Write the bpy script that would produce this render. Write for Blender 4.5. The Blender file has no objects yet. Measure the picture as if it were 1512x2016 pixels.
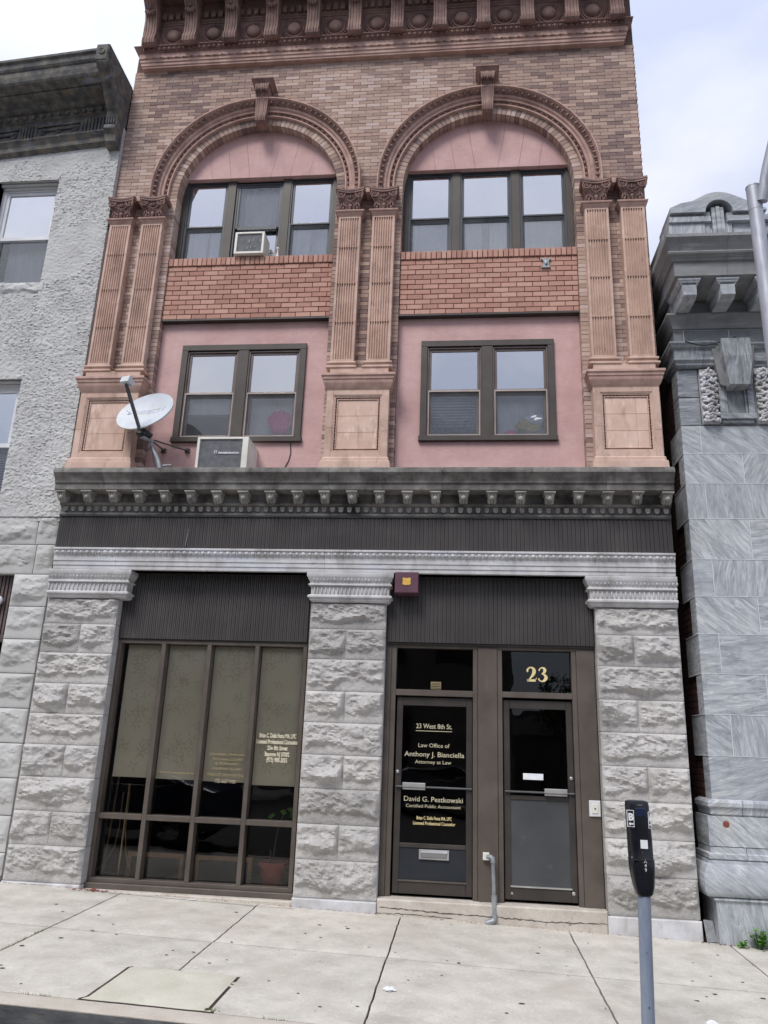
import bpy, math, random
import numpy as np
from mathutils import Vector, Matrix
random.seed(7); rng = np.random.RandomState(7)
PI = math.pi
sc = bpy.context.scene
col = sc.collection
# ------------------------------------------------------------------ camera
CAMZ = 1.565
cam_d = bpy.data.cameras.new('camera'); cam = bpy.data.objects.new('camera', cam_d); col.objects.link(cam)
cam_d.sensor_fit = 'HORIZONTAL'; cam_d.sensor_width = 36.0; cam_d.lens = 36.0 * 1514 / 1512
cam_d.clip_end = 500; cam_d.clip_start = 0.05
Rv = Vector((0.99451696, 0.09851517, 0.03508234)); Uv = Vector((-0.00485351, -0.29163037, 0.95651878)); Fv = Vector((-0.10446269, 0.95144442, 0.28955321))
m3 = Matrix((Rv, Uv, -Fv)).transposed()
cam.matrix_world = Matrix.Translation((0, 0, CAMZ)) @ m3.to_4x4()
sc.camera = cam
# ------------------------------------------------------------------ world, sun, exposure
world = bpy.data.worlds.new('World'); sc.world = world; world.use_nodes = True
wt = world.node_tree; wt.nodes.clear()
SUN_EL, SUN_AZ = math.radians(52), math.radians(205)      # azimuth clockwise from +Y
wo = wt.nodes.new('ShaderNodeOutputWorld'); bg1 = wt.nodes.new('ShaderNodeBackground'); bg2 = wt.nodes.new('ShaderNodeBackground')
sky = wt.nodes.new('ShaderNodeTexSky'); sky.sky_type = 'NISHITA'; sky.sun_disc = False
sky.sun_elevation = SUN_EL; sky.sun_rotation = SUN_AZ
bg1.inputs[1].default_value = 0.11
wt.links.new(sky.outputs[0], bg1.inputs[0])
tc = wt.nodes.new('ShaderNodeTexCoord'); mp = wt.nodes.new('ShaderNodeMapping'); mp.inputs['Scale'].default_value = (1.0, 1.0, 2.0)
mp.inputs['Location'].default_value = (0.35, 0.2, 0.0)
ns = wt.nodes.new('ShaderNodeTexNoise'); ns.inputs['Scale'].default_value = 2.1; ns.inputs['Detail'].default_value = 8; ns.inputs['Roughness'].default_value = 0.52
wt.links.new(tc.outputs['Generated'], mp.inputs[0]); wt.links.new(mp.outputs[0], ns.inputs['Vector'])
cr = wt.nodes.new('ShaderNodeValToRGB'); cr.color_ramp.elements[0].position = 0.43; cr.color_ramp.elements[1].position = 0.69
cr.color_ramp.elements[0].color = (0.385, 0.42, 0.54, 1); cr.color_ramp.elements[1].color = (0.60, 0.612, 0.66, 1)
wt.links.new(ns.outputs[0], cr.inputs[0]); wt.links.new(cr.outputs[0], bg2.inputs[0])
# overcast sky: luminance rises from the horizon to the zenith as (1 + 2 sin h) / 3
sx = wt.nodes.new('ShaderNodeSeparateXYZ'); wt.links.new(tc.outputs['Generated'], sx.inputs[0])
mr = wt.nodes.new('ShaderNodeMapRange'); mr.inputs[1].default_value = 0.0; mr.inputs[2].default_value = 1.0; mr.inputs[3].default_value = 0.50; mr.inputs[4].default_value = 1.42
wt.links.new(sx.outputs[2], mr.inputs[0]); wt.links.new(mr.outputs[0], bg2.inputs[1])
mxw = wt.nodes.new('ShaderNodeMixShader'); mxw.inputs[0].default_value = 0.88
wt.links.new(bg1.outputs[0], mxw.inputs[1]); wt.links.new(bg2.outputs[0], mxw.inputs[2]); wt.links.new(mxw.outputs[0], wo.inputs[0])
sund = bpy.data.lights.new('sun', 'SUN'); sund.energy = 1.5; sund.angle = math.radians(22); sund.color = (1.0, 0.96, 0.9)
suno = bpy.data.objects.new('sun', sund); col.objects.link(suno)
sd = Vector((math.sin(SUN_AZ) * math.cos(SUN_EL), math.cos(SUN_AZ) * math.cos(SUN_EL), math.sin(SUN_EL)))
suno.rotation_euler = sd.to_track_quat('Z', 'Y').to_euler(); suno.location = (0, -5, 15)
sc.view_settings.view_transform = 'Standard'; sc.view_settings.look = 'None'; sc.view_settings.exposure = 0.76; sc.view_settings.gamma = 1.0
sc.view_settings.use_curve_mapping = False
sc.render.engine = 'CYCLES'; sc.cycles.max_bounces = 8; sc.cycles.transparent_max_bounces = 12

# ------------------------------------------------------------------ material helpers
def S(r, g, b):
    f = lambda c: (c / 255 / 12.92) if c / 255 <= 0.04045 else ((c / 255 + 0.055) / 1.055) ** 2.4
    return (f(r), f(g), f(b), 1)
def newmat(name):
    m = bpy.data.materials.new(name); m.use_nodes = True; nt = m.node_tree; nt.nodes.clear()
    out = nt.nodes.new('ShaderNodeOutputMaterial'); p = nt.nodes.new('ShaderNodeBsdfPrincipled')
    nt.links.new(p.outputs[0], out.inputs[0]); return m, nt, p, out
def noise(nt, vec, scale, detail=5, rough=0.55, dist=0.0, stretch=None, rot=None):
    n = nt.nodes.new('ShaderNodeTexNoise'); n.inputs['Scale'].default_value = scale; n.inputs['Detail'].default_value = detail
    n.inputs['Roughness'].default_value = rough; n.inputs['Distortion'].default_value = dist
    if stretch:
        mp = nt.nodes.new('ShaderNodeMapping'); mp.inputs['Scale'].default_value = stretch
        if rot: mp.inputs['Rotation'].default_value = rot
        nt.links.new(vec, mp.inputs[0]); vec = mp.outputs[0]
    nt.links.new(vec, n.inputs['Vector']); return n.outputs[0]
def ramp(nt, fac, stops):
    r = nt.nodes.new('ShaderNodeValToRGB'); e = r.color_ramp.elements
    while len(e) < len(stops): e.new(0.5)
    for k, (p, c) in enumerate(stops): e[k].position = p; e[k].color = c if len(c) == 4 else (*c, 1)
    nt.links.new(fac, r.inputs[0]); return r.outputs[0]
def mix(nt, fac, a, b, mode='MIX'):
    m = nt.nodes.new('ShaderNodeMix'); m.data_type = 'RGBA'; m.blend_type = mode; m.clamp_factor = True
    if isinstance(fac, (int, float)): m.inputs[0].default_value = fac
    else: nt.links.new(fac, m.inputs[0])
    for s, v in ((m.inputs[6], a), (m.inputs[7], b)):
        if isinstance(v, tuple): s.default_value = v
        else: nt.links.new(v, s)
    return m.outputs[2]
def mathn(nt, op, a, b=None):
    m = nt.nodes.new('ShaderNodeMath'); m.operation = op
    for s, v in ((m.inputs[0], a), (m.inputs[1], b)):
        if v is None: continue
        if isinstance(v, (int, float)): s.default_value = v
        else: nt.links.new(v, s)
    return m.outputs[0]
def maprange(nt, v, a, b, c=0.0, d=1.0):
    m = nt.nodes.new('ShaderNodeMapRange'); m.inputs[1].default_value = a; m.inputs[2].default_value = b
    m.inputs[3].default_value = c; m.inputs[4].default_value = d; nt.links.new(v, m.inputs[0]); return m.outputs[0]
def bump(nt, p, h, strength, dist=0.01, prev=None):
    b = nt.nodes.new('ShaderNodeBump'); b.inputs['Strength'].default_value = strength; b.inputs['Distance'].default_value = dist
    nt.links.new(h, b.inputs['Height'])
    if prev is not None: nt.links.new(prev, b.inputs['Normal'])
    nt.links.new(b.outputs[0], p.inputs['Normal']); return b.outputs[0]
def surf(name, stops, scale=6, rough=0.85, detail=6, tint=None, tint_amt=0.6, bumps=(), stains=(), stretch=None, speck=None, spec=0.3, metal=0.0, roughvar=0.0):
    """stops: list of (pos, colour) over a noise; tint: 'rand' or 'attr' gives each piece its own tone from list tint stops"""
    m, nt, p, out = newmat(name)
    geo = nt.nodes.new('ShaderNodeNewGeometry'); pos = geo.outputs['Position']
    n1 = noise(nt, pos, scale, detail, stretch=stretch)
    c = ramp(nt, n1, stops)
    if tint:
        kind, tstops = tint
        if kind == 'rand':
            oi = nt.nodes.new('ShaderNodeObjectInfo'); f = oi.outputs['Random']
        else:
            at = nt.nodes.new('ShaderNodeAttribute'); at.attribute_name = 'tint'; f = at.outputs['Fac']
        c2 = ramp(nt, f, tstops); c = mix(nt, tint_amt, c, c2)
    if speck:
        sc_, colr, lo, hi, amt = speck
        sn = noise(nt, pos, sc_, 3, 0.7); f = maprange(nt, sn, lo, hi, 0, amt); c = mix(nt, f, c, colr)
    for (ssc, colr, lo, hi, amt, st) in stains:
        sn = noise(nt, pos, ssc, 6, 0.62, stretch=st); f = maprange(nt, sn, lo, hi, 0, amt); c = mix(nt, f, c, colr)
    nt.links.new(c, p.inputs['Base Color'])
    p.inputs['Roughness'].default_value = rough; p.inputs['Specular IOR Level'].default_value = spec; p.inputs['Metallic'].default_value = metal
    if roughvar:
        rn = noise(nt, pos, scale * 2.3, 5); nt.links.new(maprange(nt, rn, 0.3, 0.7, rough - roughvar, rough + roughvar), p.inputs['Roughness'])
    prev = None
    for (bs, st, dist, stt) in bumps:
        h = noise(nt, pos, bs, 7, 0.62, stretch=stt); prev = bump(nt, p, h, st, dist, prev)
    return m

M = {}
BR = [(0.0, S(116, 98, 98)), (0.12, S(135, 115, 112)), (0.28, S(157, 134, 126)), (0.45, S(170, 144, 133)), (0.6, S(182, 156, 144)), (0.75, S(190, 167, 154)), (0.9, S(205, 182, 169)), (1.0, S(203, 183, 177))]
M['brick'] = surf('tan_brick', [(0.25, S(149, 125, 115)), (0.5, S(173, 149, 134)), (0.75, S(191, 167, 152))], 30, 0.9, tint=('attr', BR), tint_amt=0.8,
                  speck=(160, S(108, 91, 84), 0.56, 0.72, 0.55), stains=[(1.1, S(116, 102, 101), 0.5, 0.75, 0.45, (1, 1, 0.5)), (3.2, S(207, 190, 180), 0.58, 0.78, 0.3, None)], bumps=[(90, 0.5, 0.004, None)])
RB = [(0.0, S(151, 119, 111)), (0.3, S(168, 134, 122)), (0.6, S(184, 149, 136)), (0.85, S(195, 163, 149)), (1.0, S(179, 148, 132))]
M['redbrick'] = surf('red_brick', [(0.25, S(184, 126, 110)), (0.5, S(205, 144, 124)), (0.75, S(218, 160, 140))], 25, 0.85, tint=('rand', RB), tint_amt=0.7,
                  speck=(140, S(151, 108, 95), 0.58, 0.74, 0.4), stains=[(1.6, S(161, 118, 105), 0.52, 0.78, 0.4, (1, 1, 0.5))], bumps=[(80, 0.45, 0.004, None)])
M['mortar'] = surf('brick_mortar', [(0.3, S(92, 72, 68)), (0.7, S(120, 96, 88))], 40, 0.95, bumps=[(150, 0.5, 0.003, None)])
M['redmortar'] = surf('red_mortar', [(0.3, S(84, 54, 52)), (0.7, S(110, 72, 66))], 40, 0.95)
M['terra_light'] = surf('terracotta_light', [(0.2, S(176, 148, 134)), (0.5, S(201, 172, 157)), (0.8, S(222, 195, 181))], 5, 0.8, tint=('rand', [(0, S(184, 154, 139)), (1, S(216, 188, 173))]), tint_amt=0.3,
                  stains=[(2.5, S(142, 118, 108), 0.52, 0.74, 0.65, (1.6, 1, 0.35)), (7, S(230, 207, 195), 0.55, 0.75, 0.5, None), (14, S(123, 101, 95), 0.6, 0.72, 0.5, (1, 1, 0.4))], bumps=[(60, 0.3, 0.004, None)])
M['terra_face'] = surf('terracotta_panel', [(0.2, S(186, 156, 142)), (0.5, S(214, 184, 168)), (0.8, S(233, 209, 193))], 4, 0.8, tint=('rand', [(0, S(200, 166, 150)), (1, S(225, 196, 182))]), tint_amt=0.4,
                  stains=[(5, S(152, 125, 115), 0.54, 0.72, 0.6, (1.5, 1, 0.5)), (9, S(243, 224, 213), 0.55, 0.72, 0.6, (1.6, 1, 0.5))], bumps=[(50, 0.3, 0.004, None)])
M['terra_dark'] = surf('terracotta_dark', [(0.2, S(113, 89, 85)), (0.5, S(140, 113, 106)), (0.8, S(166, 137, 125))], 6, 0.78,
                  stains=[(3, S(81, 66, 67), 0.5, 0.72, 0.6, (1.4, 1, 0.4)), (9, S(178, 153, 141), 0.58, 0.76, 0.4, None)], bumps=[(60, 0.35, 0.004, None)])
M['terra_mid'] = surf('terracotta_mid', [(0.2, S(156, 126, 117)), (0.5, S(184, 152, 141)), (0.8, S(205, 176, 163))], 6, 0.8,
                  stains=[(3, S(115, 92, 85), 0.52, 0.74, 0.55, (1.2, 1, 0.4)), (9, S(216, 190, 176), 0.58, 0.76, 0.4, None)], bumps=[(60, 0.3, 0.004, None)])
M['granite'] = surf('rock_faced_granite', [(0.2, S(161, 159, 157)), (0.5, S(191, 189, 187)), (0.8, S(217, 215, 213))], 5, 0.9, tint=('rand', [(0, S(158, 155, 151)), (0.3, S(190, 187, 184)), (0.6, S(206, 202, 200)), (1, S(212, 208, 203))]), tint_amt=0.55,
                  speck=(120, S(115, 113, 113), 0.55, 0.7, 0.6), stains=[(1.1, S(130, 128, 126), 0.54, 0.74, 0.5, (1, 1, 0.5)), (7, S(134, 131, 129), 0.56, 0.7, 0.45, None), (2.2, S(151, 147, 143), 0.5, 0.75, 0.45, None), (30, S(233, 231, 231), 0.6, 0.72, 0.6, (1, 1, 1))], bumps=[(18, 0.8, 0.03, None), (70, 0.9, 0.01, None)])
M['stone_clean'] = surf('weathered_limestone', [(0.2, S(166, 164, 162)), (0.5, S(196, 195, 196)), (0.8, S(220, 219, 221))], 4, 0.85,
                  speck=(110, S(120, 118, 116), 0.58, 0.74, 0.4), stains=[(2.2, S(104, 98, 94), 0.55, 0.76, 0.6, (2.0, 1, 0.8)), (10, S(118, 112, 106), 0.58, 0.75, 0.45, (1, 1, 1.5)), (1.3, S(218, 224, 238), 0.5, 0.7, 0.5, (1, 1, 3))], bumps=[(40, 0.4, 0.006, None), (130, 0.4, 0.003, None)])
M['stone_cap'] = surf('grimy_limestone', [(0.2, S(166, 164, 162)), (0.5, S(196, 195, 196)), (0.8, S(220, 219, 221))], 4, 0.85,
                  speck=(110, S(120, 118, 116), 0.58, 0.74, 0.4), stains=[(2.2, S(104, 98, 94), 0.55, 0.76, 0.75, (1.4, 1, 0.8)), (10, S(118, 112, 106), 0.58, 0.75, 0.45, (1, 1, 1.5)), (1.3, S(206, 204, 200), 0.5, 0.7, 0.5, (1, 1, 3))], bumps=[(40, 0.4, 0.006, None), (130, 0.4, 0.003, None)])
M['stone_dark'] = surf('sooted_limestone', [(0.2, S(96, 92, 88)), (0.5, S(128, 125, 121)), (0.8, S(160, 158, 154))], 5, 0.88,
                  speck=(110, S(84, 82, 78), 0.56, 0.74, 0.5), stains=[(1.0, S(44, 42, 41), 0.48, 0.66, 0.85, (1.0, 1, 1.2)), (6, S(58, 54, 52), 0.52, 0.72, 0.6, (1.6, 1, 0.8)), (3, S(172, 174, 176), 0.58, 0.75, 0.5, (0.7, 1, 2))], bumps=[(40, 0.5, 0.006, None), (130, 0.4, 0.003, None)])
M['pink'] = surf('pink_stucco', [(0.2, S(190, 155, 152)), (0.5, S(204, 169, 166)), (0.8, S(214, 181, 177))], 2.5, 0.92,
                  speck=(200, S(182, 147, 144), 0.55, 0.72, 0.4), stains=[(1.7, S(187, 146, 143), 0.46, 0.66, 0.45, (1, 1, 0.35)), (2.6, S(227, 190, 185), 0.55, 0.75, 0.4, None), (16, S(175, 132, 127), 0.63, 0.76, 0.5, (1, 1, 0.1)), (0.9, S(176, 143, 139), 0.55, 0.8, 0.4, (1, 1, 0.6)), (8, S(168, 136, 130), 0.64, 0.8, 0.4, (1, 1, 0.3))], bumps=[(130, 0.6, 0.004, None), (14, 0.5, 0.012, None), (3, 0.4, 0.03, None)])
M['bronze'] = surf('bronze_metal', [(0.2, S(76, 68, 62)), (0.5, S(90, 82, 75)), (0.8, S(104, 95, 88))], 3, 0.42, spec=0.5, stains=[(4, S(112, 104, 98), 0.56, 0.76, 0.4, (1.5, 1, 0.4))], roughvar=0.1, bumps=[(180, 0.1, 0.001, None)])
M['bronze_dark'] = surf('dark_bronze_metal', [(0.2, S(50, 46, 44)), (0.5, S(60, 55, 52)), (0.8, S(72, 66, 62))], 3, 0.4, spec=0.5, roughvar=0.1)
M['ribbed'] = surf('ribbed_brown_metal', [(0.2, S(56, 53, 53)), (0.5, S(66, 62, 62)), (0.8, S(78, 74, 73))], 2, 0.55, spec=0.4, stains=[(5, S(94, 90, 90), 0.6, 0.78, 0.4, (2, 1, 0.2)), (1.2, S(48, 45, 46), 0.5, 0.7, 0.5, None)], roughvar=0.1)
M['olive_trim'] = surf('dark_olive_trim', [(0.2, S(58, 52, 47)), (0.5, S(72, 66, 61)), (0.8, S(84, 78, 73))], 3, 0.5, spec=0.4, stains=[(6, S(54, 48, 44), 0.56, 0.76, 0.4, (1.5, 1, 0.4))])
M['blue_trim'] = surf('grey_olive_trim', [(0.2, S(54, 60, 68)), (0.5, S(70, 74, 80)), (0.8, S(84, 86, 90))], 3, 0.45, spec=0.4)
M['sash'] = surf('brown_sash', [(0.3, S(90, 76, 74)), (0.7, S(110, 96, 92))], 4, 0.4, spec=0.5)
M['sash_light'] = surf('taupe_sash', [(0.3, S(164, 150, 142)), (0.7, S(184, 170, 162))], 4, 0.45, spec=0.5, stains=[(8, S(120, 110, 104), 0.58, 0.75, 0.4, None)])
M['white'] = surf('white_vinyl', [(0.3, S(206, 208, 212)), (0.7, S(228, 229, 232))], 3, 0.45, spec=0.4, stains=[(6, S(170, 168, 164), 0.6, 0.8, 0.4, (1.5, 1, 0.4))])
M['acwhite'] = surf('ivory_enamel', [(0.3, S(212, 210, 200)), (0.7, S(232, 230, 222))], 3, 0.45, spec=0.4, stains=[(7, S(176, 170, 156), 0.6, 0.78, 0.4, (1.5, 1, 0.5))])
M['stone_mid'] = surf('sooted_block', [(0.2, S(120, 117, 113)), (0.5, S(156, 153, 149)), (0.8, S(190, 188, 184))], 9, 0.88, speck=(110, S(84, 82, 78), 0.56, 0.74, 0.5), stains=[(5, S(74, 70, 66), 0.54, 0.72, 0.6, None)], bumps=[(40, 0.5, 0.006, None)])
M['black'] = surf('black_plastic', [(0.3, S(22, 23, 27)), (0.7, S(34, 35, 40))], 3, 0.35, spec=0.5)
M['meterblack'] = surf('meter_housing', [(0.3, S(14, 16, 22)), (0.7, S(24, 27, 36))], 3, 0.28, spec=0.6, roughvar=0.08)
M['darkgrey'] = surf('grey_grille', [(0.3, S(128, 130, 134)), (0.7, S(156, 158, 162))], 20, 0.55)
M['galv'] = surf('galvanised_steel', [(0.2, S(126, 132, 136)), (0.5, S(150, 156, 160)), (0.8, S(172, 178, 182))], 14, 0.45, metal=0.35, spec=0.5, stains=[(5, S(104, 106, 108), 0.56, 0.72, 0.5, None)], bumps=[(60, 0.2, 0.003, None)])
M['aluminium'] = surf('aluminium_pole', [(0.2, S(146, 148, 158)), (0.5, S(170, 172, 182)), (0.8, S(188, 190, 198))], 5, 0.5, metal=0.3, spec=0.5, stretch=(4, 4, 0.6), stains=[(6, S(112, 112, 124), 0.54, 0.72, 0.5, (3, 3, 0.6))], bumps=[(60, 0.2, 0.003, None)])
M['steel'] = surf('brushed_steel', [(0.3, S(176, 176, 174)), (0.7, S(206, 206, 204))], 6, 0.35, metal=0.6, spec=0.5)
M['polepaint'] = surf('blue_grey_pole', [(0.2, S(116, 126, 143)), (0.5, S(130, 140, 157)), (0.8, S(145, 156, 171))], 6, 0.5, spec=0.4, stretch=(3, 3, 0.7), stains=[(22, S(75, 80, 89), 0.64, 0.72, 0.7, None)])
M['concrete'] = surf('sidewalk_concrete', [(0.25, S(174, 169, 158)), (0.5, S(200, 195, 184)), (0.75, S(220, 215, 204))], 3.4, 0.92, tint=('rand', [(0, S(188, 185, 176)), (0.5, S(204, 201, 192)), (1, S(210, 202, 192))]), tint_amt=0.22,
                  speck=(120, S(150, 146, 138), 0.54, 0.72, 0.55), stains=[(3.5, S(172, 167, 157), 0.52, 0.75, 0.5, None), (28, S(230, 226, 216), 0.56, 0.7, 0.6, None), (45, S(164, 158, 148), 0.58, 0.7, 0.6, None), (0.8, S(182, 174, 162), 0.5, 0.7, 0.5, None), (2.2, S(154, 148, 138), 0.6, 0.74, 0.45, None), (9, S(160, 154, 144), 0.62, 0.74, 0.5, None)], bumps=[(110, 0.5, 0.004, None), (12, 0.2, 0.01, None)])
M['patch'] = surf('patch_concrete', [(0.15, S(184, 180, 164)), (0.5, S(202, 199, 184)), (0.85, S(216, 214, 200))], 3, 0.92, speck=(100, S(160, 156, 142), 0.54, 0.72, 0.5), stains=[(8, S(186, 178, 150), 0.58, 0.75, 0.4, None)], bumps=[(90, 0.6, 0.005, None), (25, 0.4, 0.01, None)])
M['kerb'] = surf('kerb_concrete', [(0.15, S(176, 166, 154)), (0.5, S(196, 188, 176)), (0.85, S(210, 204, 194))], 4, 0.92, speck=(90, S(140, 132, 122), 0.54, 0.72, 0.6), bumps=[(80, 0.6, 0.006, None)])
M['kerbface'] = surf('scuffed_kerb_face', [(0.2, S(62, 63, 65)), (0.5, S(84, 85, 87)), (0.8, S(110, 110, 110))], 8, 0.9, stretch=(0.6, 1, 2), bumps=[(60, 0.5, 0.008, None)])
M['sillstone'] = surf('door_step_stone', [(0.2, S(167, 157, 147)), (0.5, S(193, 185, 175)), (0.8, S(214, 207, 198))], 5, 0.9, speck=(70, S(120, 109, 101), 0.6, 0.72, 0.7), stains=[(14, S(72, 67, 62), 0.66, 0.72, 0.8, None), (3, S(161, 151, 140), 0.52, 0.74, 0.5, None)], bumps=[(60, 0.4, 0.006, None)])
M['asphalt'] = surf('asphalt', [(0.2, S(58, 57, 57)), (0.5, S(72, 71, 70)), (0.8, S(88, 86, 84))], 5, 0.92, speck=(150, S(120, 118, 116), 0.56, 0.7, 0.5), stains=[(1.2, S(96, 90, 82), 0.52, 0.75, 0.4, None)], bumps=[(140, 0.8, 0.006, None)])
M['dirt'] = surf('joint_dirt', [(0.3, S(46, 40, 36)), (0.7, S(84, 72, 64))], 30, 0.98, bumps=[(90, 0.8, 0.01, None)])
M['stuccogrey'] = surf('grey_stucco', [(0.2, S(176, 176, 175)), (0.5, S(194, 194, 193)), (0.8, S(208, 208, 207))], 3, 0.93, stains=[(1.4, S(170, 168, 166), 0.5, 0.75, 0.4, None)], bumps=[(60, 0.4, 0.006, None)])
M['stuccostone'] = surf('moulded_stone_stucco', [(0.2, S(168, 168, 166)), (0.5, S(188, 188, 186)), (0.8, S(208, 208, 207))], 4, 0.93, tint=('rand', [(0, S(178, 177, 174)), (1, S(198, 198, 197))]), tint_amt=0.4,
                  stains=[(3, S(158, 154, 150), 0.52, 0.75, 0.4, None)], bumps=[(50, 0.5, 0.008, None)])
M['tarwood'] = surf('peeling_dark_paint', [(0.2, S(66, 67, 69)), (0.42, S(90, 90, 91)), (0.58, S(112, 109, 103)), (0.8, S(144, 137, 123))], 9, 0.8, stains=[(6, S(136, 117, 97), 0.58, 0.68, 0.7, (0.7, 1, 1.6)), (4, S(154, 163, 181), 0.6, 0.7, 0.55, (0.5, 1, 2))], bumps=[(50, 0.6, 0.01, None)])
M['sidebrick'] = surf('shade_darkened_brick', [(0.3, S(54, 34, 34)), (0.7, S(76, 48, 46))], 20, 0.9, tint=('rand', [(0, S(50, 30, 30)), (1, S(80, 50, 46))]), tint_amt=0.5, bumps=[(80, 0.5, 0.004, None)])  # red brick with the deep shade of the gap put into its colour
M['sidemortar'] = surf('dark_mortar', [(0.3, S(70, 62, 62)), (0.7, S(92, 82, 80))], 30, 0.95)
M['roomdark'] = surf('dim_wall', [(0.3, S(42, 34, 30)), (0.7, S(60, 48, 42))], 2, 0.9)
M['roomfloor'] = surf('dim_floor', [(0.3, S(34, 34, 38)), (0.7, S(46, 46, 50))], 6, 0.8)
M['curtain'] = surf('white_curtain', [(0.3, S(236, 238, 242)), (0.7, S(246, 247, 250))], 3, 0.9)
M['wood'] = surf('oak_frame', [(0.3, S(142, 108, 78)), (0.7, S(178, 142, 106))], 12, 0.6, stretch=(1, 1, 6))
M['navy'] = surf('navy_panel', [(0.3, S(34, 38, 44)), (0.7, S(47, 51, 58))], 2, 0.45, spec=0.4, stains=[(18, S(74, 78, 84), 0.66, 0.74, 0.5, (2, 1, 1))])
M['slate'] = surf('scuffed_grey_panel', [(0.3, S(64, 66, 68)), (0.7, S(78, 80, 82))], 2, 0.4, spec=0.45, stains=[(7, S(98, 100, 102), 0.6, 0.75, 0.5, None), (30, S(150, 150, 150), 0.72, 0.76, 0.6, (2, 1, 0.5))])
M['clay'] = surf('clay_pot', [(0.3, S(150, 74, 66)), (0.7, S(176, 92, 80))], 6, 0.6)
M['brass'] = surf('brass_rod', [(0.3, S(178, 152, 110)), (0.7, S(206, 182, 140))], 6, 0.35, metal=0.6)
M['gold'] = surf('gold_leaf_lettering', [(0.3, S(226, 206, 148)), (0.7, S(240, 224, 172))], 20, 0.45)
M['cream'] = surf('cream_lettering', [(0.3, S(186, 178, 152)), (0.7, S(206, 198, 172))], 20, 0.5)
M['creambright'] = surf('bright_lettering', [(0.3, S(226, 218, 192)), (0.7, S(240, 234, 210))], 20, 0.5)
M['fadedgold'] = surf('faded_lettering', [(0.3, S(150, 136, 104)), (0.7, S(170, 156, 122))], 20, 0.6)
M['blind'] = surf('olive_roller_blind', [(0.2, S(236, 227, 202)), (0.5, S(242, 234, 210)), (0.8, S(248, 240, 218))], 2, 0.9, bumps=[(220, 0.3, 0.001, None)])
M['blindleaf'] = surf('blind_leaf_print', [(0.3, S(222, 211, 184)), (0.7, S(231, 221, 195))], 8, 0.9)
M['pinkcloth'] = surf('hot_pink_cloth', [(0.3, S(250, 90, 170)), (0.7, S(255, 150, 205))], 14, 0.7)
M['yellowcloth'] = surf('mustard_cloth', [(0.3, S(214, 192, 90)), (0.7, S(244, 228, 150))], 14, 0.8)
M['maroon'] = surf('maroon_box', [(0.3, S(84, 56, 68)), (0.7, S(102, 70, 82))], 5, 0.4, spec=0.5)
M['amber'] = surf('amber_label', [(0.3, S(206, 160, 70)), (0.7, S(226, 184, 100))], 20, 0.5)
M['mossy'] = surf('dull_moss', [(0.3, S(78, 92, 52)), (0.7, S(108, 120, 72))], 10, 0.9)
M['coil'] = surf('coil_grey', [(0.3, S(46, 50, 58)), (0.7, S(62, 66, 74))], 20, 0.6)
M['leaf'] = surf('green_leaf', [(0.3, S(76, 132, 40)), (0.7, S(116, 172, 62))], 10, 0.6, tint=('rand', [(0, S(84, 140, 44)), (1, S(112, 166, 60))]), tint_amt=0.3)
M['leafdark'] = surf('tree_leaf', [(0.3, S(44, 74, 34)), (0.7, S(70, 104, 48))], 1.2, 0.7)
M['bark'] = surf('bark', [(0.3, S(78, 68, 58)), (0.7, S(110, 98, 86))], 8, 0.9)
M['paper'] = surf('crumpled_paper', [(0.3, S(220, 222, 228)), (0.7, S(244, 245, 248))], 14, 0.8)
M['carblue'] = surf('car_paint', [(0.3, S(24, 34, 58)), (0.7, S(30, 42, 70))], 1, 0.2, spec=0.6)
M['cargrey'] = surf('car_paint_silver', [(0.3, S(84, 88, 94)), (0.7, S(100, 104, 110))], 1, 0.25, spec=0.6, metal=0.4)
M['chrome'] = surf('chrome', [(0.3, S(226, 226, 228)), (0.7, S(244, 244, 246))], 2, 0.15, metal=0.9)
M['rubber'] = surf('rubber', [(0.3, S(26, 26, 27)), (0.7, S(38, 38, 39))], 8, 0.85)
M['oppwall'] = surf('opposite_wall', [(0.3, S(96, 88, 84)), (0.7, S(118, 110, 104))], 1, 0.9)
M['oppwall2'] = surf('opposite_pale_wall', [(0.3, S(150, 146, 140)), (0.7, S(172, 168, 160))], 1, 0.9)
M['dish'] = surf('dish_grey_enamel', [(0.2, S(186, 192, 200)), (0.5, S(204, 210, 218)), (0.8, S(216, 220, 226))], 4, 0.5, spec=0.4, stains=[(5, S(206, 198, 168), 0.54, 0.72, 0.7, (1, 1, 3)), (14, S(150, 152, 156), 0.64, 0.76, 0.4, None)])
M['dishprint'] = surf('dish_pale_print', [(0.3, S(228, 232, 238)), (0.7, S(240, 243, 246))], 10, 0.6)
M['rust'] = surf('rust_red', [(0.3, S(112, 62, 56)), (0.7, S(138, 80, 70))], 30, 0.9)
M['mortarwhite'] = surf('white_pointing', [(0.3, S(196, 198, 204)), (0.7, S(224, 226, 232))], 12, 0.9, bumps=[(120, 0.5, 0.004, None)])
M['gum'] = surf('gum_black', [(0.3, S(70, 66, 62)), (0.7, S(96, 92, 86))], 30, 0.9)
M['bluevinyl'] = surf('blue_vinyl', [(0.3, S(60, 70, 110)), (0.7, S(72, 84, 124))], 5, 0.5)
M['whitetext'] = surf('white_print', [(0.3, S(226, 228, 230)), (0.7, S(240, 241, 243))], 5, 0.5)
M['leadgrey'] = surf('dark_grey_metal', [(0.3, S(62, 64, 66)), (0.7, S(84, 86, 88))], 5, 0.5, spec=0.5)

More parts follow.
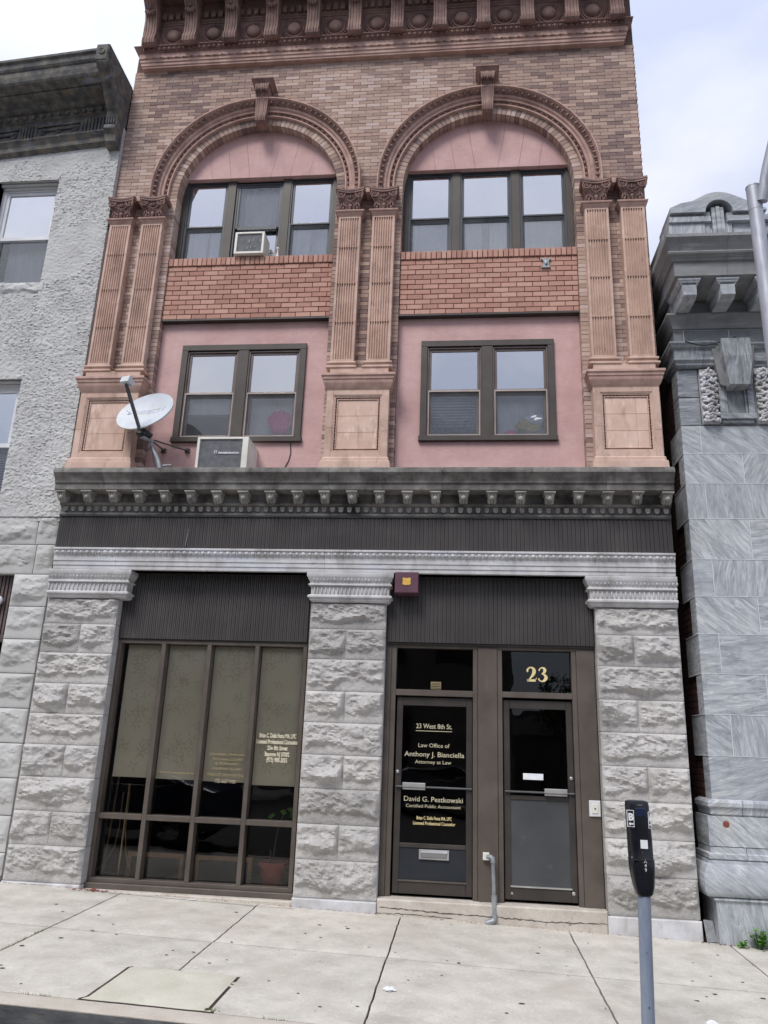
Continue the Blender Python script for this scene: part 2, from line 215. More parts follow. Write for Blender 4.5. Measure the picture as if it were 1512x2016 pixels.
def marble_mat(name='veined_grey_marble', k=0):
    m, nt, p, out = newmat(name)
    def S(r, g, b, S0=globals()['S']): return S0(r + k, g + k, b + k)
    geo = nt.nodes.new('ShaderNodeNewGeometry'); oi = nt.nodes.new('ShaderNodeObjectInfo'); pos = geo.outputs['Position']
    vr = nt.nodes.new('ShaderNodeVectorRotate'); vr.rotation_type = 'Y_AXIS'; nt.links.new(pos, vr.inputs['Vector'])
    ang = ramp(nt, oi.outputs['Random'], [(0, (0.02, 0.02, 0.02)), (0.3, (0.1, 0.1, 0.1)), (0.32, (0.5, 0.5, 0.5)), (0.55, (0.62, 0.62, 0.62)), (0.57, (0.95, 0.95, 0.95)), (0.8, (0.8, 0.8, 0.8)), (0.82, (0.04, 0.04, 0.04)), (1, (0.0, 0.0, 0.0))])
    nt.links.new(mathn(nt, 'MULTIPLY', ang, PI * 0.9), vr.inputs['Angle'])
    off = nt.nodes.new('ShaderNodeVectorMath'); off.operation = 'ADD'; nt.links.new(vr.outputs[0], off.inputs[0])
    cmb = nt.nodes.new('ShaderNodeCombineXYZ'); nt.links.new(mathn(nt, 'MULTIPLY', oi.outputs['Random'], 37.0), cmb.inputs[2]); nt.links.new(cmb.outputs[0], off.inputs[1])
    v = off.outputs[0]
    n1 = noise(nt, v, 1.9, 9, 0.66, 1.8, stretch=(0.9, 1, 4)); n2 = noise(nt, v, 3.6, 9, 0.76, 1.5, stretch=(0.7, 1, 5)); n3 = noise(nt, pos, 2.0, 5)
    c = ramp(nt, n1, [(0.3, S(122, 127, 134)), (0.46, S(156, 160, 166)), (0.56, S(172, 176, 180)), (0.7, S(200, 203, 206))])
    c = mix(nt, maprange(nt, n2, 0.51, 0.62, 0, 0.85), c, S(206, 209, 212)); c = mix(nt, maprange(nt, n2, 0.46, 0.36, 0, 0.65), c, S(112, 116, 124))
    c = mix(nt, maprange(nt, n3, 0.58, 0.72, 0, 0.35), c, S(186, 184, 168))
    fr_ = nt.nodes.new('ShaderNodeMath'); fr_.operation = 'FRACT'; nt.links.new(mathn(nt, 'MULTIPLY', oi.outputs['Random'], 7.31), fr_.inputs[0])
    c = mix(nt, maprange(nt, fr_.outputs[0], 0, 1, 0, 0.38), c, S(138, 144, 152))      # each block its own tone
    c = mix(nt, maprange(nt, noise(nt, pos, 2.2, 6, 0.6, stretch=(2.2, 1, 0.35)), 0.56, 0.74, 0, 0.45), c, S(118, 120, 122))
    sp = noise(nt, pos, 160, 3, 0.7); c = mix(nt, maprange(nt, sp, 0.55, 0.72, 0, 0.4), c, S(120, 122, 126))
    nt.links.new(c, p.inputs['Base Color']); p.inputs['Roughness'].default_value = 0.75; p.inputs['Specular IOR Level'].default_value = 0.3
    bump(nt, p, noise(nt, pos, 90, 5), 0.35, 0.004); return m
M['marble'] = marble_mat(k=8)
M['marble_mid'] = marble_mat('darkened_marble', k=-22)
M['marble_dark'] = surf('sooted_marble', [(0.2, S(108, 109, 110)), (0.5, S(134, 135, 136)), (0.8, S(167, 169, 169))], 3, 0.8, stretch=(0.6, 1, 3), tint=('rand', [(0, S(118, 119, 120)), (1, S(156, 157, 158))]), tint_amt=0.4,
                  stains=[(5, S(189, 190, 190), 0.56, 0.72, 0.5, (0.6, 1, 3)), (2, S(93, 92, 93), 0.5, 0.7, 0.5, (2, 1, 0.7))], bumps=[(60, 0.35, 0.005, None)])

def glass_mat(name, tint, refl, rough=0.0, ior=1.5):
    m, nt, p, out = newmat(name); nt.nodes.remove(p)
    tr = nt.nodes.new('ShaderNodeBsdfTransparent'); tr.inputs[0].default_value = (*tint, 1)
    gl = nt.nodes.new('ShaderNodeBsdfGlossy'); gl.inputs['Roughness'].default_value = rough
    fr = nt.nodes.new('ShaderNodeFresnel'); fr.inputs[0].default_value = ior
    f = mathn(nt, 'MULTIPLY', fr.outputs[0], refl)
    f = mathn(nt, 'MINIMUM', f, 1.0)
    geo = nt.nodes.new('ShaderNodeNewGeometry'); b = nt.nodes.new('ShaderNodeBump'); b.inputs['Strength'].default_value = 0.05; b.inputs['Distance'].default_value = 0.05
    nt.links.new(noise(nt, geo.outputs['Position'], 1.7, 2), b.inputs['Height']); nt.links.new(b.outputs[0], gl.inputs['Normal'])
    mx = nt.nodes.new('ShaderNodeMixShader'); nt.links.new(f, mx.inputs[0]); nt.links.new(tr.outputs[0], mx.inputs[1]); nt.links.new(gl.outputs[0], mx.inputs[2])
    nt.links.new(mx.outputs[0], out.inputs[0]); return m
M['glass_dark'] = glass_mat('smoked_glass', (0.97, 0.965, 0.95), 1.6)
M['glass_up'] = glass_mat('coated_glass', (0.97, 0.98, 1.0), 17.5)
M['glass_mid'] = glass_mat('bright_glass', (0.98, 0.99, 1.0), 9)
M['glass_low'] = glass_mat('clear_glass', (0.98, 0.99, 1.0), 4.0)
def screen_mat():
    m, nt, p, out = newmat('insect_screen')
    tr = nt.nodes.new('ShaderNodeBsdfTransparent'); mx = nt.nodes.new('ShaderNodeMixShader'); geo = nt.nodes.new('ShaderNodeNewGeometry')
    n = noise(nt, geo.outputs['Position'], 60, 4, 0.7, stretch=(1, 1, 1)); n2 = noise(nt, geo.outputs['Position'], 3, 4)
    f = maprange(nt, n, 0.3, 0.7, 0.07, 0.2); nt.links.new(f, mx.inputs[0])
    nt.links.new(tr.outputs[0], mx.inputs[1]); nt.links.new(p.outputs[0], mx.inputs[2]); nt.links.new(mx.outputs[0], out.inputs[0])
    nt.links.new(ramp(nt, n2, [(0.3, S(122, 128, 134)), (0.7, S(164, 170, 176))]), p.inputs['Base Color']); p.inputs['Roughness'].default_value = 0.8
    return m
M['screen'] = screen_mat()

# ------------------------------------------------------------------ mesh builder
class MB:
    def __init__(s): s.v = []; s.f = []; s.t = []; s.tint = None
    def quadstrip(s): pass
    def add(s, vs, fs, tint=None):
        b = len(s.v); s.v.extend(vs); s.f.extend([tuple(i + b for i in f) for f in fs])
        s.t.extend([tint if tint is not None else 0.5] * len(fs))
    def box(s, x0, x1, y0, y1, z0, z1, tint=None, back=True):
        vs = [(x0, y0, z0), (x1, y0, z0), (x1, y1, z0), (x0, y1, z0), (x0, y0, z1), (x1, y0, z1), (x1, y1, z1), (x0, y1, z1)]
        fs = [(0, 1, 5, 4), (1, 2, 6, 5), (3, 0, 4, 7), (4, 5, 6, 7), (3, 2, 1, 0)]
        if back: fs.append((2, 3, 7, 6))
        s.add(vs, fs, tint)
    def sheet(s, x0, x1, y, z0, z1): s.add([(x0, y, z0), (x1, y, z0), (x1, y, z1), (x0, y, z1)], [(0, 1, 2, 3)])
    def bbox(s, x0, x1, y0, y1, z0, z1, c=0.006, tint=None):   # box with chamfered front edges
        vs = [(x0, y0 + c, z0), (x1, y0 + c, z0), (x1, y0 + c, z1), (x0, y0 + c, z1), (x0 + c, y0, z0 + c), (x1 - c, y0, z0 + c), (x1 - c, y0, z1 - c), (x0 + c, y0, z1 - c),
              (x0, y1, z0), (x1, y1, z0), (x1, y1, z1), (x0, y1, z1)]
        fs = [(4, 5, 6, 7), (0, 1, 5, 4), (1, 2, 6, 5), (2, 3, 7, 6), (3, 0, 4, 7), (8, 9, 1, 0), (9, 10, 2, 1), (10, 11, 3, 2), (11, 8, 0, 3), (11, 10, 9, 8)]
        s.add(vs, fs, tint)
    def prism(s, poly, a0, a1, axis='y', tint=None):   # poly in (x,z) for axis y, (y,z) for axis x, (x,y) for axis z
        n = len(poly)
        def P(p, a): return (p[0], a, p[1]) if axis == 'y' else ((a, p[0], p[1]) if axis == 'x' else (p[0], p[1], a))
        vs = [P(p, a0) for p in poly] + [P(p, a1) for p in poly]
        fs = [tuple(range(n)), tuple(range(2 * n - 1, n - 1, -1))] + [(i, i + n, (i + 1) % n + n, (i + 1) % n) for i in range(n)]
        s.add(vs, fs, tint)
    def tube(s, pts, r, n=8, cap=True):
        pts = [Vector(p) for p in pts]; rs = r if isinstance(r, (list, tuple)) else [r] * len(pts)
        vs = []; fs = []; prevu = None
        for i, p in enumerate(pts):
            d = (pts[min(i + 1, len(pts) - 1)] - pts[max(i - 1, 0)]).normalized()
            u = d.orthogonal().normalized() if prevu is None else (prevu - d * prevu.dot(d)).normalized()
            prevu = u; w = d.cross(u)
            for k in range(n):
                a = 2 * PI * k / n; vs.append(tuple(p + (u * math.cos(a) + w * math.sin(a)) * rs[i]))
        for i in range(len(pts) - 1):
            for k in range(n): fs.append((i * n + k, i * n + (k + 1) % n, (i + 1) * n + (k + 1) % n, (i + 1) * n + k))
        if cap: fs.append(tuple(range(n - 1, -1, -1))); fs.append(tuple(range((len(pts) - 1) * n, len(pts) * n)))
        s.add(vs, fs)
    def lathe(s, prof, cx, cy, cz, axis='z', n=20, a0=0.0, a1=2 * PI):   # prof (r, h)
        full = abs(a1 - a0 - 2 * PI) < 1e-6; m = n if full else n + 1
        vs = []; fs = []
        for (r, h) in prof:
            for k in range(m):
                a = a0 + (a1 - a0) * k / n; c, d = r * math.cos(a), r * math.sin(a)
                vs.append((cx + c, cy + d, cz + h) if axis == 'z' else ((cx + c, cy - h, cz + d) if axis == 'y' else (cx + h, cy + c, cz + d)))
        for i in range(len(prof) - 1):
            for k in range(n):
                k2 = (k + 1) % m; fs.append((i * m + k, i * m + k2, (i + 1) * m + k2, (i + 1) * m + k))
        s.add(vs, fs)
    def egg(s, c, rx, ry, rz, nu=8, nv=5, rot=None):
        vs = []; fs = []
        for j in range(nv + 1):
            th = PI * j / nv
            for k in range(nu):
                a = 2 * PI * k / nu; v = Vector((rx * math.sin(th) * math.cos(a), ry * math.sin(th) * math.sin(a), rz * math.cos(th)))
                if rot: v = rot @ v
                vs.append((c[0] + v.x, c[1] + v.y, c[2] + v.z))
        for j in range(nv):
            for k in range(nu): fs.append((j * nu + k, (j + 1) * nu + k, (j + 1) * nu + (k + 1) % nu, j * nu + (k + 1) % nu))
        s.add(vs, fs)
    def mould(s, x0, x1, Y0, prof, mL=True, mR=True, yb=None):
        """moulding run: prof = [(proj, z)...] top to bottom; mitred returns when mL/mR; yb = back plane"""
        yb = Y0 + 0.05 if yb is None else yb
        n = len(prof); vs = []; fs = []
        for (p, z) in prof:
            xl = x0 - (p if mL else 0); xr = x1 + (p if mR else 0)
            vs += [(xl, yb, z), (xl, Y0 - p, z), (xr, Y0 - p, z), (xr, yb, z)]
        for i in range(n - 1):
            a = i * 4; b = a + 4
            fs += [(a + 1, b + 1, b + 2, a + 2), (a, b, b + 1, a + 1), (a + 2, b + 2, b + 3, a + 3)]
        fs += [(0, 1, 2, 3), tuple((n - 1) * 4 + k for k in (3, 2, 1, 0))]
        s.add(vs, fs)
    def obj(s, name, mat, parent=None, loc=None, smooth=None, origin=None):
        me = bpy.data.meshes.new(name); me.from_pydata(s.v, [], s.f); me.materials.append(M[mat] if isinstance(mat, str) else mat)
        if len(set(s.t)) > 1 or (s.t and s.t[0] != 0.5):
            at = me.attributes.new('tint', 'FLOAT', 'FACE'); at.data.foreach_set('value', s.t)
        me.update()
        if smooth:
            me.shade_smooth()
            try: me.set_sharp_from_angle(angle=math.radians(smooth))
            except Exception: pass
        return link(name, me, parent, loc)
WL = {}
def wloc(o): return WL.get(o.name, Vector((0, 0, 0)))
def link(name, me, parent=None, loc=None, rot=None, scale=None):
    """geometry is in world coordinates plus loc"""
    o = bpy.data.objects.new(name, me); col.objects.link(o)
    L = Vector(loc) if loc is not None else Vector((0, 0, 0))
    if parent is not None:
        o.parent = parent; o.location = L - wloc(parent)
        if parent.rotation_euler.z or parent.get('_loc'): o.location = L
    else: o.location = L
    WL[o.name] = L
    if rot: o.rotation_euler = rot
    if scale: o.scale = scale
    return o
def empty(name, loc): 
    o = bpy.data.objects.new(name, None); col.objects.link(o); o.location = loc; WL[o.name] = Vector(loc); o.empty_display_size = 0.1; return o
def tag(o, label=None, cat=None, group=None, kind=None):
    if label: o['label'] = label
    if cat: o['category'] = cat
    if group: o['group'] = group
    if kind: o['kind'] = kind
    return o
def inst(o, parent, loc, rot=None, name=None):
    c = o.copy(); col.objects.link(c)
    if name: c.name = name
    c.parent = parent; c.location = Vector(loc) - (wloc(parent) if parent else Vector((0, 0, 0))); WL[c.name] = Vector(loc)
    if rot: c.rotation_euler = rot
    return c
def stroke_text(body, size, xl, z, y, mat, parent, width=None, name='lettering', bold=0.0, shear=0.0, align='CENTER', depth=0.001):
    size *= .9
    cu = bpy.data.curves.new(name, 'FONT'); cu.body = body; cu.size = size; cu.extrude = depth; cu.offset = bold; cu.shear = shear; cu.align_x = align; cu.resolution_u = 3
    tmp = bpy.data.objects.new('tmp_text', cu); col.objects.link(tmp); dg = bpy.context.evaluated_depsgraph_get(); dg.update()
    me = bpy.data.meshes.new_from_object(tmp.evaluated_get(dg)); bpy.data.objects.remove(tmp); me.name = name
    n = len(me.vertices); co = np.zeros(n * 3); me.vertices.foreach_get('co', co); co = co.reshape(-1, 3)
    sx = 1.0
    if width: sx = width / max(1e-6, co[:, 0].max() - co[:, 0].min())
    out = np.stack([co[:, 0] * sx, -co[:, 2], co[:, 1]], 1); me.vertices.foreach_set('co', out.ravel()); me.materials.clear(); me.materials.append(M[mat]); me.update()
    o = link(name, me, parent, (xl, y, z)); return o

# numpy value noise for relief
_perm = rng.rand(64, 64, 1)
def vnoise(x, y, seed=0):
    r = np.random.RandomState(seed % 9973); g = r.rand(64, 64)
    xi = np.floor(x).astype(int); yi = np.floor(y).astype(int); fx = x - xi; fy = y - yi
    fx = fx * fx * (3 - 2 * fx); fy = fy * fy * (3 - 2 * fy)
    a = g[xi % 64, yi % 64]; b = g[(xi + 1) % 64, yi % 64]; c = g[xi % 64, (yi + 1) % 64]; d = g[(xi + 1) % 64, (yi + 1) % 64]
    return (a * (1 - fx) + b * fx) * (1 - fy) + (c * (1 - fx) + d * fx) * fy
def fbm(x, y, o=4, seed=0):
    s = 0; a = 0.5; t = 0
    for k in range(o): s = s + a * vnoise(x * 2 ** k + 3.1 * k, y * 2 ** k + 1.7 * k, seed + k); t += a; a *= 0.5
    return s / t
def grid_mesh(name, X, Y, Z, mat, parent, smooth=True, loc=None, skirt=None, sharp=50):
    nz, nx = X.shape; vs = np.stack([X, Y, Z], -1).reshape(-1, 3).tolist()
    idx = np.arange(nx * nz).reshape(nz, nx)
    fs = np.stack([idx[:-1, :-1], idx[:-1, 1:], idx[1:, 1:], idx[1:, :-1]], -1).reshape(-1, 4).tolist()
    if skirt is not None:   # walls from the border back to y = skirt
        border = list(idx[0, :]) + list(idx[1:, -1]) + list(idx[-1, -2::-1]) + list(idx[-2:0, 0])
        b0 = len(vs)
        for i in border: v = vs[i]; vs.append([v[0], skirt, v[2]])
        nb = len(border)
        for k in range(nb): k2 = (k + 1) % nb; fs.append([border[k2], border[k], b0 + k, b0 + k2])
    me = bpy.data.meshes.new(name); me.from_pydata(vs, [], fs); me.materials.append(M[mat]); me.update()
    if smooth:
        me.shade_smooth()
        try: me.set_sharp_from_angle(angle=math.radians(sharp))
        except Exception: pass
    return link(name, me, parent, loc)
def rock(x0, x1, z0, z1, yf, seed, mat='granite', parent=None, amp=0.085, name='stone_block', nx=None, g=0.006, edge=0.05, back=None):
    """rock-faced stone: chiselled facets bulging in front of plane yf"""
    r = np.random.RandomState(seed); w = x1 - x0 - g; h = z1 - z0 - g
    nx = nx or max(14, int(w / 0.016)); nz = max(14, int(h / 0.015))
    u = np.linspace(0, 1, nx); v = np.linspace(0, 1, nz); U, V = np.meshgrid(u, v)
    a = w * U; b = h * V
    # envelope rises quickly from the arris
    wob = 0.012 * (fbm(a * 9 + seed, b * 9, 3, seed) - 0.5)
    de = np.minimum(np.minimum(a, w - a), np.minimum(b * 1.2, (h - b) * 1.4)) + wob
    env = np.clip(de / edge, 0, 1); env = 1 - (1 - env) ** 2
    H = np.full_like(a, 1.0)
    for k in range(7):
        cx, cy = r.rand() * w, h * (0.15 + 0.75 * r.rand()); ang = r.uniform(0, 2 * PI); sl = r.uniform(0.6, 2.2)
        d = (a - cx) * math.cos(ang) * 0.7 + (b - cy) * math.sin(ang); H = np.minimum(H, 0.95 - sl * np.maximum(d, 0) / 0.3 * 0.8 + 0.12 * r.rand())
    # undercut towards the bottom: the break line wanders
    brk = h * (0.18 + 0.34 * fbm(a * 4 + seed * 1.3, a * 0 + 2.2, 3, seed + 5)); low = np.clip((brk - b) / (0.09), 0, 1)
    H = np.clip(H, 0.3, 1) - 0.62 * low
    H = H + 0.7 * (fbm(a * 7 + b * 3 + seed, b * 13 - a * 2, 5, seed + 9) - 0.5) + 0.3 * (np.abs(fbm(a * 16, b * 24 + a * 8, 4, seed + 13) - 0.5) * 2 - 0.3)
    D = amp * 1.35 * np.clip(H, 0.02, 1.25) * env
    Y = yf - D; Y[0, :] = yf + 0.004; Y[-1, :] = yf + 0.004; Y[:, 0] = yf + 0.004; Y[:, -1] = yf + 0.004
    return grid_mesh(name, x0 + g / 2 + a, Y, z0 + g / 2 + b, mat, parent, skirt=yf + 0.03 if back is None else back, sharp=24)
def gz(x, y): return -0.194 - 0.0234 * x + 0.02 * (y - 9.1)
# ================================================================== BRICK BUILDING
XL, XR = -5.23, 2.46
BB = empty('brick_building', (-1.385, 9.3, -0.2))
tag(BB, 'tan brick and terracotta row building with two tall arches over a rough stone storefront', 'building')
OPN = [(-4.27, -1.87), (-0.91, 1.51)]
ARC = [(-3.07, 1.2), (0.30, 1.21)]; ACZ = 9.28
YW = 9.2
# body behind the facade: sides, roof, floors (so it stands from any side)
mb = MB()
for a, b in ((XL + .01, -4.275), (-1.865, -.915), (1.515, XR - .01)):
    mb.box(a, b, YW + .008, 9.5, 4.7, 9.11)
z = 4.7
mb.box(XL + .01, XL + .25, 9.5, 19, -0.4, 13.2); mb.box(XR - .25, XR - .005, 9.5, 19, -0.4, 13.2); mb.box(XL + .01, XR - .005, 18.8, 19, -.4, 13.2)
mb.box(XL + .25, XR - .25, 9.3, 18.8, 13.0, 13.2)
mb.box(XL + .25, XR - .25, 9.52, 18.8, 4.35, 4.6); mb.box(XL + .25, XR - .25, 9.52, 18.8, 7.3, 7.5)
for i, ((a, b), (cx, r)) in enumerate(zip(OPN, ARC)):
    # spandrel mortar with a round-headed hole, split in columns
    rr = r + .006; xa = XL + .01 if i == 0 else -1.385; xb = -1.385 if i == 0 else XR - .01
    N = 28; pts = [(cx + rr * math.cos(PI - PI * k / N), ACZ + rr * math.sin(PI * k / N)) for k in range(N + 1)]
    poly = [(xa, 9.11), (cx - rr, 9.11)] + pts + [(cx + rr, 9.11), (xb, 9.11), (xb, 12.9), (xa, 12.9)]
    # fan it into quads so the concave polygon triangulates cleanly
    vs = []; fs = []
    def q(p1, p2, p3, p4):
        k = len(vs)
        for p in (p1, p2, p3, p4): vs.append((p[0], YW + .008, p[1]))
        for p in (p1, p2, p3, p4): vs.append((p[0], 9.46, p[1]))
        fs.append((k, k + 1, k + 2, k + 3)); fs.append((k + 4, k + 5, k + 1, k))
    q((xa, 9.11), (cx - rr, 9.11), (cx - rr, 12.9), (xa, 12.9))
    for k in range(N): q(pts[k], pts[k + 1], (pts[k + 1][0], 12.9), (pts[k][0], 12.9))
    q((cx + rr, 9.11), (xb, 9.11), (xb, 12.9), (cx + rr, 12.9))
    mb.add(vs, fs)
    mb.box(cx - rr - .02, cx - rr, YW + .008, 9.5, 9.1, ACZ); mb.box(cx + rr, cx + rr + .02, YW + .008, 9.5, 9.1, ACZ)
wall = mb.obj('wall', 'mortar', BB)
# face brickwork (small bricks: one real-geometry part)
bw = MB(); L0, H0, g = 0.213, 0.0605, 0.0065
def tintv(x, z): return float(np.clip(0.5 + 0.85 * (random.random() - .5) + 0.35 * (random.random() - .5) + 0.25 * math.sin(x * 1.3 + z * .9), 0, 1))
def bfield(x0, x1, z0, z1, yf, dep, excl=None, L=L0, H=H0, side=0):
    rows = max(1, round((z1 - z0) / H)); h = (z1 - z0) / rows
    for j in range(rows):
        za = z0 + j * h; x = x0 - (L * .5 if (j + side) % 2 else 0)
        while x < x1 - .01:
            a, b = max(x, x0), min(x + L, x1); x += L
            if b - a < .03: continue
            if excl and excl((a + b) / 2, za + h / 2): continue
            e = random.uniform(-.0025, .003)
            bw.box(a + g / 2, b - g / 2, yf + e, yf + dep, za + g / 2, za + h - g / 2, tintv(a, za), back=False)
for (a, b) in ((XL, -4.27), (-1.87, -.91), (1.51, XR)):
    bfield(a, b, 4.72, 9.11, YW, .25, H=.0635)
def ex(x, z):
    for (cx, r) in ARC:
        d = math.hypot(x - cx, max(0, z - ACZ)) if z > ACZ else abs(x - cx)
        if d < 1.42: return True
    return False
bfield(XL, XR, 9.11, 11.63, YW, .05, ex)
# brick ring of each arch: radial bricks, then coursed jambs to the springing
for (cx, r) in ARC:
    n = 56
    for k in range(n):
        a0, a1 = PI * (k + .06) / n, PI * (k + .94) / n; dy = random.uniform(-.002, .003)
        v = []
        for y in (YW + dy, 9.45):
            for (aa, rr) in ((a0, r), (a1, r), (a1, r + .135), (a0, r + .135)): v.append((cx + rr * math.cos(aa), y, ACZ + rr * math.sin(aa)))
        bw.add(v, [(0, 3, 2, 1), (0, 1, 5, 4), (1, 2, 6, 5), (3, 0, 4, 7)], tintv(cx + a0 * 3, 9))
    for s in (-1, 1):
        for j in range(3):
            x0, x1 = (cx - r - .135, cx - r) if s < 0 else (cx + r, cx + r + .135)
            bw.box(x0 + .002, x1 - .002, YW + random.uniform(-.002, .003), 9.45, 9.112 + j * .056, 9.112 + j * .056 + .05, tintv(j, s), back=False)
tag(bw.obj('brickwork', 'brick', BB), kind='stuff')
# corner strip of proud bricks seen at the right arris
bw = MB()
# ------------------------------------------------ red brick spandrels: each brick a part
def unit_brick(name, w, h, d, mat, c=.003):
    b = MB(); b.bbox(-w / 2, w / 2, 0, d, -h / 2, h / 2, c); return b
for pi_, (a, b) in enumerate(OPN):
    z0, z1 = 7.195, 8.055; rows = 11; h = (z1 - z0) / rows; mm = MB(); mm.box(a, b, 9.246, 9.42, 7.185, 8.18); mm.obj('spandrel_bed', 'redmortar', BB)
    sp_ = MB(); sp_.box(a, b, 9.225, 9.43, 7.168, 7.19); sp_.obj('shadow_strip', 'bronze_dark', BB)  # dark strip standing in for the shadow line beneath the overhanging brick panel
    protos = {}
    for j in range(rows):
        x = a - (.106 if j % 2 else 0)
        while x < b - .01:
            p, q_ = max(x, a), min(x + .213, b); x += .213
            if q_ - p < .04: continue
            w = round(q_ - p - .009, 3)
            L = ((p + q_) / 2, 9.235 + random.uniform(-.003, .003), z0 + (j + .5) * h)
            if w not in protos: protos[w] = unit_brick('brick', w, h - .010, .1, 'redbrick').obj('brick', 'redbrick', BB, L)
            else: inst(protos[w], BB, L)
    n = 34; wS = (b - a) / n; pr = None
    for k in range(n):
        L = (a + (k + .5) * wS, 9.215 + random.uniform(-.002, .002), 8.12)
        if pr is None: pr = unit_brick('soldier_brick', wS - .010, .122, .2, 'redbrick').obj('soldier_brick', 'redbrick', BB, L)
        else: inst(pr, BB, L)
# ------------------------------------------------ pink stucco walls under and lunettes above
for (a, b), (wx0, wx1) in zip(OPN, ((-3.93, -2.17), (-.593, 1.166))):
    mb = MB(); y0, y1 = 9.32, 9.42
    mb.box(a, wx0 + .01, y0, y1, 4.7, 7.185); mb.box(wx1 - .01, b, y0, y1, 4.7, 7.185); mb.box(wx0 + .01, wx1 - .01, y0, y1, 4.7, 5.37); mb.box(wx0 + .01, wx1 - .01, y0, y1, 6.8, 7.185)
    # weld into one sheet look: front skin with a hole
    v = [(a, y0 - .002, 4.7), (b, y0 - .002, 4.7), (b, y0 - .002, 7.182), (a, y0 - .002, 7.182), (wx0 + .01, y0 - .002, 5.37), (wx1 - .01, y0 - .002, 5.37), (wx1 - .01, y0 - .002, 6.8), (wx0 + .01, y0 - .002, 6.8)]
    mb.add(v, [(0, 1, 5, 4), (1, 2, 6, 5), (2, 3, 7, 6), (3, 0, 4, 7)])
    mb.obj('stucco_wall', 'pink', BB)
LB = 9.655
for (cx, r) in ARC:
    lines = [(-.75, -.82), (-.46, -.565), (-.17, -.29), (.15, .285), (.45, .56), (.74, .82)]
    def xi(l, z): 
        zt = ACZ + math.sqrt(r * r - l[1] ** 2); return l[0] + (l[1] - l[0]) * (z - LB) / (zt - LB)
    def xz_at(l):
        zt = ACZ + math.sqrt(r * r - l[1] ** 2); return (l[1], zt)
    xe = math.sqrt(r * r - (LB - ACZ) ** 2); G = .0018
    for k in range(7):
        Lb = (-xe, LB) if k == 0 else (lines[k - 1][0] + G, LB); Rb = (xe, LB) if k == 6 else (lines[k][0] - G, LB)
        Lt = (-xe, LB) if k == 0 else (lines[k - 1][1] + G, xz_at(lines[k - 1])[1]); Rt = (xe, LB) if k == 6 else (lines[k][1] - G, xz_at(lines[k])[1])
        aL = math.atan2(Lt[1] - ACZ, Lt[0]); aR = math.atan2(Rt[1] - ACZ, Rt[0])
        arc = [(r * math.cos(aR + (aL - aR) * t / 8), ACZ + r * math.sin(aR + (aL - aR) * t / 8)) for t in range(9)]
        poly = [Lb, Rb] + ([] if k == 6 else []) + arc
        if k == 0: poly = [Rb] + arc[:-1] + [Lb]
        poly = [(cx + p[0], p[1]) for p in poly]
        # drop duplicate neighbours
        pp = []
        for p in poly:
            if not pp or math.hypot(p[0] - pp[-1][0], p[1] - pp[-1][1]) > 1e-4: pp.append(p)
        if math.hypot(pp[0][0] - pp[-1][0], pp[0][1] - pp[-1][1]) < 1e-4: pp.pop()
        m_ = MB(); m_.prism(pp, 9.34, 9.45); m_.obj('lunette_panel', 'pink', BB)
# ------------------------------------------------ archivolts
def sweep_arch(mb, cx, prof, zb=9.11, n=48):
    """prof: (r, y) across; path: straight stilt then half circle"""
    path = [(0.0, zb)] + [(PI * k / n, None) for k in range(n + 1)] + [(PI, zb)]
    vs = []; m = len(prof)
    for (a, zz) in path:
        for (r, y) in prof:
            x = cx - r * math.cos(a); z = ACZ + r * math.sin(a)
            if zz is not None: z = zz
            vs.append((x, y, z))
    fs = [(i * m + k, (i + 1) * m + k, (i + 1) * m + k + 1, i * m + k + 1) for i in range(len(path) - 1) for k in range(m - 1)]
    mb.add(vs, fs)
for (cx, r) in ARC:
    mb = MB(); k = r - 1.2
    sweep_arch(mb, cx, [(1.32 + k, 9.21), (1.32 + k, 9.165), (1.325 + k, 9.155), (1.345 + k, 9.155), (1.35 + k, 9.175), (1.385 + k, 9.175), (1.388 + k, 9.135), (1.425 + k, 9.135), (1.43 + k, 9.118), (1.44 + k, 9.11), (1.475 + k, 9.11), (1.48 + k, 9.125), (1.50 + k, 9.11), (1.52 + k, 9.075), (1.535 + k, 9.04), (1.54 + k, 9.02), (1.558 + k, 9.02), (1.562 + k, 9.21)])
    av = mb.obj('archivolt', 'terra_mid', BB, smooth=35)
    eg = MB()
    def radial(a, rr, y, f):
        Rm = Matrix.Rotation(a - PI / 2, 3, 'Y').transposed() if False else Matrix.Rotation(-(a - PI / 2), 3, 'Y'); f((cx + rr * math.cos(a), y, ACZ + rr * math.sin(a)), Rm)
    n = 50
    for q_ in range(n):
        a = PI * (q_ + .5) / n
        radial(a, 1.508 + k, 9.072, lambda c, R_: eg.egg(c, .027, .024, .036, 8, 5, R_))
        a = PI * (q_ + 1) / n
        radial(a, 1.512 + k, 9.066, lambda c, R_: eg.egg(c, .008, .012, .036, 5, 4, R_))
    for s in (-1, 1):
        for zz in (9.145, 9.235): eg.egg((cx + s * (1.508 + k), 9.072, zz), .036, .024, .027)
    n = 44
    for q_ in range(n):
        a = PI * (q_ + .5) / n
        radial(a, 1.367 + k, 9.165, lambda c, R_: eg.egg(c, .032, .014, .015, 7, 4, R_))
        for d_ in (.44, .5, .56):
            a2 = PI * (q_ + .5 + d_) / n; radial(a2, 1.367 + k, 9.165, lambda c, R_: eg.egg(c, .004, .013, .015, 5, 4, R_))
    tag(eg.obj('egg_and_dart', 'terra_dark', BB, smooth=60), kind='stuff')
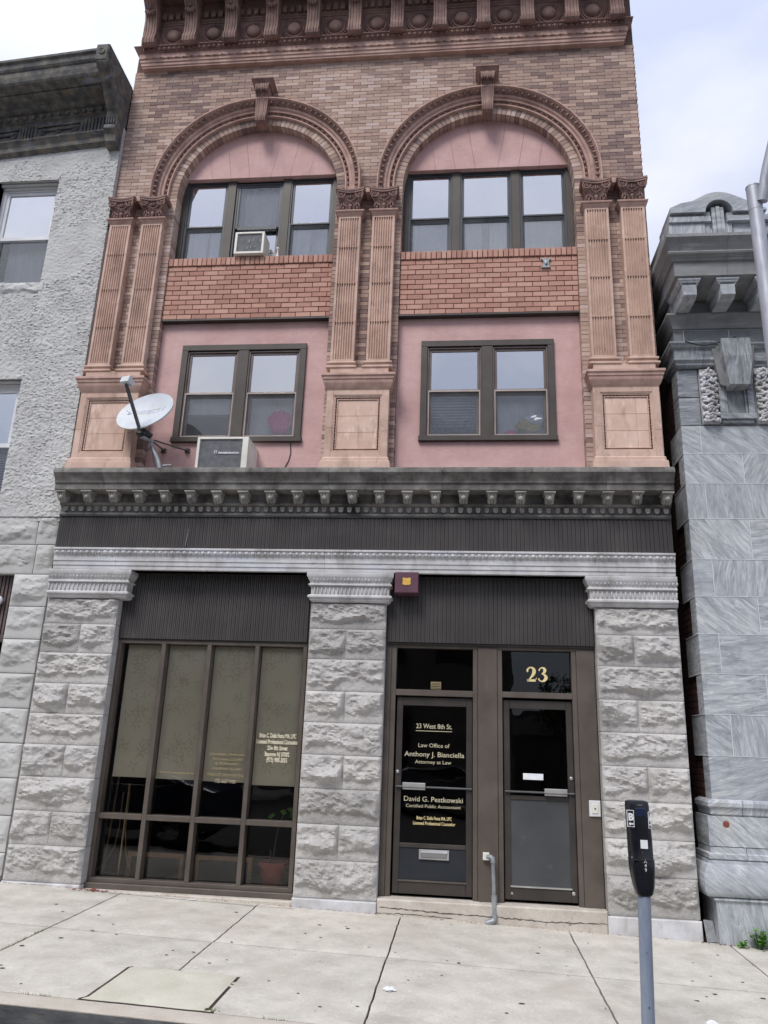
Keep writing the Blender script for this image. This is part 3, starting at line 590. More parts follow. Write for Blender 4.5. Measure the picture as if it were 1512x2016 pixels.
# ------------------------------------------------ keystones
ks = MB()
ks.mould(-.11, .11, 9.0, [(.06, 11.135), (.06, 11.115), (.045, 11.105), (.012, 11.06), (.008, 11.045)], yb=9.22)
def console_prof(off): # y (toward street negative), z
    return [(9.2, 11.05), (8.985 - off, 11.05), (8.965 - off, 10.99), (8.97 - off, 10.94), (9.0 - off, 10.91), (9.03 - off, 10.87), (9.045 - off, 10.7), (9.05 - off, 10.56), (9.03 - off, 10.52), (9.02 - off, 10.46), (9.035 - off, 10.41), (9.07, 10.395), (9.2, 10.40)]
xs = [-.1, -.078, -.07, -.045, -.037, -.012, .012, .037, .045, .07, .078, .1]
for k in range(len(xs) - 1):
    off = 0 if k % 2 else .012
    if k in (5,): off = .016
    w0 = xs[k]; w1 = xs[k + 1]
    pr = console_prof(off); n = len(pr); vs = []
    for (y, z) in pr: t = .74 + .26 * min(1, max(0, (z - 10.4) / .5)); vs.append((w0 * t, y, z))
    for (y, z) in pr: t = .74 + .26 * min(1, max(0, (z - 10.4) / .5)); vs.append((w1 * t, y, z))
    ks.add(vs, [tuple(range(n)), tuple(range(2 * n - 1, n - 1, -1))] + [(i, i + n, (i + 1) % n + n, (i + 1) % n) for i in range(n)])
for k in range(5): ks.egg((-.08 + .04 * k, 8.965, 10.925 + (.01 if k % 2 else 0)), .022, .03, .035)
K0 = ks.obj('keystone', 'terra_dark', BB, (ARC[0][0], 0, 0), smooth=40); inst(K0, BB, (ARC[1][0], 0, 0))
# ------------------------------------------------ pilasters
SH = [-5.02, -4.54, -1.635, -1.155, 1.77, 2.25]
def shaft_block(h, top=0, bot=0):
    mb = MB(); w = .315; nf = 8; fw = .0245; gap = (w - .05) / nf; y0 = 0.0; pts = [(-w / 2, .13), (-w / 2, y0)]
    for k in range(nf):
        c = -w / 2 + .025 + gap * (k + .5)
        for a in range(5): t = PI * a / 4; pts.append((c - fw / 2 * math.cos(t), y0 + .024 * math.sin(t)))
    pts += [(w / 2, y0), (w / 2, .13)]
    n = len(pts); z0, z1 = bot, h - top - .003
    vs = [(p[0], p[1], z0) for p in pts] + [(p[0], p[1], z1) for p in pts]
    mb.add(vs, [(i, i + 1, i + 1 + n, i + n) for i in range(n - 1)])
    mb.add([(-w / 2, y0, z1), (w / 2, y0, z1), (w / 2, .13, z1), (-w / 2, .13, z1), (-w / 2, y0, z0), (w / 2, y0, z0), (w / 2, .13, z0), (-w / 2, .13, z0)], [(0, 1, 2, 3)] if not top else [])
    if top: mb.box(-w / 2, w / 2, y0, .13, z1 + .0005, h - .002)
    if bot: mb.box(-w / 2, w / 2, y0, .13, .002, z0 - .0005)
    return mb
SB = [(6.41, .60, 0, .04), (7.01, .60, 0, 0), (7.61, .58, 0, 0), (8.19, .51, .03, 0)]
pro = [shaft_block(h, t, b_) for (_, h, t, b_) in SB]; first = [None] * 4
nb_ = MB(); nb_.mould(-.157, .157, 9.08, [(.045, 8.775), (.05, 8.765), (.045, 8.75), (.03, 8.745), (.028, 8.73), (.012, 8.715), (.005, 8.695)], yb=9.22)
bs_ = MB(); bs_.mould(-.157, .157, 9.08, [(.008, 6.415), (.025, 6.405), (.034, 6.395), (.034, 6.38), (.022, 6.372), (.014, 6.36), (.014, 6.35), (.035, 6.34), (.045, 6.33), (.045, 6.312), (.035, 6.302)], yb=9.22)
# capital
cp = MB()
cp.mould(-.13, .13, 9.085, [(.035, 9.06), (.02, 9.0), (.004, 8.9), (0, 8.82), (.006, 8.78)], yb=9.22)
ab = [(-.195, 9.22), (-.205, 9.02), (-.19, 8.985)] + [(-.19 + .38 * k / 8, 8.985 + .045 * math.sin(PI * k / 8)) for k in range(1, 8)] + [(.19, 8.985), (.205, 9.02), (.195, 9.22)]
cp.prism(ab, 9.055, 9.085, 'z'); cp.prism([(x * 1.03, y - .008 if y < 9.2 else y) for x, y in ab], 9.085, 9.112, 'z')
for s in (-1, 1):
    sp = []
    for k in range(26):
        t = k / 25; a = t * 2.4 * 2 * PI * .62; rr = .052 * (1 - t * .85); sp.append((s * (.128 + rr * math.cos(a + PI * .9) * 1.0), 9.02 - .018 + .02 * t, 9.0 + rr * math.sin(a + PI * .9)))
    band = [(s * x, y, z) for x, y, z in ((.0, 9.045, 8.925), (.035, 9.04, 8.935), (.065, 9.03, 8.95), (.10, 9.015, 8.965), (.15, 9.0, 8.96))]
    cp.tube(sp, [.012 - .006 * k / 25 for k in range(26)], 6); cp.tube(band, .012, 6); cp.egg((s * .13, 9.012, 9.0), .014, .016, .014)
    cp.tube([(s * .17, 9.0, 9.045), (s * .185, 8.995, 9.0), (s * .165, 9.02, 8.95), (s * .13, 9.05, 8.915)], .011, 6)
    for (x, z, rx, rz, an) in ((.05, 8.985, .012, .03, .5), (.075, 9.0, .01, .026, .9), (.03, 9.0, .011, .034, .25), (.125, 8.86, .014, .06, -.15), (.095, 8.875, .014, .055, .25), (.06, 8.845, .014, .04, .5), (.1, 8.81, .02, .03, 0), (.055, 8.80, .014, .024, .3), (.135, 8.92, .018, .02, -.6)):
        cp.egg((s * x, 9.06, z), rx, .024, rz, 7, 5, Matrix.Rotation(s * an, 3, 'Y'))
    cp.tube([(s * .02, 9.065, 8.885), (s * .035, 9.055, 8.9), (s * .03, 9.05, 8.915), (s * .015, 9.055, 8.905)], .007, 5)
for (x, z, rx, rz) in ((0, 8.995, .012, .042), (0, 8.845, .03, .035), (0, 8.80, .016, .025), (0, 8.9, .015, .015)): cp.egg((x, 9.055, z), rx, .026, rz)
nk0 = bs0 = cp0 = None
for i, x in enumerate(SH):
    for k in range(4):
        L = (x, 9.08, SB[k][0])
        if first[k] is None: first[k] = pro[k].obj('shaft_block', 'terra_light', BB, L)
        else: inst(first[k], BB, L)
    if nk0 is None: nk0 = nb_.obj('necking', 'terra_mid', BB, (x, 0, 0), smooth=40); bs0 = bs_.obj('pilaster_base', 'terra_light', BB, (x, 0, 0), smooth=40); cp0 = cp.obj('capital', 'terra_dark', BB, (x, 0, 0), smooth=50)
    else: inst(nk0, BB, (x, 0, 0)); inst(bs0, BB, (x, 0, 0)); inst(cp0, BB, (x, 0, 0))
# ------------------------------------------------ pedestals
for i, (a, b, s) in enumerate(((-5.18, -4.37, 0), (-1.80, -.985, 0), (1.60, 2.41, 0))):
    mb = MB(); mb.mould(a + .02, b - .02, 9.05, [(0, 6.305), (0, 6.205)], yb=9.22); mb.obj('plinth_course', 'terra_light', BB)
    mb = MB(); mb.mould(a, b, 9.05, [(.075, 6.2), (.08, 6.19), (.08, 6.165), (.065, 6.155), (.062, 6.12), (.05, 6.11), (.048, 6.075), (.04, 6.06), (.025, 6.02), (.01, 6.0), (.004, 5.985)], yb=9.22); mb.obj('pedestal_cap', 'terra_mid', BB, smooth=30)
    mb = MB(); mb.mould(a, b, 9.05, [(.008, 5.045), (.02, 5.03), (.022, 4.99), (.04, 4.98), (.045, 4.9), (.045, 4.72)], yb=9.22); mb.obj('pedestal_base', 'terra_light', BB, smooth=30)
    pa, pb, pz0, pz1 = a + .085, b - .085, 5.115, 5.915
    mb = MB()
    for (x0, x1, z0, z1) in ((a, pa, 5.045, 5.45), (a, pa, 5.454, 5.985), (pb, b, 5.045, 5.40), (pb, b, 5.404, 5.985)):
        t = MB(); t.box(x0, x1, 9.05, 9.22, z0, z1); t.obj('pedestal_block', 'terra_light', BB)
    for (z0, z1) in ((5.045, pz0), (pz1, 5.985)):
        t = MB(); t.box(pa + .002, pb - .002, 9.05, 9.22, z0, z1); t.obj('pedestal_block', 'terra_light', BB)
    # sunk fillets and beads
    t = MB()
    for (e, y) in ((0.0, 9.058), (.016, 9.066), (.05, 9.074)):
        w = .016 if e < .03 else .01
        t.box(pa + e, pb - e, y, 9.12, pz1 - e - w, pz1 - e); t.box(pa + e, pb - e, y, 9.12, pz0 + e, pz0 + e + w)
        t.box(pa + e, pa + e + w, y, 9.12, pz0 + e + w, pz1 - e - w); t.box(pb - e - w, pb - e, y, 9.12, pz0 + e + w, pz1 - e - w)
    t.obj('panel_moulding', 'terra_light', BB)
    t = MB(); e = .04
    nz = 17
    for k in range(nz):
        z_ = pz0 + e + (pz1 - pz0 - 2 * e) * (k + .5) / nz
        for x_ in (pa + e, pb - e): t.egg((x_, 9.078, z_), .010, .010, .015 if k % 2 else .009, 6, 4)
    nx_ = 13
    for k in range(nx_):
        x_ = pa + e + (pb - pa - 2 * e) * (k + .5) / nx_; t.egg((x_, 9.078, pz1 - e), .015 if k % 2 else .009, .01, .01, 6, 4)
    tag(t.obj('bead_row', 'terra_dark', BB, smooth=60), kind='stuff')
    hh = (pz1 - pz0 - .12) / 3
    for k in range(3):
        z0 = pz0 + .06 + k * hh
        cols_ = [(pa + .06, pb - .06)] if i < 2 else [(pa + .06, pb - .2), (pb - .2, pb - .06)]
        for (x0, x1) in cols_:
            t = MB(); t.bbox(x0 + .001, x1 - .001, 9.088, 9.13, z0 + .0015, z0 + hh - .0015, .002); t.obj('panel_tile', 'terra_face', BB)
    t = MB(); t.box(pa, pb, 9.094, 9.2, pz0, pz1); t.obj('panel_backing', 'mortar', BB)
    # small keyed stone bridging the two capitals
    if True:
        c = (a + b) / 2; t = MB(); t.prism([(c - .03, 9.06), (c + .03, 9.06), (c + .045, 9.125), (c - .045, 9.125)], 9.03, 9.2); t.obj('bridging_block', 'terra_mid', BB)
# ------------------------------------------------ top band, bosses, consoles, cornice
xa, xb = -5.09, 2.305
for k, (x0, x1) in enumerate(zip(np.linspace(xa, xb, 13)[:-1], np.linspace(xa, xb, 13)[1:])):
    mb = MB(); mb.mould(x0 + .0012, x1 - .0012, 9.12, [(.05, 11.86), (.052, 11.775), (.052, 11.765), (.035, 11.76), (.035, 11.71), (.02, 11.705), (.02, 11.655), (.006, 11.65), (.004, 11.62)], mL=k == 0, mR=k == 11, yb=9.22); mb.obj('architrave_block', 'terra_mid', BB)
mb = MB(); mb.mould(xa, xb, 9.12, [(.125, 11.945), (.125, 11.935), (.105, 11.925), (.075, 11.885), (.065, 11.865), (.05, 11.86)], yb=9.22); mb.obj('leaf_moulding', 'terra_dark', BB, smooth=40)
mb = MB(); n = 92
for k in range(n):
    x = xa + (xb - xa) * (k + .5) / n; mb.egg((x, 9.025, 11.897), .026, .018, .03, 7, 4); mb.egg((x, 9.012, 11.888), .008, .014, .02, 5, 4)
    mb.egg((x + (xb - xa) / n / 2, 9.022, 11.9), .006, .016, .034, 5, 4)
n = 60
for k in range(n):
    x = xa + (xb - xa) * (k + .5) / n; mb.egg((x, 9.07, 11.77), .026, .012, .012, 6, 4); mb.egg((x + .04, 9.07, 11.77), .008, .012, .012, 5, 4)
tag(mb.obj('leaf_and_bead_ornament', 'terra_dark', BB, smooth=60), kind='stuff')
mb = MB(); mb.box(xa - .03, xb + .03, 9.10, 9.22, 11.95, 12.9); mb.obj('frieze', 'terra_dark', BB)
mb = MB(); mb.mould(xa, xb, 9.12, [(.05, 12.5), (.05, 12.48), (.03, 12.46), (.03, 12.43)], yb=9.22); mb.obj('frieze_fillet', 'terra_dark', BB)
dp = None
for k in range(64):
    x = xa + .05 + k * .1155
    if dp is None: t = MB(); t.bbox(-.035, .035, 9.03, 9.12, 12.505, 12.62, .005); dp = t.obj('dentil', 'terra_dark', BB, (x, 0, 0))
    else: inst(dp, BB, (x, 0, 0))
cx_ = [-4.95 + k * (2.19 + 4.95) / 11 for k in range(12)]
bo = MB(); bo.lathe([(.19, .0), (.19, .022), (.178, .028), (.168, .012), (.16, .012), (.155, .03), (.142, .034), (.135, .016), (.118, .018), (.112, .045), (.09, .068), (.06, .082), (.03, .088), (0.001, .09)], 0, 9.1, 12.19, 'y', 28)
b0 = None
for k in range(11):
    x = (cx_[k] + cx_[k + 1]) / 2
    if b0 is None: b0 = bo.obj('boss', 'terra_dark', BB, (x, 0, 0), smooth=45)
    else: inst(b0, BB, (x, 0, 0))
co = MB()
def cprof(o):
    return [(9.12, 12.85), (8.56 - o, 12.85), (8.54 - o, 12.78), (8.56 - o, 12.71), (8.62 - o, 12.66), (8.70 - o, 12.64), (8.78 - o, 12.6), (8.855 - o, 12.52), (8.90 - o, 12.42), (8.925 - o, 12.3), (8.935 - o, 12.18), (8.93 - o, 12.08), (8.91 - o, 12.02), (8.90 - o, 11.97), (8.915 - o, 11.91), (8.95 - o, 11.885), (9.12, 11.95)]
xs = [-.097, -.072, -.062, -.03, -.022, .022, .03, .062, .072, .097]
for k in range(len(xs) - 1):
    co.prism([(y, z) for y, z in cprof(.012 if k % 2 == 0 else 0)], xs[k], xs[k + 1], 'x')
for s in (-1, 1):
    co.lathe([(.055, 0), (.055, .012), (.04, .012), (.036, .006), (.022, .006), (.018, .016), (0.001, .018)], s * .097, 8.965, 11.955, 'x', 14) if s > 0 else co.lathe([(.055, 0), (.055, -.012), (.04, -.012), (.036, -.006), (.022, -.006), (.018, -.016), (0.001, -.018)], s * .097, 8.965, 11.955, 'x', 14)
    co.lathe([(.09, 0), (.09, .014 * s), (.07, .014 * s), (.065, .006 * s), (.03, .02 * s), (.001, .02 * s)], s * .097, 8.64, 12.74, 'x', 14)
for an in (-1.15, -.75, -.38, 0, .38, .75, 1.15):
    r_ = .075 if abs(an) < .5 else .06; co.egg((math.sin(an) * r_, 8.86 - .02, 12.49 - math.cos(an) * r_ * .8), .014, .018, .045, 6, 5, Matrix.Rotation(-an + PI, 3, 'Y'))
co.egg((0, 8.82, 12.52), .024, .03, .024)
c0 = None
for x in cx_:
    if c0 is None: c0 = co.obj('console_bracket', 'terra_dark', BB, (x, 0, 0), smooth=40)
    else: inst(c0, BB, (x, 0, 0))
mb = MB(); mb.mould(xa - .02, xb + .06, 9.05, [(.85, 13.35), (.85, 13.3), (.74, 13.2), (.68, 13.12), (.68, 13.0), (.6, 12.99), (.6, 12.86)], mL=False, mR=False, yb=9.3); mb.obj('cornice', 'terra_dark', BB, smooth=30)
# ================================================================== stone ledge, fascias, piers
LX0, LX1 = -5.21, 2.455
js = [LX0 + 0.39, -4.35, -1.66, -1.05, -.27, 1.66, LX1 - 0.0]
js[0] = -5.19; js[-1] = 2.435
lp = [(.37, 4.79), (.39, 4.745), (.39, 4.722), (.375, 4.715), (.36, 4.69), (.33, 4.655), (.32, 4.63), (.32, 4.612), (.30, 4.608), (.295, 4.53), (.28, 4.522), (.11, 4.522), (.11, 4.42), (.125, 4.412), (.13, 4.395), (.115, 4.378), (.075, 4.372), (.06, 4.29), (.085, 4.284), (.085, 4.262), (.07, 4.245)]
for k in range(6):
    mb = MB(); mb.mould(js[k] + .0015, js[k + 1] - .0015, 9.10, lp, mL=False, mR=False, yb=9.25); mb.obj('ledge_stone', 'stone_dark', BB, smooth=25)
mo = MB()
mo.prism([(9.0, 4.52), (8.83, 4.52), (8.825, 4.498), (8.84, 4.49), (8.84, 4.475), (8.865, 4.44), (8.90, 4.408), (8.94, 4.40), (8.965, 4.415), (8.99, 4.45), (9.0, 4.47)], -.052, .052, 'x')
mo.prism([(9.0, 4.52), (8.815, 4.52), (8.81, 4.505), (8.825, 4.497), (9.0, 4.497)], -.068, .068, 'x')
for s in (-.03, 0, .03): mo.tube([(s, 8.838, 4.49), (s, 8.852, 4.455), (s, 8.89, 4.412), (s, 8.94, 4.395)], .013, 5)
mo.egg((0, 8.85, 4.44), .03, .025, .03)
m0 = None
for k in range(23):
    x = -5.115 + k * (2.365 + 5.115) / 22
    if m0 is None: m0 = mo.obj('modillion', 'stone_mid', BB, (x, 0, 0), smooth=40)
    else: inst(m0, BB, (x, 0, random.uniform(-.004, .004)))
mb = MB(); n = 72
for k in range(n):
    x = -5.17 + (k + .5) * 7.6 / n; sc_ = random.uniform(.85, 1.08)
    mb.prism([(x - .031 * sc_, 4.366), (x + .031 * sc_, 4.366), (x + .027 * sc_, 4.318), (x + .014, 4.302), (x - .014, 4.302), (x - .027 * sc_, 4.318)], 9.005, 9.06)
tag(mb.obj('egg_ornament', 'stone_mid', BB), kind='stuff')
def ribbed(x0, x1, y, z0, z1, name='ribbed_panel', pitch=.0465):
    mb = MB(); pts = []; x = x0; k = 0
    while x < x1 - .001:
        p = min(pitch * (1.0 if k % 3 else 1.25) , x1 - x); pts += [(x, y + .012), (x + .004, y + .012), (x + .006, y), (x + p * .55, y), (x + p * .58, y + .004), (x + p - .001, y + .004)]; x += p; k += 1
    pts.append((x1, y + .012)); n = len(pts)
    mb.add([(p[0], p[1], z0) for p in pts] + [(p[0], p[1], z1) for p in pts], [(i, i + 1, i + 1 + n, i + n) for i in range(n - 1)])
    mb.add([(x0, y + .011, z0), (x1, y + .011, z0), (x1, y + .08, z0), (x0, y + .08, z0)], [(0, 1, 2, 3)])
    return mb.obj(name, 'ribbed', BB)
ribbed(-5.185, 2.405, 9.035, 3.805, 4.25)
mb = MB(); mb.box(-5.19, 2.41, 9.02, 9.04, 4.236, 4.252); mb.box(-5.2, 2.44, 9.06, 9.3, 3.54, 4.6); mb.obj('fascia_backing', 'bronze_dark', BB)
t = MB(); t.tube([(-3.46, 9.031, 4.02), (-3.475, 9.031, 3.86)], .004, 4); t.tube([(-3.455, 9.031, 4.08), (-3.46, 9.031, 4.03)], .002, 4); t.obj('scratch_mark', 'galv', BB)
# belt
bj = [-5.15, -4.33, -1.69, 1.56, 2.428]
bp = [(.14, 3.805), (.145, 3.80), (.145, 3.782), (.13, 3.778), (.125, 3.74), (.11, 3.712), (.105, 3.708), (.105, 3.645), (.095, 3.642), (.095, 3.59), (.085, 3.587), (.085, 3.54)]
for k in range(4):
    mb = MB(); mb.mould(bj[k] + .0015, bj[k + 1] - .0015, 9.08, bp, mL=False, mR=False, yb=9.2); mb.obj('belt_stone', 'stone_clean', BB, smooth=20)
mb = MB(); n = 96
for k in range(n):
    x = -5.14 + (k + .5) * 7.56 / n; s = random.uniform(.8, 1.1); mb.egg((x, 8.955, 3.748), .028 * s, .02, .026 * s, 7, 4); mb.egg((x + .04, 8.952, 3.742), .006, .014, .026, 5, 4)
tag(mb.obj('belt_ornament', 'stone_clean', BB, smooth=60), kind='stuff')
# pier caps
for i, (a, b, mL, mR) in enumerate(((-5.195, -4.205, False, True), (-1.81, -.93, True, True), (1.49, 2.44, True, False))):
    mb = MB(); mb.mould(a, b, 9.08, [(.082, 3.538), (.088, 3.53), (.088, 3.495), (.08, 3.48), (.066, 3.45), (.048, 3.42), (.05, 3.405), (.065, 3.4), (.068, 3.385), (.05, 3.378), (.038, 3.374), (.034, 3.275), (.055, 3.268), (.07, 3.255), (.07, 3.238), (.05, 3.228), (.045, 3.222), (.045, 3.205), (.03, 3.195), (.02, 3.185)], mL=mL, mR=mR, yb=9.3)
    mb.obj('pier_cap', 'stone_cap', BB, smooth=30)
    mb = MB(); n = 18
    for k in range(n + 1):
        x = a + .0 + (b - a) * k / n; x = min(max(x, a + .01), b - .01)
        mb.egg((x, 9.043, 3.325), .013, .018, .052, 6, 6)
    for k in range(n):
        x = a + (b - a) * (k + .5) / n; mb.tube([(x + .026 * math.cos(t), 9.042, 3.345 + .022 * math.sin(t)) for t in [PI * q / 5 for q in range(6)]], .008, 5)
    n = 22
    for k in range(n):
        x = a - .02 + (b - a + .04) * (k + .5) / n; mb.egg((x, 9.018 + random.uniform(0, .008), 3.455), .018 * random.uniform(.5, 1.1), .02, .026, 6, 4)
    tag(mb.obj('cap_carving', 'stone_cap', BB, smooth=60), kind='stuff')
CZs = [3.185, 2.87, 2.513, 2.145, 1.79, 1.434, 1.07, .695, .33, -.055]
for i, (a, b, sp) in enumerate(((-5.205, -4.275, -4.73), (-1.848, -.925, -1.37), (1.512, 2.445, 1.98))):
    mb = MB(); mb.box(a + .02, b - .02, 9.11, 9.5, -.4, 3.5); mb.obj('pier_core', 'stuccostone', BB)
    for k in range(9):
        z1, z0 = CZs[k], CZs[k + 1]
        if k % 2: 
            q_ = sp + random.uniform(-.05, .05); rock(a, q_, z0, z1, 9.1, 100 * i + k * 3 + 1, parent=BB, back=9.28, amp=.08); rock(q_, b, z0, z1, 9.1, 100 * i + k * 3 + 2, parent=BB, back=9.28, amp=.08)
        else: rock(a, b, z0, z1, 9.1, 100 * i + k * 3, parent=BB, back=9.28, amp=.088)
    mb = MB(); mb.bbox(a - (0 if i == 0 else .005), b + (0 if i < 2 else .005), 9.075, 9.4, gz((a + b) / 2, 9.1) - .15, -.062, .01); mb.obj('pier_base', 'stone_clean', BB)
# sills
mb = MB(); mb.bbox(-4.27, -1.85, 9.1, 9.5, -.4, -.105, .012); mb.obj('window_sill_stone', 'sillstone', BB)
r_ = grid_mesh
mb = MB(); mb.bbox(-.922, 1.507, 9.09, 9.6, -.4, -.022, .014); mb.obj('door_step', 'sillstone', BB)
ribbed(-4.27, -1.895, 9.215, 2.72, 3.56); ribbed(-.922, 1.505, 9.19, 2.745, 3.56)
mb = MB(); mb.box(-4.28, -1.86, 9.24, 9.5, 2.70, 3.6); mb.box(-.92, 1.51, 9.215, 9.5, 2.72, 3.6); mb.obj('panel_backing', 'bronze_dark', BB)
# ================================================================== storefront window
sf = MB(); Y0, Y1 = 9.245, 9.39
def fr(mb, x0, x1, z0, z1, y0=Y0, y1=Y1): mb.bbox(x0, x1, y0, y1, z0, z1, .004)
sf.bbox(-4.325, -1.85, 9.19, 9.4, -.105, -.045, .006)
fr(sf, -4.29, -1.885, -.045, .0); fr(sf, -4.29, -1.885, 2.665, 2.718); fr(sf, -4.29, -4.235, .0, 2.665); fr(sf, -1.935, -1.885, .0, 2.665)
MX = [-3.685, -3.105, -2.505]
for x in MX: fr(sf, x - .027, x + .027, .0, 2.665)
px_ = [-4.235] + MX + [-1.935]
for k in range(4):
    a, b = px_[k] + (.027 if k else 0), px_[k + 1] - (.027 if k < 3 else 0)
    fr(sf, a, b, .63, .69)
SF = sf.obj('storefront_window', 'bronze', BB)
for k in range(4):
    a, b = px_[k] + (.027 if k else 0), px_[k + 1] - (.027 if k < 3 else 0)
    for (z0, z1) in ((0, .63), (.69, 2.665)):
        t = MB(); t.sheet(a, b, 9.355, z0, z1); t.obj('pane', 'glass_dark', SF)
# roller blinds with a printed bamboo-leaf pattern
for k, zb in enumerate((1.12, 1.115, 1.11, 1.09)):
    a, b = px_[k] + .032, px_[k + 1] - .03
    if k == 0: a = -4.19
    t = MB(); t.box(a, b, 9.382, 9.386, zb, 2.66); t.box(a, b, 9.377, 9.392, zb - .03, zb + .0); bl = t.obj('roller_blind', 'blind', SF)
    t = MB()
    for q_ in range(30):
        cx, cz = random.uniform(a + .06, b - .06), random.uniform(zb + .1, 2.6); n = random.randint(4, 6); a0 = random.uniform(0, 6.28)
        for w in range(n):
            an = a0 + w * 2 * PI / n * random.uniform(.85, 1.1); L = random.uniform(.06, .11); d = (math.cos(an), math.sin(an)); e = (-d[1] * .009, d[0] * .009)
            pts = [(cx + d[0] * .012, cz + d[1] * .012), (cx + d[0] * L * .4 + e[0], cz + d[1] * L * .4 + e[1]), (cx + d[0] * L, cz + d[1] * L), (cx + d[0] * L * .4 - e[0], cz + d[1] * L * .4 - e[1])]
            if all(a < p[0] < b for p in pts): t.add([(p[0], 9.3812 - (q_ * 6 + w) * 1.2e-5, p[1]) for p in pts], [(0, 1, 2, 3)])
    tag(t.obj('leaf_print', 'blindleaf', SF), kind='stuff')
def line(body, x0, x1, z, size, y, mat, parent, bold=0): return stroke_text(body, size, (x0 + x1) / 2, z, y, mat, parent, width=x1 - x0, bold=bold)
for (b_, x0, x1, z) in (('Brian C. Della Pesca MA, LPC', -2.42, -1.975, 1.60), ('Licensed Professional Counselor', -2.455, -1.95, 1.53), ('23w 8th Street', -2.315, -2.07, 1.46), ('Bayonne NJ 07002', -2.34, -2.045, 1.39), ('(973) 900-2055', -2.315, -2.065, 1.325)):
    line(b_, x0, x1, z, .078, 9.352, 'creambright', SF, .0016)
for (b_, x0, x1, z) in (('Escandon, Fernicola,', -3.0, -2.575, 1.375), ('Anderson, Covelli', -2.965, -2.6, 1.32), ('& McPherson', -2.93, -2.65, 1.27), ('Attorneys at Law', -2.96, -2.61, 1.215), ('Robert M. Anderson, Esq.', -3.01, -2.57, 1.145), ('732-663 1920', -2.915, -2.665, 1.07)):
    line(b_, x0, x1, z, .06, 9.352, 'fadedgold' if '732' not in b_ else 'cream', SF)
line('Frank P. Kasprowski, Esq.', -3.61, -3.17, 1.15, .045, 9.352, 'fadedgold', SF)
# ================================================================== entrance doors
df = MB(); Y0, Y1 = 9.25, 9.36
fr(df, -.922, 1.505, 2.685, 2.75); 
df.bbox(-.922, -.86, 9.235, 9.36, -.02, 2.685, .003); fr(df, -.858, -.80, -.02, 2.685)
fr(df, .105, .16, -.02, 2.685); df.bbox(.162, .385, 9.235, 9.36, -.02, 2.70, .004); fr(df, .388, .443, -.02, 2.685)
fr(df, 1.24, 1.295, -.02, 2.685); df.bbox(1.297, 1.505, 9.235, 9.36, -.02, 2.70, .004)
fr(df, -.80, .105, 2.13, 2.20); fr(df, .443, 1.24, 2.14, 2.205)
DF = df.obj('entrance_frame', 'bronze', BB)
for (a, b, z0) in ((-.80, .105, 2.20), (.443, 1.24, 2.205)):
    t = MB(); t.sheet(a, b, 9.33, z0, 2.685); t.obj('transom_pane', 'glass_dark', DF)
def door(a, b, panel_z, pmat):
    t = MB(); y0, y1 = 9.285, 9.335
    t.bbox(a, a + .07, y0, y1, .01, 2.115, .004); t.bbox(b - .07, b, y0, y1, .01, 2.115, .004); t.bbox(a + .07, b - .07, y0, y1, 2.02, 2.115, .004); t.bbox(a + .07, b - .07, y0, y1, .01, .135, .004)
    t.bbox(a + .07, b - .07, y0, y1, panel_z - .02, panel_z + .025, .004)
    D = t.obj('door', 'bronze_dark', BB)
    t = MB(); t.sheet(a + .07, b - .07, y0 + .02, panel_z + .025, 2.02); t.obj('pane', 'glass_dark', D)
    t = MB(); t.box(a + .07, b - .07, y0 + .012, y1 - .005, .135, panel_z - .02); t.obj('kick_panel', pmat, D)
    t = MB(); t.box(a + .06, b - .06, y0 - .012, y0 + .01, .135, .15); t.obj('glazing_bead', 'steel' if panel_z > 1 else 'bronze', D)
    return D
DL = door(-.78, .10, .50, 'navy'); DR = door(.455, 1.235, 1.05, 'slate')
for (D, a, b, hx0, hx1, z) in ((DL, -.765, .095, -.69, -.43, 1.125), (DR, .465, 1.23, .90, 1.15, 1.12)):
    t = MB(); t.tube([(a, 9.262, z - .005), (b, 9.262, z - .005)], .011, 8); t.tube([(a + .01, 9.262, z - .005), (a + .01, 9.29, z - .005)], .01, 6); t.tube([(b - .01, 9.262, z - .005), (b - .01, 9.29, z - .005)], .01, 6); t.obj('push_bar', 'leadgrey', D, smooth=40)
    t = MB(); t.bbox(hx0, hx1, 9.225, 9.262, z - .01, z + .04, .006); t.bbox(hx0 + .002, hx1 - .002, 9.238, 9.262, z - .035, z - .012, .004); t.obj('push_paddle', 'steel', D)
t = MB(); t.lathe([(.018, 0), (.018, .012), (.012, .015), (.0005, .015)], -.752, 9.285, 1.277, 'y', 14); t.obj('lock_cylinder', 'steel', DL, smooth=40)
t = MB(); t.lathe([(.018, 0), (.018, .012), (.012, .015), (.0005, .015)], 1.2, 9.285, 1.277, 'y', 14); t.obj('lock_cylinder', 'steel', DR, smooth=40)
t = MB(); t.bbox(-.49, -.155, 9.272, 9.297, .365, .465, .004); ms = t.obj('mail_slot', 'steel', DL)
t = MB(); t.bbox(-.465, -.18, 9.262, 9.273, .385, .435, .006); t.tube([(-.465, 9.262, .442), (-.18, 9.262, .442)], .008, 6); t.obj('slot_flap', 'chrome', DL)
t = MB(); t.bbox(.67, .895, 9.293, 9.304, 1.245, 1.312, .002); t.obj('paper_note', 'paper', DR)
t = MB(); t.lathe([(.014, 0), (.01, .004), (.0005, .005)], .53, 9.285, .07, 'y', 12); t.obj('rivet', 'steel', DR)
t = MB(); t.lathe([(.02, 0), (.014, .004), (.0005, .005)], 1.19, 9.285, .10, 'y', 7); t.obj('rivet', 'steel', DR)
t = MB(); t.box(-.39, -.27, 9.324, 9.3295, 2.215, 2.30); t.obj('window_sticker', 'fadedgold', DF)
t = MB()
for k in range(4): t.box(-.385, -.275, 9.322, 9.3245, 2.225 + k * .019, 2.232 + k * .019)
t.obj('sticker_lines', 'black', DF)
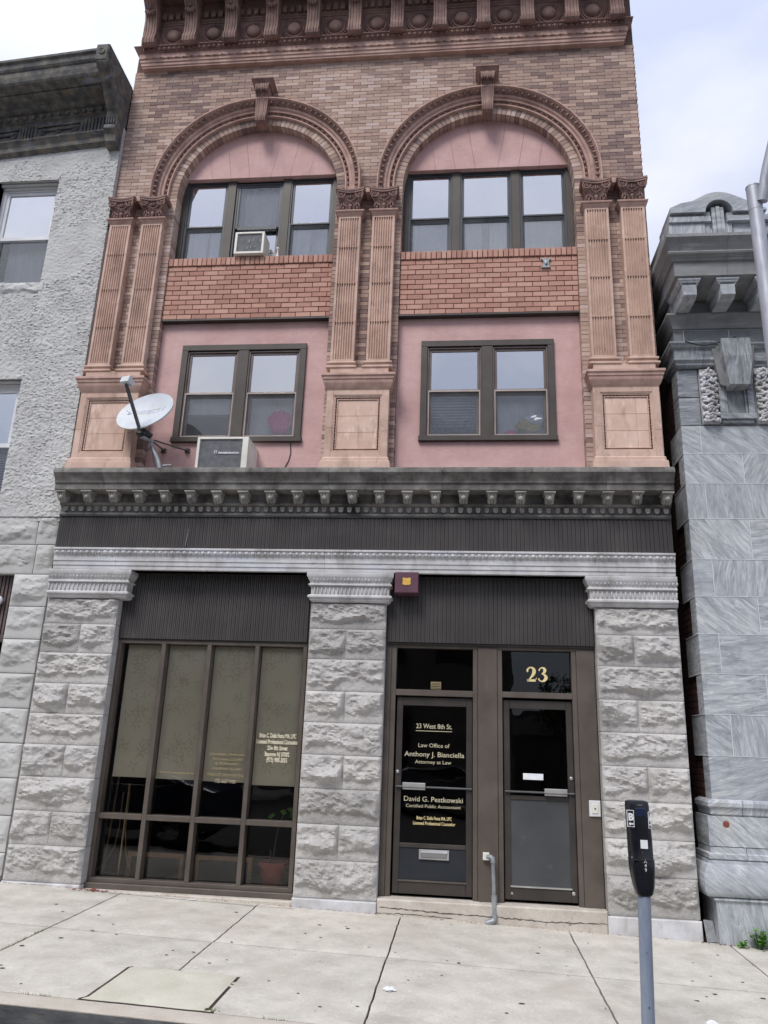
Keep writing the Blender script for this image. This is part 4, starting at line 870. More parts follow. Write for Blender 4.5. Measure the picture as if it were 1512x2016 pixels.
for (b_, x0, x1, z, s, m_, bo_) in (('23 West 8th St.', -.55, -.135, 1.765, .085, 'cream', .0005), ('Law Office of', -.525, -.165, 1.555, .07, 'cream', 0), ('Anthony J. Bianciella', -.68, .008, 1.452, .085, 'cream', .0004), ('Attorney at Law', -.556, -.14, 1.375, .062, 'cream', 0),
                          ('David G. Pestkowski', -.673, -.007, .965, .085, 'cream', .0004), ('Certified Public Accountant', -.65, -.03, .90, .055, 'cream', 0), ('Brian C. Della Pesca MA, LPC', -.524, -.131, .775, .055, 'gold', .0006), ('Licensed Professional Counselor', -.564, -.091, .72, .055, 'gold', .0006)):
    line(b_, x0, x1, z, s, 9.302, m_, DL, bo_)
t = MB(); t.box(-.555, -.135, 9.3015, 9.303, 1.733, 1.739); t.obj('lettering_rule', 'cream', DL)
# the street number in a fat-and-thin serif cut
def ribbon(mb, pts, y):
    n = len(pts); vs = []
    for i, (x, z, w) in enumerate(pts):
        a, b = pts[max(i - 1, 0)], pts[min(i + 1, n - 1)]; dx, dz = b[0] - a[0], b[1] - a[1]; l = math.hypot(dx, dz) or 1; nx, nz_ = -dz / l, dx / l
        vs += [(x + nx * w / 2, y, z + nz_ * w / 2), (x - nx * w / 2, y, z - nz_ * w / 2)]
    mb.add(vs, [(2 * i, 2 * i + 1, 2 * i + 3, 2 * i + 2) for i in range(n - 1)])
def sm(pts, k=5):
    out = []
    for i in range(len(pts) - 1):
        p0, p1, p2, p3 = pts[max(i - 1, 0)], pts[i], pts[i + 1], pts[min(i + 2, len(pts) - 1)]
        for t in range(k):
            t = t / k; out.append(tuple(.5 * (2 * p1[c] + (p2[c] - p0[c]) * t + (2 * p0[c] - 5 * p1[c] + 4 * p2[c] - p3[c]) * t * t + (3 * p1[c] - p0[c] - 3 * p2[c] + p3[c]) * t ** 3) for c in range(3)))
    return out + [pts[-1]]
nm = MB(); zb, sH = 2.335, .17; y = 9.3265
def D(pts, ox, w=.118): return [(ox + a * w, zb + b * sH, c * sH) for a, b, c in pts]
ribbon(nm, sm(D([(.08, .70, .12), (.10, .80, .13), (.28, .93, .09), (.50, .945, .11), (.70, .84, .2), (.74, .68, .24), (.66, .50, .21), (.45, .30, .13), (.20, .11, .07), (.05, .04, .05)], .732)), y)
ribbon(nm, D([(.03, .075, .15), (.5, .075, .15), (.88, .085, .17)], .732), y); ribbon(nm, D([(.80, .10, .05), (.92, .17, .06), (.97, .28, .03)], .732), y)
ribbon(nm, D([(.0, .70, .0), (.10, .70, .17), (.20, .70, .0)], .732), y - .0005)
ribbon(nm, sm(D([(.12, .74, .10), (.22, .88, .08), (.42, .955, .09), (.62, .90, .17), (.70, .77, .21), (.60, .62, .15), (.40, .54, .06)], .862)), y)
ribbon(nm, sm(D([(.36, .55, .05), (.58, .50, .11), (.76, .38, .2), (.78, .24, .23), (.62, .09, .17), (.40, .035, .09), (.18, .07, .08), (.10, .16, .09)], .862)), y - .0005)
ribbon(nm, D([(.0, .17, .0), (.10, .17, .17), (.20, .17, .0)], .862), y - .001)
nm.obj('street_number', 'gold', DF)
# ------------------------------------------------ ground floor rooms (dim)
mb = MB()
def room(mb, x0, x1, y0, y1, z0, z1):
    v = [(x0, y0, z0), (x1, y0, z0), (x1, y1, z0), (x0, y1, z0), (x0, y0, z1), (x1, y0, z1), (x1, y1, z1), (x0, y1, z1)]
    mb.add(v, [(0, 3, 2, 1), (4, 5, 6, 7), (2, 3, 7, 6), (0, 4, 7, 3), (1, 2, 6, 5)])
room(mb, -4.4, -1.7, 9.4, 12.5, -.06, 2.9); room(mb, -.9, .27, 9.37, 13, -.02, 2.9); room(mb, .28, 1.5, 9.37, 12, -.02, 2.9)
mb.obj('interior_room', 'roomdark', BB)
# ================================================================== upper windows
def curtain(x0, x1, z0, z1, y, parent, folds, amp=.012, mat='curtain', name='curtain', lean=0):
    nx = max(12, int((x1 - x0) * 90)); nz = 10; u = np.linspace(0, 1, nx); v = np.linspace(0, 1, nz); U, V = np.meshgrid(u, v)
    Y = y + amp * np.sin(U * folds * 2 * PI + 1.1 * np.sin(U * 9 + folds)) + .004 * np.sin(V * 7 + U * 5)
    X = x0 + (x1 - x0) * U + lean * (V - .5)
    return grid_mesh(name, X, Y, z0 + (z1 - z0) * V, mat, parent)
def hung(parent, x0, x1, z0, z1, zm, y, upper='glass_up', sash='sash', lite='sash_light', screen=True, lowglass='glass_low'):
    """double-hung unit: sashes, panes, screen; y = outer face"""
    t = MB(); w = .035
    # channel
    t.bbox(x0, x0 + .02, y, y + .07, z0, z1, .002); t.bbox(x1 - .02, x1, y, y + .07, z0, z1, .002); t.bbox(x0 + .02, x1 - .02, y, y + .07, z1 - .02, z1, .002); t.obj('window_channel', sash, parent)
    t = MB(); a, b = x0 + .02, x1 - .02
    t.bbox(a, a + w, y + .02, y + .05, zm, z1 - .02, .003); t.bbox(b - w, b, y + .02, y + .05, zm, z1 - .02, .003); t.bbox(a + w, b - w, y + .02, y + .05, z1 - .02 - w, z1 - .02, .003); t.bbox(a + w, b - w, y + .02, y + .05, zm, zm + .03, .003)
    t.obj('upper_sash', sash, parent)
    t = MB(); t.sheet(a + w, b - w, y + .032, zm + .03, z1 - .02 - w); t.obj('pane', upper, parent)
    t = MB(); t.bbox(a, a + .045, y + .055, y + .085, z0 + .01, zm + .03, .003); t.bbox(b - .045, b, y + .055, y + .085, z0 + .01, zm + .03, .003); t.bbox(a + .045, b - .045, y + .055, y + .085, zm - .045, zm + .0, .003); t.bbox(a + .045, b - .045, y + .055, y + .085, z0 + .01, z0 + .05, .003)
    t.obj('lower_sash', sash, parent)
    t = MB(); t.sheet(a + .045, b - .045, y + .068, z0 + .05, zm - .045); t.obj('pane', lowglass, parent)
    if screen:
        t = MB(); t.bbox(a - .012, a + .012, y + .002, y + .02, z0 + .0, zm + .012, .002); t.bbox(b - .012, b + .012, y + .002, y + .02, z0, zm + .012, .002); t.bbox(a + .012, b - .012, y + .002, y + .02, zm - .012, zm + .012, .002); t.bbox(a + .012, b - .012, y + .002, y + .02, z0, z0 + .022, .002)
        t.obj('screen_frame', lite, parent)
        t = MB(); v = [(a + .012, y + .012, z0 + .022), (b - .012, y + .012, z0 + .022), (b - .012, y + .012, zm - .012), (a + .012, y + .012, zm - .012)]; t.add(v, [(0, 1, 2, 3)]); t.obj('insect_screen', 'screen', parent)
# second floor pairs
for wi, (x0, x1) in enumerate(((-3.93, -2.17), (-.593, 1.166))):
    t = MB(); y = 9.278; xm = (x0 + x1) / 2
    t.bbox(x0, x0 + .085, y, 9.42, 5.43, 6.725, .004); t.bbox(x1 - .085, x1, y, 9.42, 5.43, 6.725, .004); t.bbox(x0, x1, y, 9.42, 6.725, 6.812, .004); t.bbox(x0 - .015, x1 + .015, y - .012, 9.42, 5.358, 5.43, .004); t.bbox(xm - .075, xm + .075, y + .006, 9.42, 5.43, 6.725, .004)
    W = t.obj('window', 'olive_trim', BB)
    for (a, b) in ((x0 + .085, xm - .075), (xm + .075, x1 - .085)): hung(W, a, b, 5.432, 6.715, 6.075, 9.30)
    if wi == 0:
        a, b = x0 + .13, xm - .12
        curtain(a, b, 5.98, 6.7, 9.43, W, 3, .006); t = MB(); t.box(a, b, 9.415, 9.425, 6.25, 6.27); t.obj('curtain_rod', 'white', W)
        curtain(a, b, 5.82, 6.05, 9.44, W, 3, .006); t = MB(); t.box(a - .01, b + .01, 9.43, 9.46, 5.79, 5.82); t.obj('raised_sash_rail', 'sash', W)
        curtain(xm + .11, x1 - .11, 5.46, 6.7, 9.52, W, 2, .01)
    else:
        t = MB()
        for k in range(26): z = 6.68 - k * .042; t.add([(x0 + .12, 9.47, z), (xm - .11, 9.47, z), (xm - .11, 9.49, z + .034), (x0 + .12, 9.49, z + .034)], [(0, 1, 2, 3)])
        t.obj('venetian_blind', 'white', W)
        # sagging lower slats
        t = MB()
        for k in range(5):
            for q in range(10):
                u0, u1 = q / 10, (q + 1) / 10; f = lambda u: 5.78 - k * .03 - .10 * math.sin(PI * u) * (1 + .1 * k); xx = lambda u: x0 + .13 + u * (xm - .12 - x0 - .13)
                t.add([(xx(u0), 9.45, f(u0)), (xx(u1), 9.45, f(u1)), (xx(u1), 9.46, f(u1) + .012), (xx(u0), 9.46, f(u0) + .012)], [(0, 1, 2, 3)])
        t.obj('sagging_slats', 'darkgrey', W)
        curtain(xm + .11, x1 - .11, 5.46, 6.7, 9.52, W, 2, .012)
# third floor triples in the arches
TW = []
for wi, (cx, r) in enumerate(ARC):
    o = OPN[wi][0]; w_ = OPN[wi][1] - o; k_ = w_ / 2.41; y = 9.40; zt = 9.72
    t = MB(); f = lambda a: o + a * k_
    t.bbox(f(0), f(.075), y, 9.52, 8.17, zt, .003); t.bbox(f(2.32), f(2.41), y, 9.52, 8.17, zt, .003); t.bbox(f(.70), f(.82), y + .004, 9.52, 8.17, zt - .06, .004); t.bbox(f(1.55), f(1.67), y + .004, 9.52, 8.17, zt - .06, .004); t.bbox(f(.075), f(2.32), y, 9.52, zt - .06, zt, .003)
    W = t.obj('window', 'olive_trim', BB); TW.append(W)
    for q, (a, b) in enumerate(((.075, .70), (.82, 1.55), (1.67, 2.32))):
        if wi == 0 and q == 1:
            a_, b_ = f(a), f(b)
            t = MB(); t.bbox(a_, a_ + .03, y + .03, y + .1, 8.18, 9.62, .003); t.bbox(b_ - .03, b_, y + .03, y + .1, 8.18, 9.62, .003); t.bbox(a_ + .03, b_ - .03, y + .03, y + .1, 9.59, 9.62, .003); t.obj('window_channel', 'blue_trim', W)
            t = MB(); t.bbox(a_ + .03, a_ + .065, y + .04, y + .07, 8.83, 9.59, .003); t.bbox(b_ - .065, b_ - .03, y + .04, y + .07, 8.83, 9.59, .003); t.bbox(a_ + .065, b_ - .065, y + .04, y + .07, 9.555, 9.59, .003); t.bbox(a_ + .065, b_ - .065, y + .035, y + .07, 8.80, 8.86, .003); t.obj('upper_sash', 'blue_trim', W)
            t = MB(); t.sheet(a_ + .065, b_ - .065, y + .052, 8.86, 9.555); t.obj('pane', 'glass_low', W)
            t = MB(); v = [(a_ + .065, y + .046, 8.86), (b_ - .065, y + .046, 8.86), (b_ - .065, y + .046, 9.555), (a_ + .065, y + .046, 9.555)]; t.add(v, [(0, 1, 2, 3)]); t.obj('insect_screen', 'screen', W)
            t = MB(); t.bbox(a_ + .04, b_ - .04, y + .10, y + .13, 8.40, 8.45, .003); t.bbox(a_ + .04, a_ + .08, y + .10, y + .13, 8.45, 8.85, .003); t.bbox(b_ - .08, b_ - .04, y + .10, y + .13, 8.45, 8.85, .003); t.obj('raised_lower_sash', 'sash', W)
            t = MB(); t.sheet(a_ + .08, b_ - .08, y + .112, 8.45, 8.85); t.obj('pane', 'glass_up', W)
            t = MB()
            for s0, s1 in ((a_ + .03, a_ + .09), (b_ - .22, b_ - .03)):
                n = 10
                for m_ in range(n): x = s0 + (s1 - s0) * m_ / n; t.add([(x, y + .1, 8.18), (x + (s1 - s0) / n * .5, y + .09, 8.18), (x + (s1 - s0) / n * .5, y + .09, 8.42), (x, y + .1, 8.42), (x + (s1 - s0) / n, y + .1, 8.18), (x + (s1 - s0) / n, y + .1, 8.42)], [(0, 1, 2, 3), (1, 4, 5, 2)])
            t.obj('accordion_panel', 'white', W)
            curtain(a_ + .04, b_ - .04, 8.86, 9.6, 9.56, W, 5, .012)
        else:
            hung(W, f(a), f(b), 8.185, 9.655, 8.86 if wi == 0 else 8.87, y + .015, sash='blue_trim', lite='blue_trim', lowglass='glass_mid')
    if wi == 0:
        curtain(f(.14), f(.43), 8.2, 9.56, 9.53, W, 3, .018, lean=.03); curtain(f(.46), f(.68), 8.2, 9.6, 9.54, W, 3, .014); curtain(f(1.72), f(2.02), 8.2, 9.6, 9.54, W, 3, .02, lean=.08); curtain(f(1.98), f(2.28), 8.2, 9.4, 9.66, W, 2, .01)
    else:
        curtain(f(.1), f(.7), 8.2, 9.6, 9.54, W, 6, .014); curtain(f(.83), f(1.13), 8.2, 9.6, 9.54, W, 3, .014); curtain(f(1.24), f(1.55), 8.2, 9.6, 9.54, W, 4, .014); curtain(f(1.68), f(2.3), 8.2, 9.6, 9.54, W, 7, .014)
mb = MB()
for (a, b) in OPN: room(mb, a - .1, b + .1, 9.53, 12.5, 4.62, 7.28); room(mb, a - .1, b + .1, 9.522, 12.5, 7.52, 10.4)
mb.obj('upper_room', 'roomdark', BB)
# lead anchor plate (star-shaped wall tie) on the right spandrel
t = MB(); t.prism([(1.02, 8.0), (1.155, 8.0), (1.125, 7.97), (1.12, 7.90), (1.15, 7.862), (1.02, 7.862), (1.05, 7.90), (1.055, 7.97)], 9.205, 9.24); t.egg((1.087, 9.205, 7.93), .022, .02, .045); t.obj('wall_anchor', 'galv', BB, smooth=40)
# ================================================================== things on the facade
def thing(mb, name, mat, label, cat, group=None, smooth=None):
    return tag(mb.obj(name, mat, smooth=smooth), label, cat, group)
def ac(x0, x1, z0, z1, yf, yb, label, logo, slope=0):
    A = empty('air_conditioner', ((x0 + x1) / 2, (yf + yb) / 2, z0)); tag(A, label, 'air conditioner')
    t = MB(); w = .035; t.bbox(x0, x0 + w, yf, yf + .05, z0, z1, .004); t.bbox(x1 - w * 2.2 if logo else x1 - w, x1, yf, yf + .05, z0, z1, .004); e = w * 2.2 if logo else w
    t.bbox(x0 + w, x1 - e, yf, yf + .05, z1 - .03, z1, .004); t.bbox(x0 + w, x1 - e, yf, yf + .05, z0, z0 + .035, .004); t.obj('front_frame', 'acwhite', A)
    t = MB(); t.box(x0 + .002, x1 - .002, yf + .051, yb, z0 + .002, z1 - .002)
    for k in range(2 if logo else 3):
        y = yf + .08 + k * (.2 if logo else .06); t.box(x1 - .002, x1 + .004, y, y + .03 if not logo else y + .14, z0 + .05, z1 - .06)
    t.obj('casing', 'acwhite', A)
    t = MB(); n = int((x1 - x0) / (.016)); m = int((z1 - z0) / .016)
    for k in range(n): x = x0 + w + (x1 - e - x0 - w) * k / n; t.box(x, x + .004, yf + .016, yf + .02, z0 + .035, z1 - .03)
    for k in range(m): z = z0 + .035 + (z1 - z0 - .065) * k / m; t.box(x0 + w, x1 - e, yf + .02, yf + .024, z, z + .005)
    tag(t.obj('grille', 'darkgrey', A), kind='stuff')
    t = MB(); t.box(x0 + w, x1 - e, yf + .04, yf + .05, z0 + .03, z1 - .03); t.obj('coil_backing', 'coil', A)
    return A
A1 = ac(-3.405, -2.735, 4.80, 5.255, 8.86, 9.33, 'large ivory air conditioner on the stone ledge below the pink-cloth window', True)
t = MB(); t.prism([(-3.175, 5.065), (-3.155, 5.072), (-3.135, 5.065), (-3.137, 5.035), (-3.155, 5.018), (-3.173, 5.035)], 8.868, 8.876); t.obj('shield_emblem', 'whitetext', A1)
t = MB(); t.prism([(-3.168, 5.06), (-3.155, 5.065), (-3.142, 5.06), (-3.143, 5.037), (-3.155, 5.025), (-3.167, 5.037)], 8.865, 8.868); t.obj('emblem_centre', 'bluevinyl', A1)
t = MB(); t.tube([(-3.165, 8.862, 5.03), (-3.145, 8.862, 5.06)], .003, 5); t.obj('emblem_slash', 'whitetext', A1)
stroke_text('FRIEDRICH', .034, -2.985, 5.028, 8.868, 'whitetext', A1, width=.26, bold=.0012)
A2 = ac(-3.30, -2.87, 8.19, 8.55, 9.15, 9.45, 'small white air conditioner with torn grille in the open upper middle window', False)
t = MB()
for k in range(9): x, z = -3.2 + .3 * random.random(), 8.24 + .16 * random.random(); a = random.uniform(-.8, .8); t.tube([(x, 9.16, z), (x + .012 * math.cos(a), 9.155, z + .03 * math.sin(a + 1))], .004, 5)
t.obj('bent_fins', 'white', A2)
# white bottle-like latch on the sill
t = MB(); t.lathe([(.03, 0), (.032, .01), (.02, .02), (.014, .05), (.014, .13), (.022, .14), (.024, .16), (.012, .175), (.001, .176)], -2.69, 9.27, 8.183, 'z', 12)
thing(t, 'fan_bracket', 'white', 'small white upright bracket on the brick sill beside the upper air conditioner', 'bracket', smooth=40)
# cloths in the second-floor windows
def cloth(cx, cz, y, rx, rz, mat, name, label, cat, seed):
    n = 26; th = np.linspace(0, PI, n); ph = np.linspace(0, 2 * PI, n * 2); P_, T_ = np.meshgrid(ph, th)
    f = 1 + .35 * (fbm(P_ * 1.6 + seed, T_ * 2.5, 4, seed) - .5) * 2 + .12 * np.sin(5 * P_ + 7 * T_ + seed)
    X = cx + rx * f * np.sin(T_) * np.cos(P_); Z = cz + rz * f * np.cos(T_); Y = y + .028 * f * np.sin(T_) * np.sin(P_)
    return tag(grid_mesh(name, X, Y, Z, mat, None), label, cat)
cloth(-2.50, 5.68, 9.405, .15, .15, 'pinkcloth', 'pink_cloth', 'crumpled hot pink cloth pressed against the left second-floor window', 'cloth', 3)
cloth(.82, 5.62, 9.41, .15, .09, 'yellowcloth', 'yellow_cloth', 'mustard yellow cloth heaped in the right second-floor window', 'cloth', 5)
cloth(.90, 5.70, 9.395, .13, .07, 'curtain', 'printed_cloth', 'white cloth with dark print on top of the mustard cloth', 'cloth', 8)
cloth(.59, 5.49, 9.40, .08, .05, 'pinkcloth', 'small_pink_cloth', 'small pink cloth at the corner of the right second-floor window', 'cloth', 11)
# alarm bell box
t = MB(); t.bbox(-.825, -.545, 8.98, 9.2, 3.30, 3.55, .008); AB = empty('alarm_box', (-.685, 9.2, 3.30)); tag(AB, 'maroon alarm bell box with amber shield label above the left door', 'alarm box')
t.obj('housing', 'maroon', AB)
t = MB(); t.prism([(-.735, 3.475), (-.72, 3.48), (-.685, 3.475), (-.65, 3.48), (-.635, 3.475), (-.64, 3.44), (-.635, 3.405), (-.65, 3.395), (-.685, 3.39), (-.72, 3.395), (-.735, 3.405), (-.73, 3.44)], 8.974, 8.98); t.obj('shield_label', 'amber', AB)
# intercom
IC = empty('doorbell', (1.44, 9.23, .9)); tag(IC, 'white doorbell plate on the bronze panel right of the doors', 'doorbell')
t = MB(); t.bbox(1.378, 1.50, 9.215, 9.235, .892, 1.058, .006); t.obj('plate', 'white', IC)
t = MB(); t.bbox(1.405, 1.473, 9.207, 9.215, .925, 1.025, .003); t.obj('inner_plate', 'acwhite', IC)
t = MB(); t.lathe([(.009, 0), (.008, .005), (.0005, .006)], 1.439, 9.207, .975, 'y', 10); t.obj('button', 'black', IC)
# standpipe
PP = empty('vent_pipe', (.3, 9.12, -.2)); tag(PP, 'grey galvanised pipe running down the post between the doors', 'pipe')
t = MB(); t.bbox(.215, .285, 9.185, 9.235, .40, .475, .004); t.obj('junction_plate', 'acwhite', PP)
t = MB(); t.tube([(.26, 9.16, .44), (.30, 9.13, .44), (.318, 9.125, .42), (.322, 9.122, .38), (.33, 9.115, .06)], .021, 12); t.obj('riser', 'galv', PP, smooth=40)
t = MB(); t.tube([(.29, 9.14, .447), (.318, 9.126, .43), (.322, 9.122, .385)], .028, 10); t.obj('elbow', 'galv', PP, smooth=40)
t = MB(); t.tube([(.33, 9.112, .07), (.331, 9.11, .05), (.332, 9.105, -.03), (.335, 9.1, -.12)], [.03, .031, .028, .024], 10); t.obj('coupling', 'galv', PP, smooth=40)
t = MB(); t.tube([(.335, 9.075, -.10), (.335, 9.07, -.15), (.30, 9.065, -.185), (.24, 9.06, -.19)], .027, 10); t.tube([(.325, 9.07, -.17), (.27, 9.063, -.188)], .035, 10); t.obj('lower_elbow', 'galv', PP, smooth=40)
# satellite dish
SD = empty('satellite_dish', (-3.83, 8.85, 4.8)); tag(SD, 'grey oval satellite dish on a bent mast fixed to the stone ledge', 'satellite dish')
n_ = Vector((-.24, -.88, .40)).normalized(); c_ = Vector((-4.135, 8.80, 5.60))
ux = Vector((1, 0, 0)) - n_ * n_.x; ux.normalize(); ux = Matrix.Rotation(-.13, 3, n_) @ ux; uz = n_.cross(ux)
if uz.z < 0: uz = -uz
def dpt(u, v, w): return tuple(c_ + ux * u + uz * v + n_ * w)
a_, b_ = .425, .33; vs = []; fs = []; NR, NA = 9, 40
for i in range(NR + 1):
    for k in range(NA): r = i / NR; an = 2 * PI * k / NA; vs.append(dpt(a_ * r * math.cos(an), b_ * r * math.sin(an), -.07 * (1 - r * r)))
for i in range(NR):
    for k in range(NA): fs.append((i * NA + k, i * NA + (k + 1) % NA, (i + 1) * NA + (k + 1) % NA, (i + 1) * NA + k))
b0_ = len(vs); 
for i in range(NR + 1):
    for k in range(NA): r = i / NR; an = 2 * PI * k / NA; vs.append(dpt(a_ * r * math.cos(an), b_ * r * math.sin(an), -.07 * (1 - r * r) - .008 - .012 * (i == NR)))
for i in range(NR):
    for k in range(NA): fs.append((b0_ + i * NA + (k + 1) % NA, b0_ + i * NA + k, b0_ + (i + 1) * NA + k, b0_ + (i + 1) * NA + (k + 1) % NA))
for k in range(NA): fs.append((NR * NA + k, NR * NA + (k + 1) % NA, b0_ + NR * NA + (k + 1) % NA, b0_ + NR * NA + k))
t = MB(); t.add(vs, fs); DR_ = t.obj('reflector', 'dish', SD, smooth=40)
# lettering lies on the bowl
tx = stroke_text('DIRECTV', .105, 0, 0, 0, 'dishprint', None, width=.50, bold=.002); me = tx.data
for v in me.vertices:
    u, w = v.co.x + .02, v.co.z + .02; rr = (u / a_) ** 2 + (w / b_) ** 2; v.co = Vector(dpt(u, w, -.07 * (1 - rr) + .004)) 
bpy.data.objects.remove(tx); link('lettering', me, SD)
t = MB()
for q in (0, 1): t.tube([dpt(-.33 + .035 * q + .035 * math.cos(an), .045 + .03 * math.sin(an), -.07 * (1 - ((.33 - .035 * q) / a_) ** 2) + .006) for an in [PI * k / 6 + q * PI for k in range(7)]], .006, 5)
t.obj('swirl_emblem', 'dishprint', SD)
lnb = c_ + n_ * .47 + uz * (-.02) + ux * .03; foot = Vector(dpt(.06, -.31, -.03)); mt = Vector((-4.015, 8.84, 5.27))
def obox(mb, A, B, w, h, up=Vector((0, 0, 1))):
    A, B = Vector(A), Vector(B); d = (B - A).normalized(); s = d.cross(up).normalized(); u = s.cross(d)
    vs = [tuple(P_ + s * (i * w / 2) + u * (j * h / 2)) for P_ in (A, B) for i, j in ((-1, -1), (1, -1), (1, 1), (-1, 1))]
    mb.add(vs, [(0, 1, 2, 3), (7, 6, 5, 4), (0, 4, 5, 1), (1, 5, 6, 2), (2, 6, 7, 3), (3, 7, 4, 0)])
t = MB(); obox(t, foot + Vector((0, 0, -.03)), lnb, .034, .03); t.obj('feed_arm', 'leadgrey', SD)
t = MB(); obox(t, lnb + n_ * .02 - ux * .0, lnb + uz * .085 + n_ * .03, .125, .06, n_); obox(t, lnb + uz * .02 - n_ * .03, lnb + uz * .09 - n_ * .03, .11, .05, n_); t.obj('feed_horn', 'dish', SD)
t = MB(); t.egg(foot + Vector((.0, .03, -.06)), .07, .05, .03, 10, 6); obox(t, foot + Vector((-.02, .05, .02)), mt + Vector((0, 0, -.02)), .06, .05); t.obj('mount_clamp', 'black', SD)
t = MB(); t.tube([foot + Vector((.01, .04, -.09)), (-4.03, 8.87, 5.2), (-3.99, 8.86, 5.1), (-3.90, 8.85, 4.95), (-3.85, 8.85, 4.80)], .028, 12); t.obj('mast', 'galv', SD, smooth=40)
t = MB(); t.tube([(-3.99, 8.88, 5.22), (-3.72, 9.28, 5.24)], .010, 7); t.tube([(-4.0, 8.9, 5.2), (-4.02, 9.28, 5.24)], .010, 7); t.obj('strut', 'leadgrey', SD, smooth=40)
for (x, z) in ((-3.70, 5.24), (-4.03, 5.24)):
    t = MB(); t.bbox(x - .03, x + .03, 9.285, 9.318, z - .03, z + .03, .004); t.egg((x, 9.28, z), .02, .02, .02, 8, 5); t.obj('wall_foot', 'leadgrey', SD)
t = MB(); t.bbox(-3.87, -3.73, 8.79, 8.93, 4.752, 4.775, .004); t.tube([(-3.82, 8.85, 4.86), (-3.72, 8.87, 4.875)], .013, 7); t.obj('foot_plate', 'galv', SD)
t = MB(); t.tube([(-4.05, 8.83, 5.30), (-4.09, 8.83, 5.2), (-4.07, 8.83, 5.08), (-4.03, 8.83, 5.06), (-4.0, 8.83, 5.12), (-3.96, 8.83, 5.0), (-3.93, 8.82, 4.9), (-3.86, 8.8, 4.78)], .006, 6); t.obj('coax_cable', 'black', SD)
t = MB(); t.tube([(-2.30, 9.31, 5.35), (-2.29, 9.31, 5.2), (-2.31, 9.31, 5.1), (-2.37, 9.305, 4.97), (-2.40, 9.30, 4.8)], .006, 6); thing(t, 'cable', 'black', 'thin black cable hanging down the pink wall right of the large air conditioner', 'cable')
# storefront window contents
PT = empty('potted_plant', (-2.21, 9.62, -.06)); tag(PT, 'bare-stemmed plant in a red clay pot behind the storefront glass', 'potted plant')
t = MB(); t.lathe([(.0, 0), (.11, 0), (.15, .22), (.175, .22), (.18, .275), (.16, .275), (.155, .25), (.001, .24)], -2.21, 9.62, -.058, 'z', 22); t.obj('pot', 'clay', PT, smooth=30)
t = MB(); t.tube([(-2.21, 9.62, .2), (-2.2, 9.62, .4), (-2.17, 9.62, .62), (-2.1, 9.62, .78), (-2.02, 9.62, .8)], [.013, .011, .009, .007, .004], 7); t.tube([(-2.24, 9.62, .2), (-2.25, 9.62, .34)], .011, 6); t.obj('stem', 'bark', PT)
for k in range(9):
    a = random.uniform(0, 6.28); z = .62 + .25 * random.random(); x = -2.1 + .12 * random.uniform(-1, 1); t = MB(); d = Vector((math.cos(a), .3 * math.sin(a), -.3)) * .09; s = Vector((0, .02, .03)); p = Vector((x, 9.6, z))
    t.add([tuple(p), tuple(p + d * .5 + s), tuple(p + d), tuple(p + d * .5 - s)], [(0, 1, 2, 3)]); t.obj('leaf', 'leaf', PT)
for (x0, x1, z1, lab) in ((-4.0, -3.30, .235, 'oak picture frame leaning low behind the second storefront pane'), (-3.165, -2.47, .235, 'oak picture frame leaning low behind the third storefront pane')):
    F_ = empty('picture_frame', ((x0 + x1) / 2, 9.7, -.06)); tag(F_, lab, 'picture frame', 'frames leaning behind the storefront glass')
    t = MB(); t.bbox(x0, x1, 9.66, 9.69, z1 - .05, z1, .004); t.bbox(x0, x0 + .05, 9.66, 9.69, -.055, z1 - .05, .004); t.bbox(x1 - .05, x1, 9.66, 9.69, -.055, z1 - .05, .004); t.obj('moulding', 'wood', F_)
    t = MB(); t.box(x0 + .05, x1 - .05, 9.68, 9.69, -.055, z1 - .05); t.obj('picture', 'navy', F_)
BS = empty('plant_stand', (-4.08, 9.6, -.06)); tag(BS, 'slender brass stand with splayed curved legs behind the first storefront pane', 'stand')
for s, (xt, xe) in ((-1, (-4.11, -4.37)), (1, (-4.03, -3.86))):
    t = MB(); t.tube([(xt, 9.58, .9), (xt, 9.58, .5), (xt + s * .03, 9.58, .28), (xt + (xe - xt) * .45, 9.58, .12), (xe, 9.58, -.04)], .007, 6); t.obj('leg', 'brass', BS, smooth=40)
t = MB(); t.tube([(-4.07, 9.62, -.05), (-4.06, 9.62, 1.0)], .013, 7); t.obj('stem', 'brass', BS); t = MB(); t.tube([(-4.3, 9.7, -.05), (-4.24, 9.7, 1.1)], .012, 7); t.obj('rod', 'brass', BS)
# ================================================================== GREY STUCCO NEIGHBOUR (left)
SBD = empty('stucco_building', (-7.2, 9.3, -.1)); tag(SBD, 'grey stucco row building at the left with a sagging dark wooden cornice', 'building')
NX0, NX1 = -10.5, -5.238; NY = 9.13
wins = [(-7.08, -6.12, 7.80, 9.57), (-7.10, -6.13, 4.45, 6.25)]
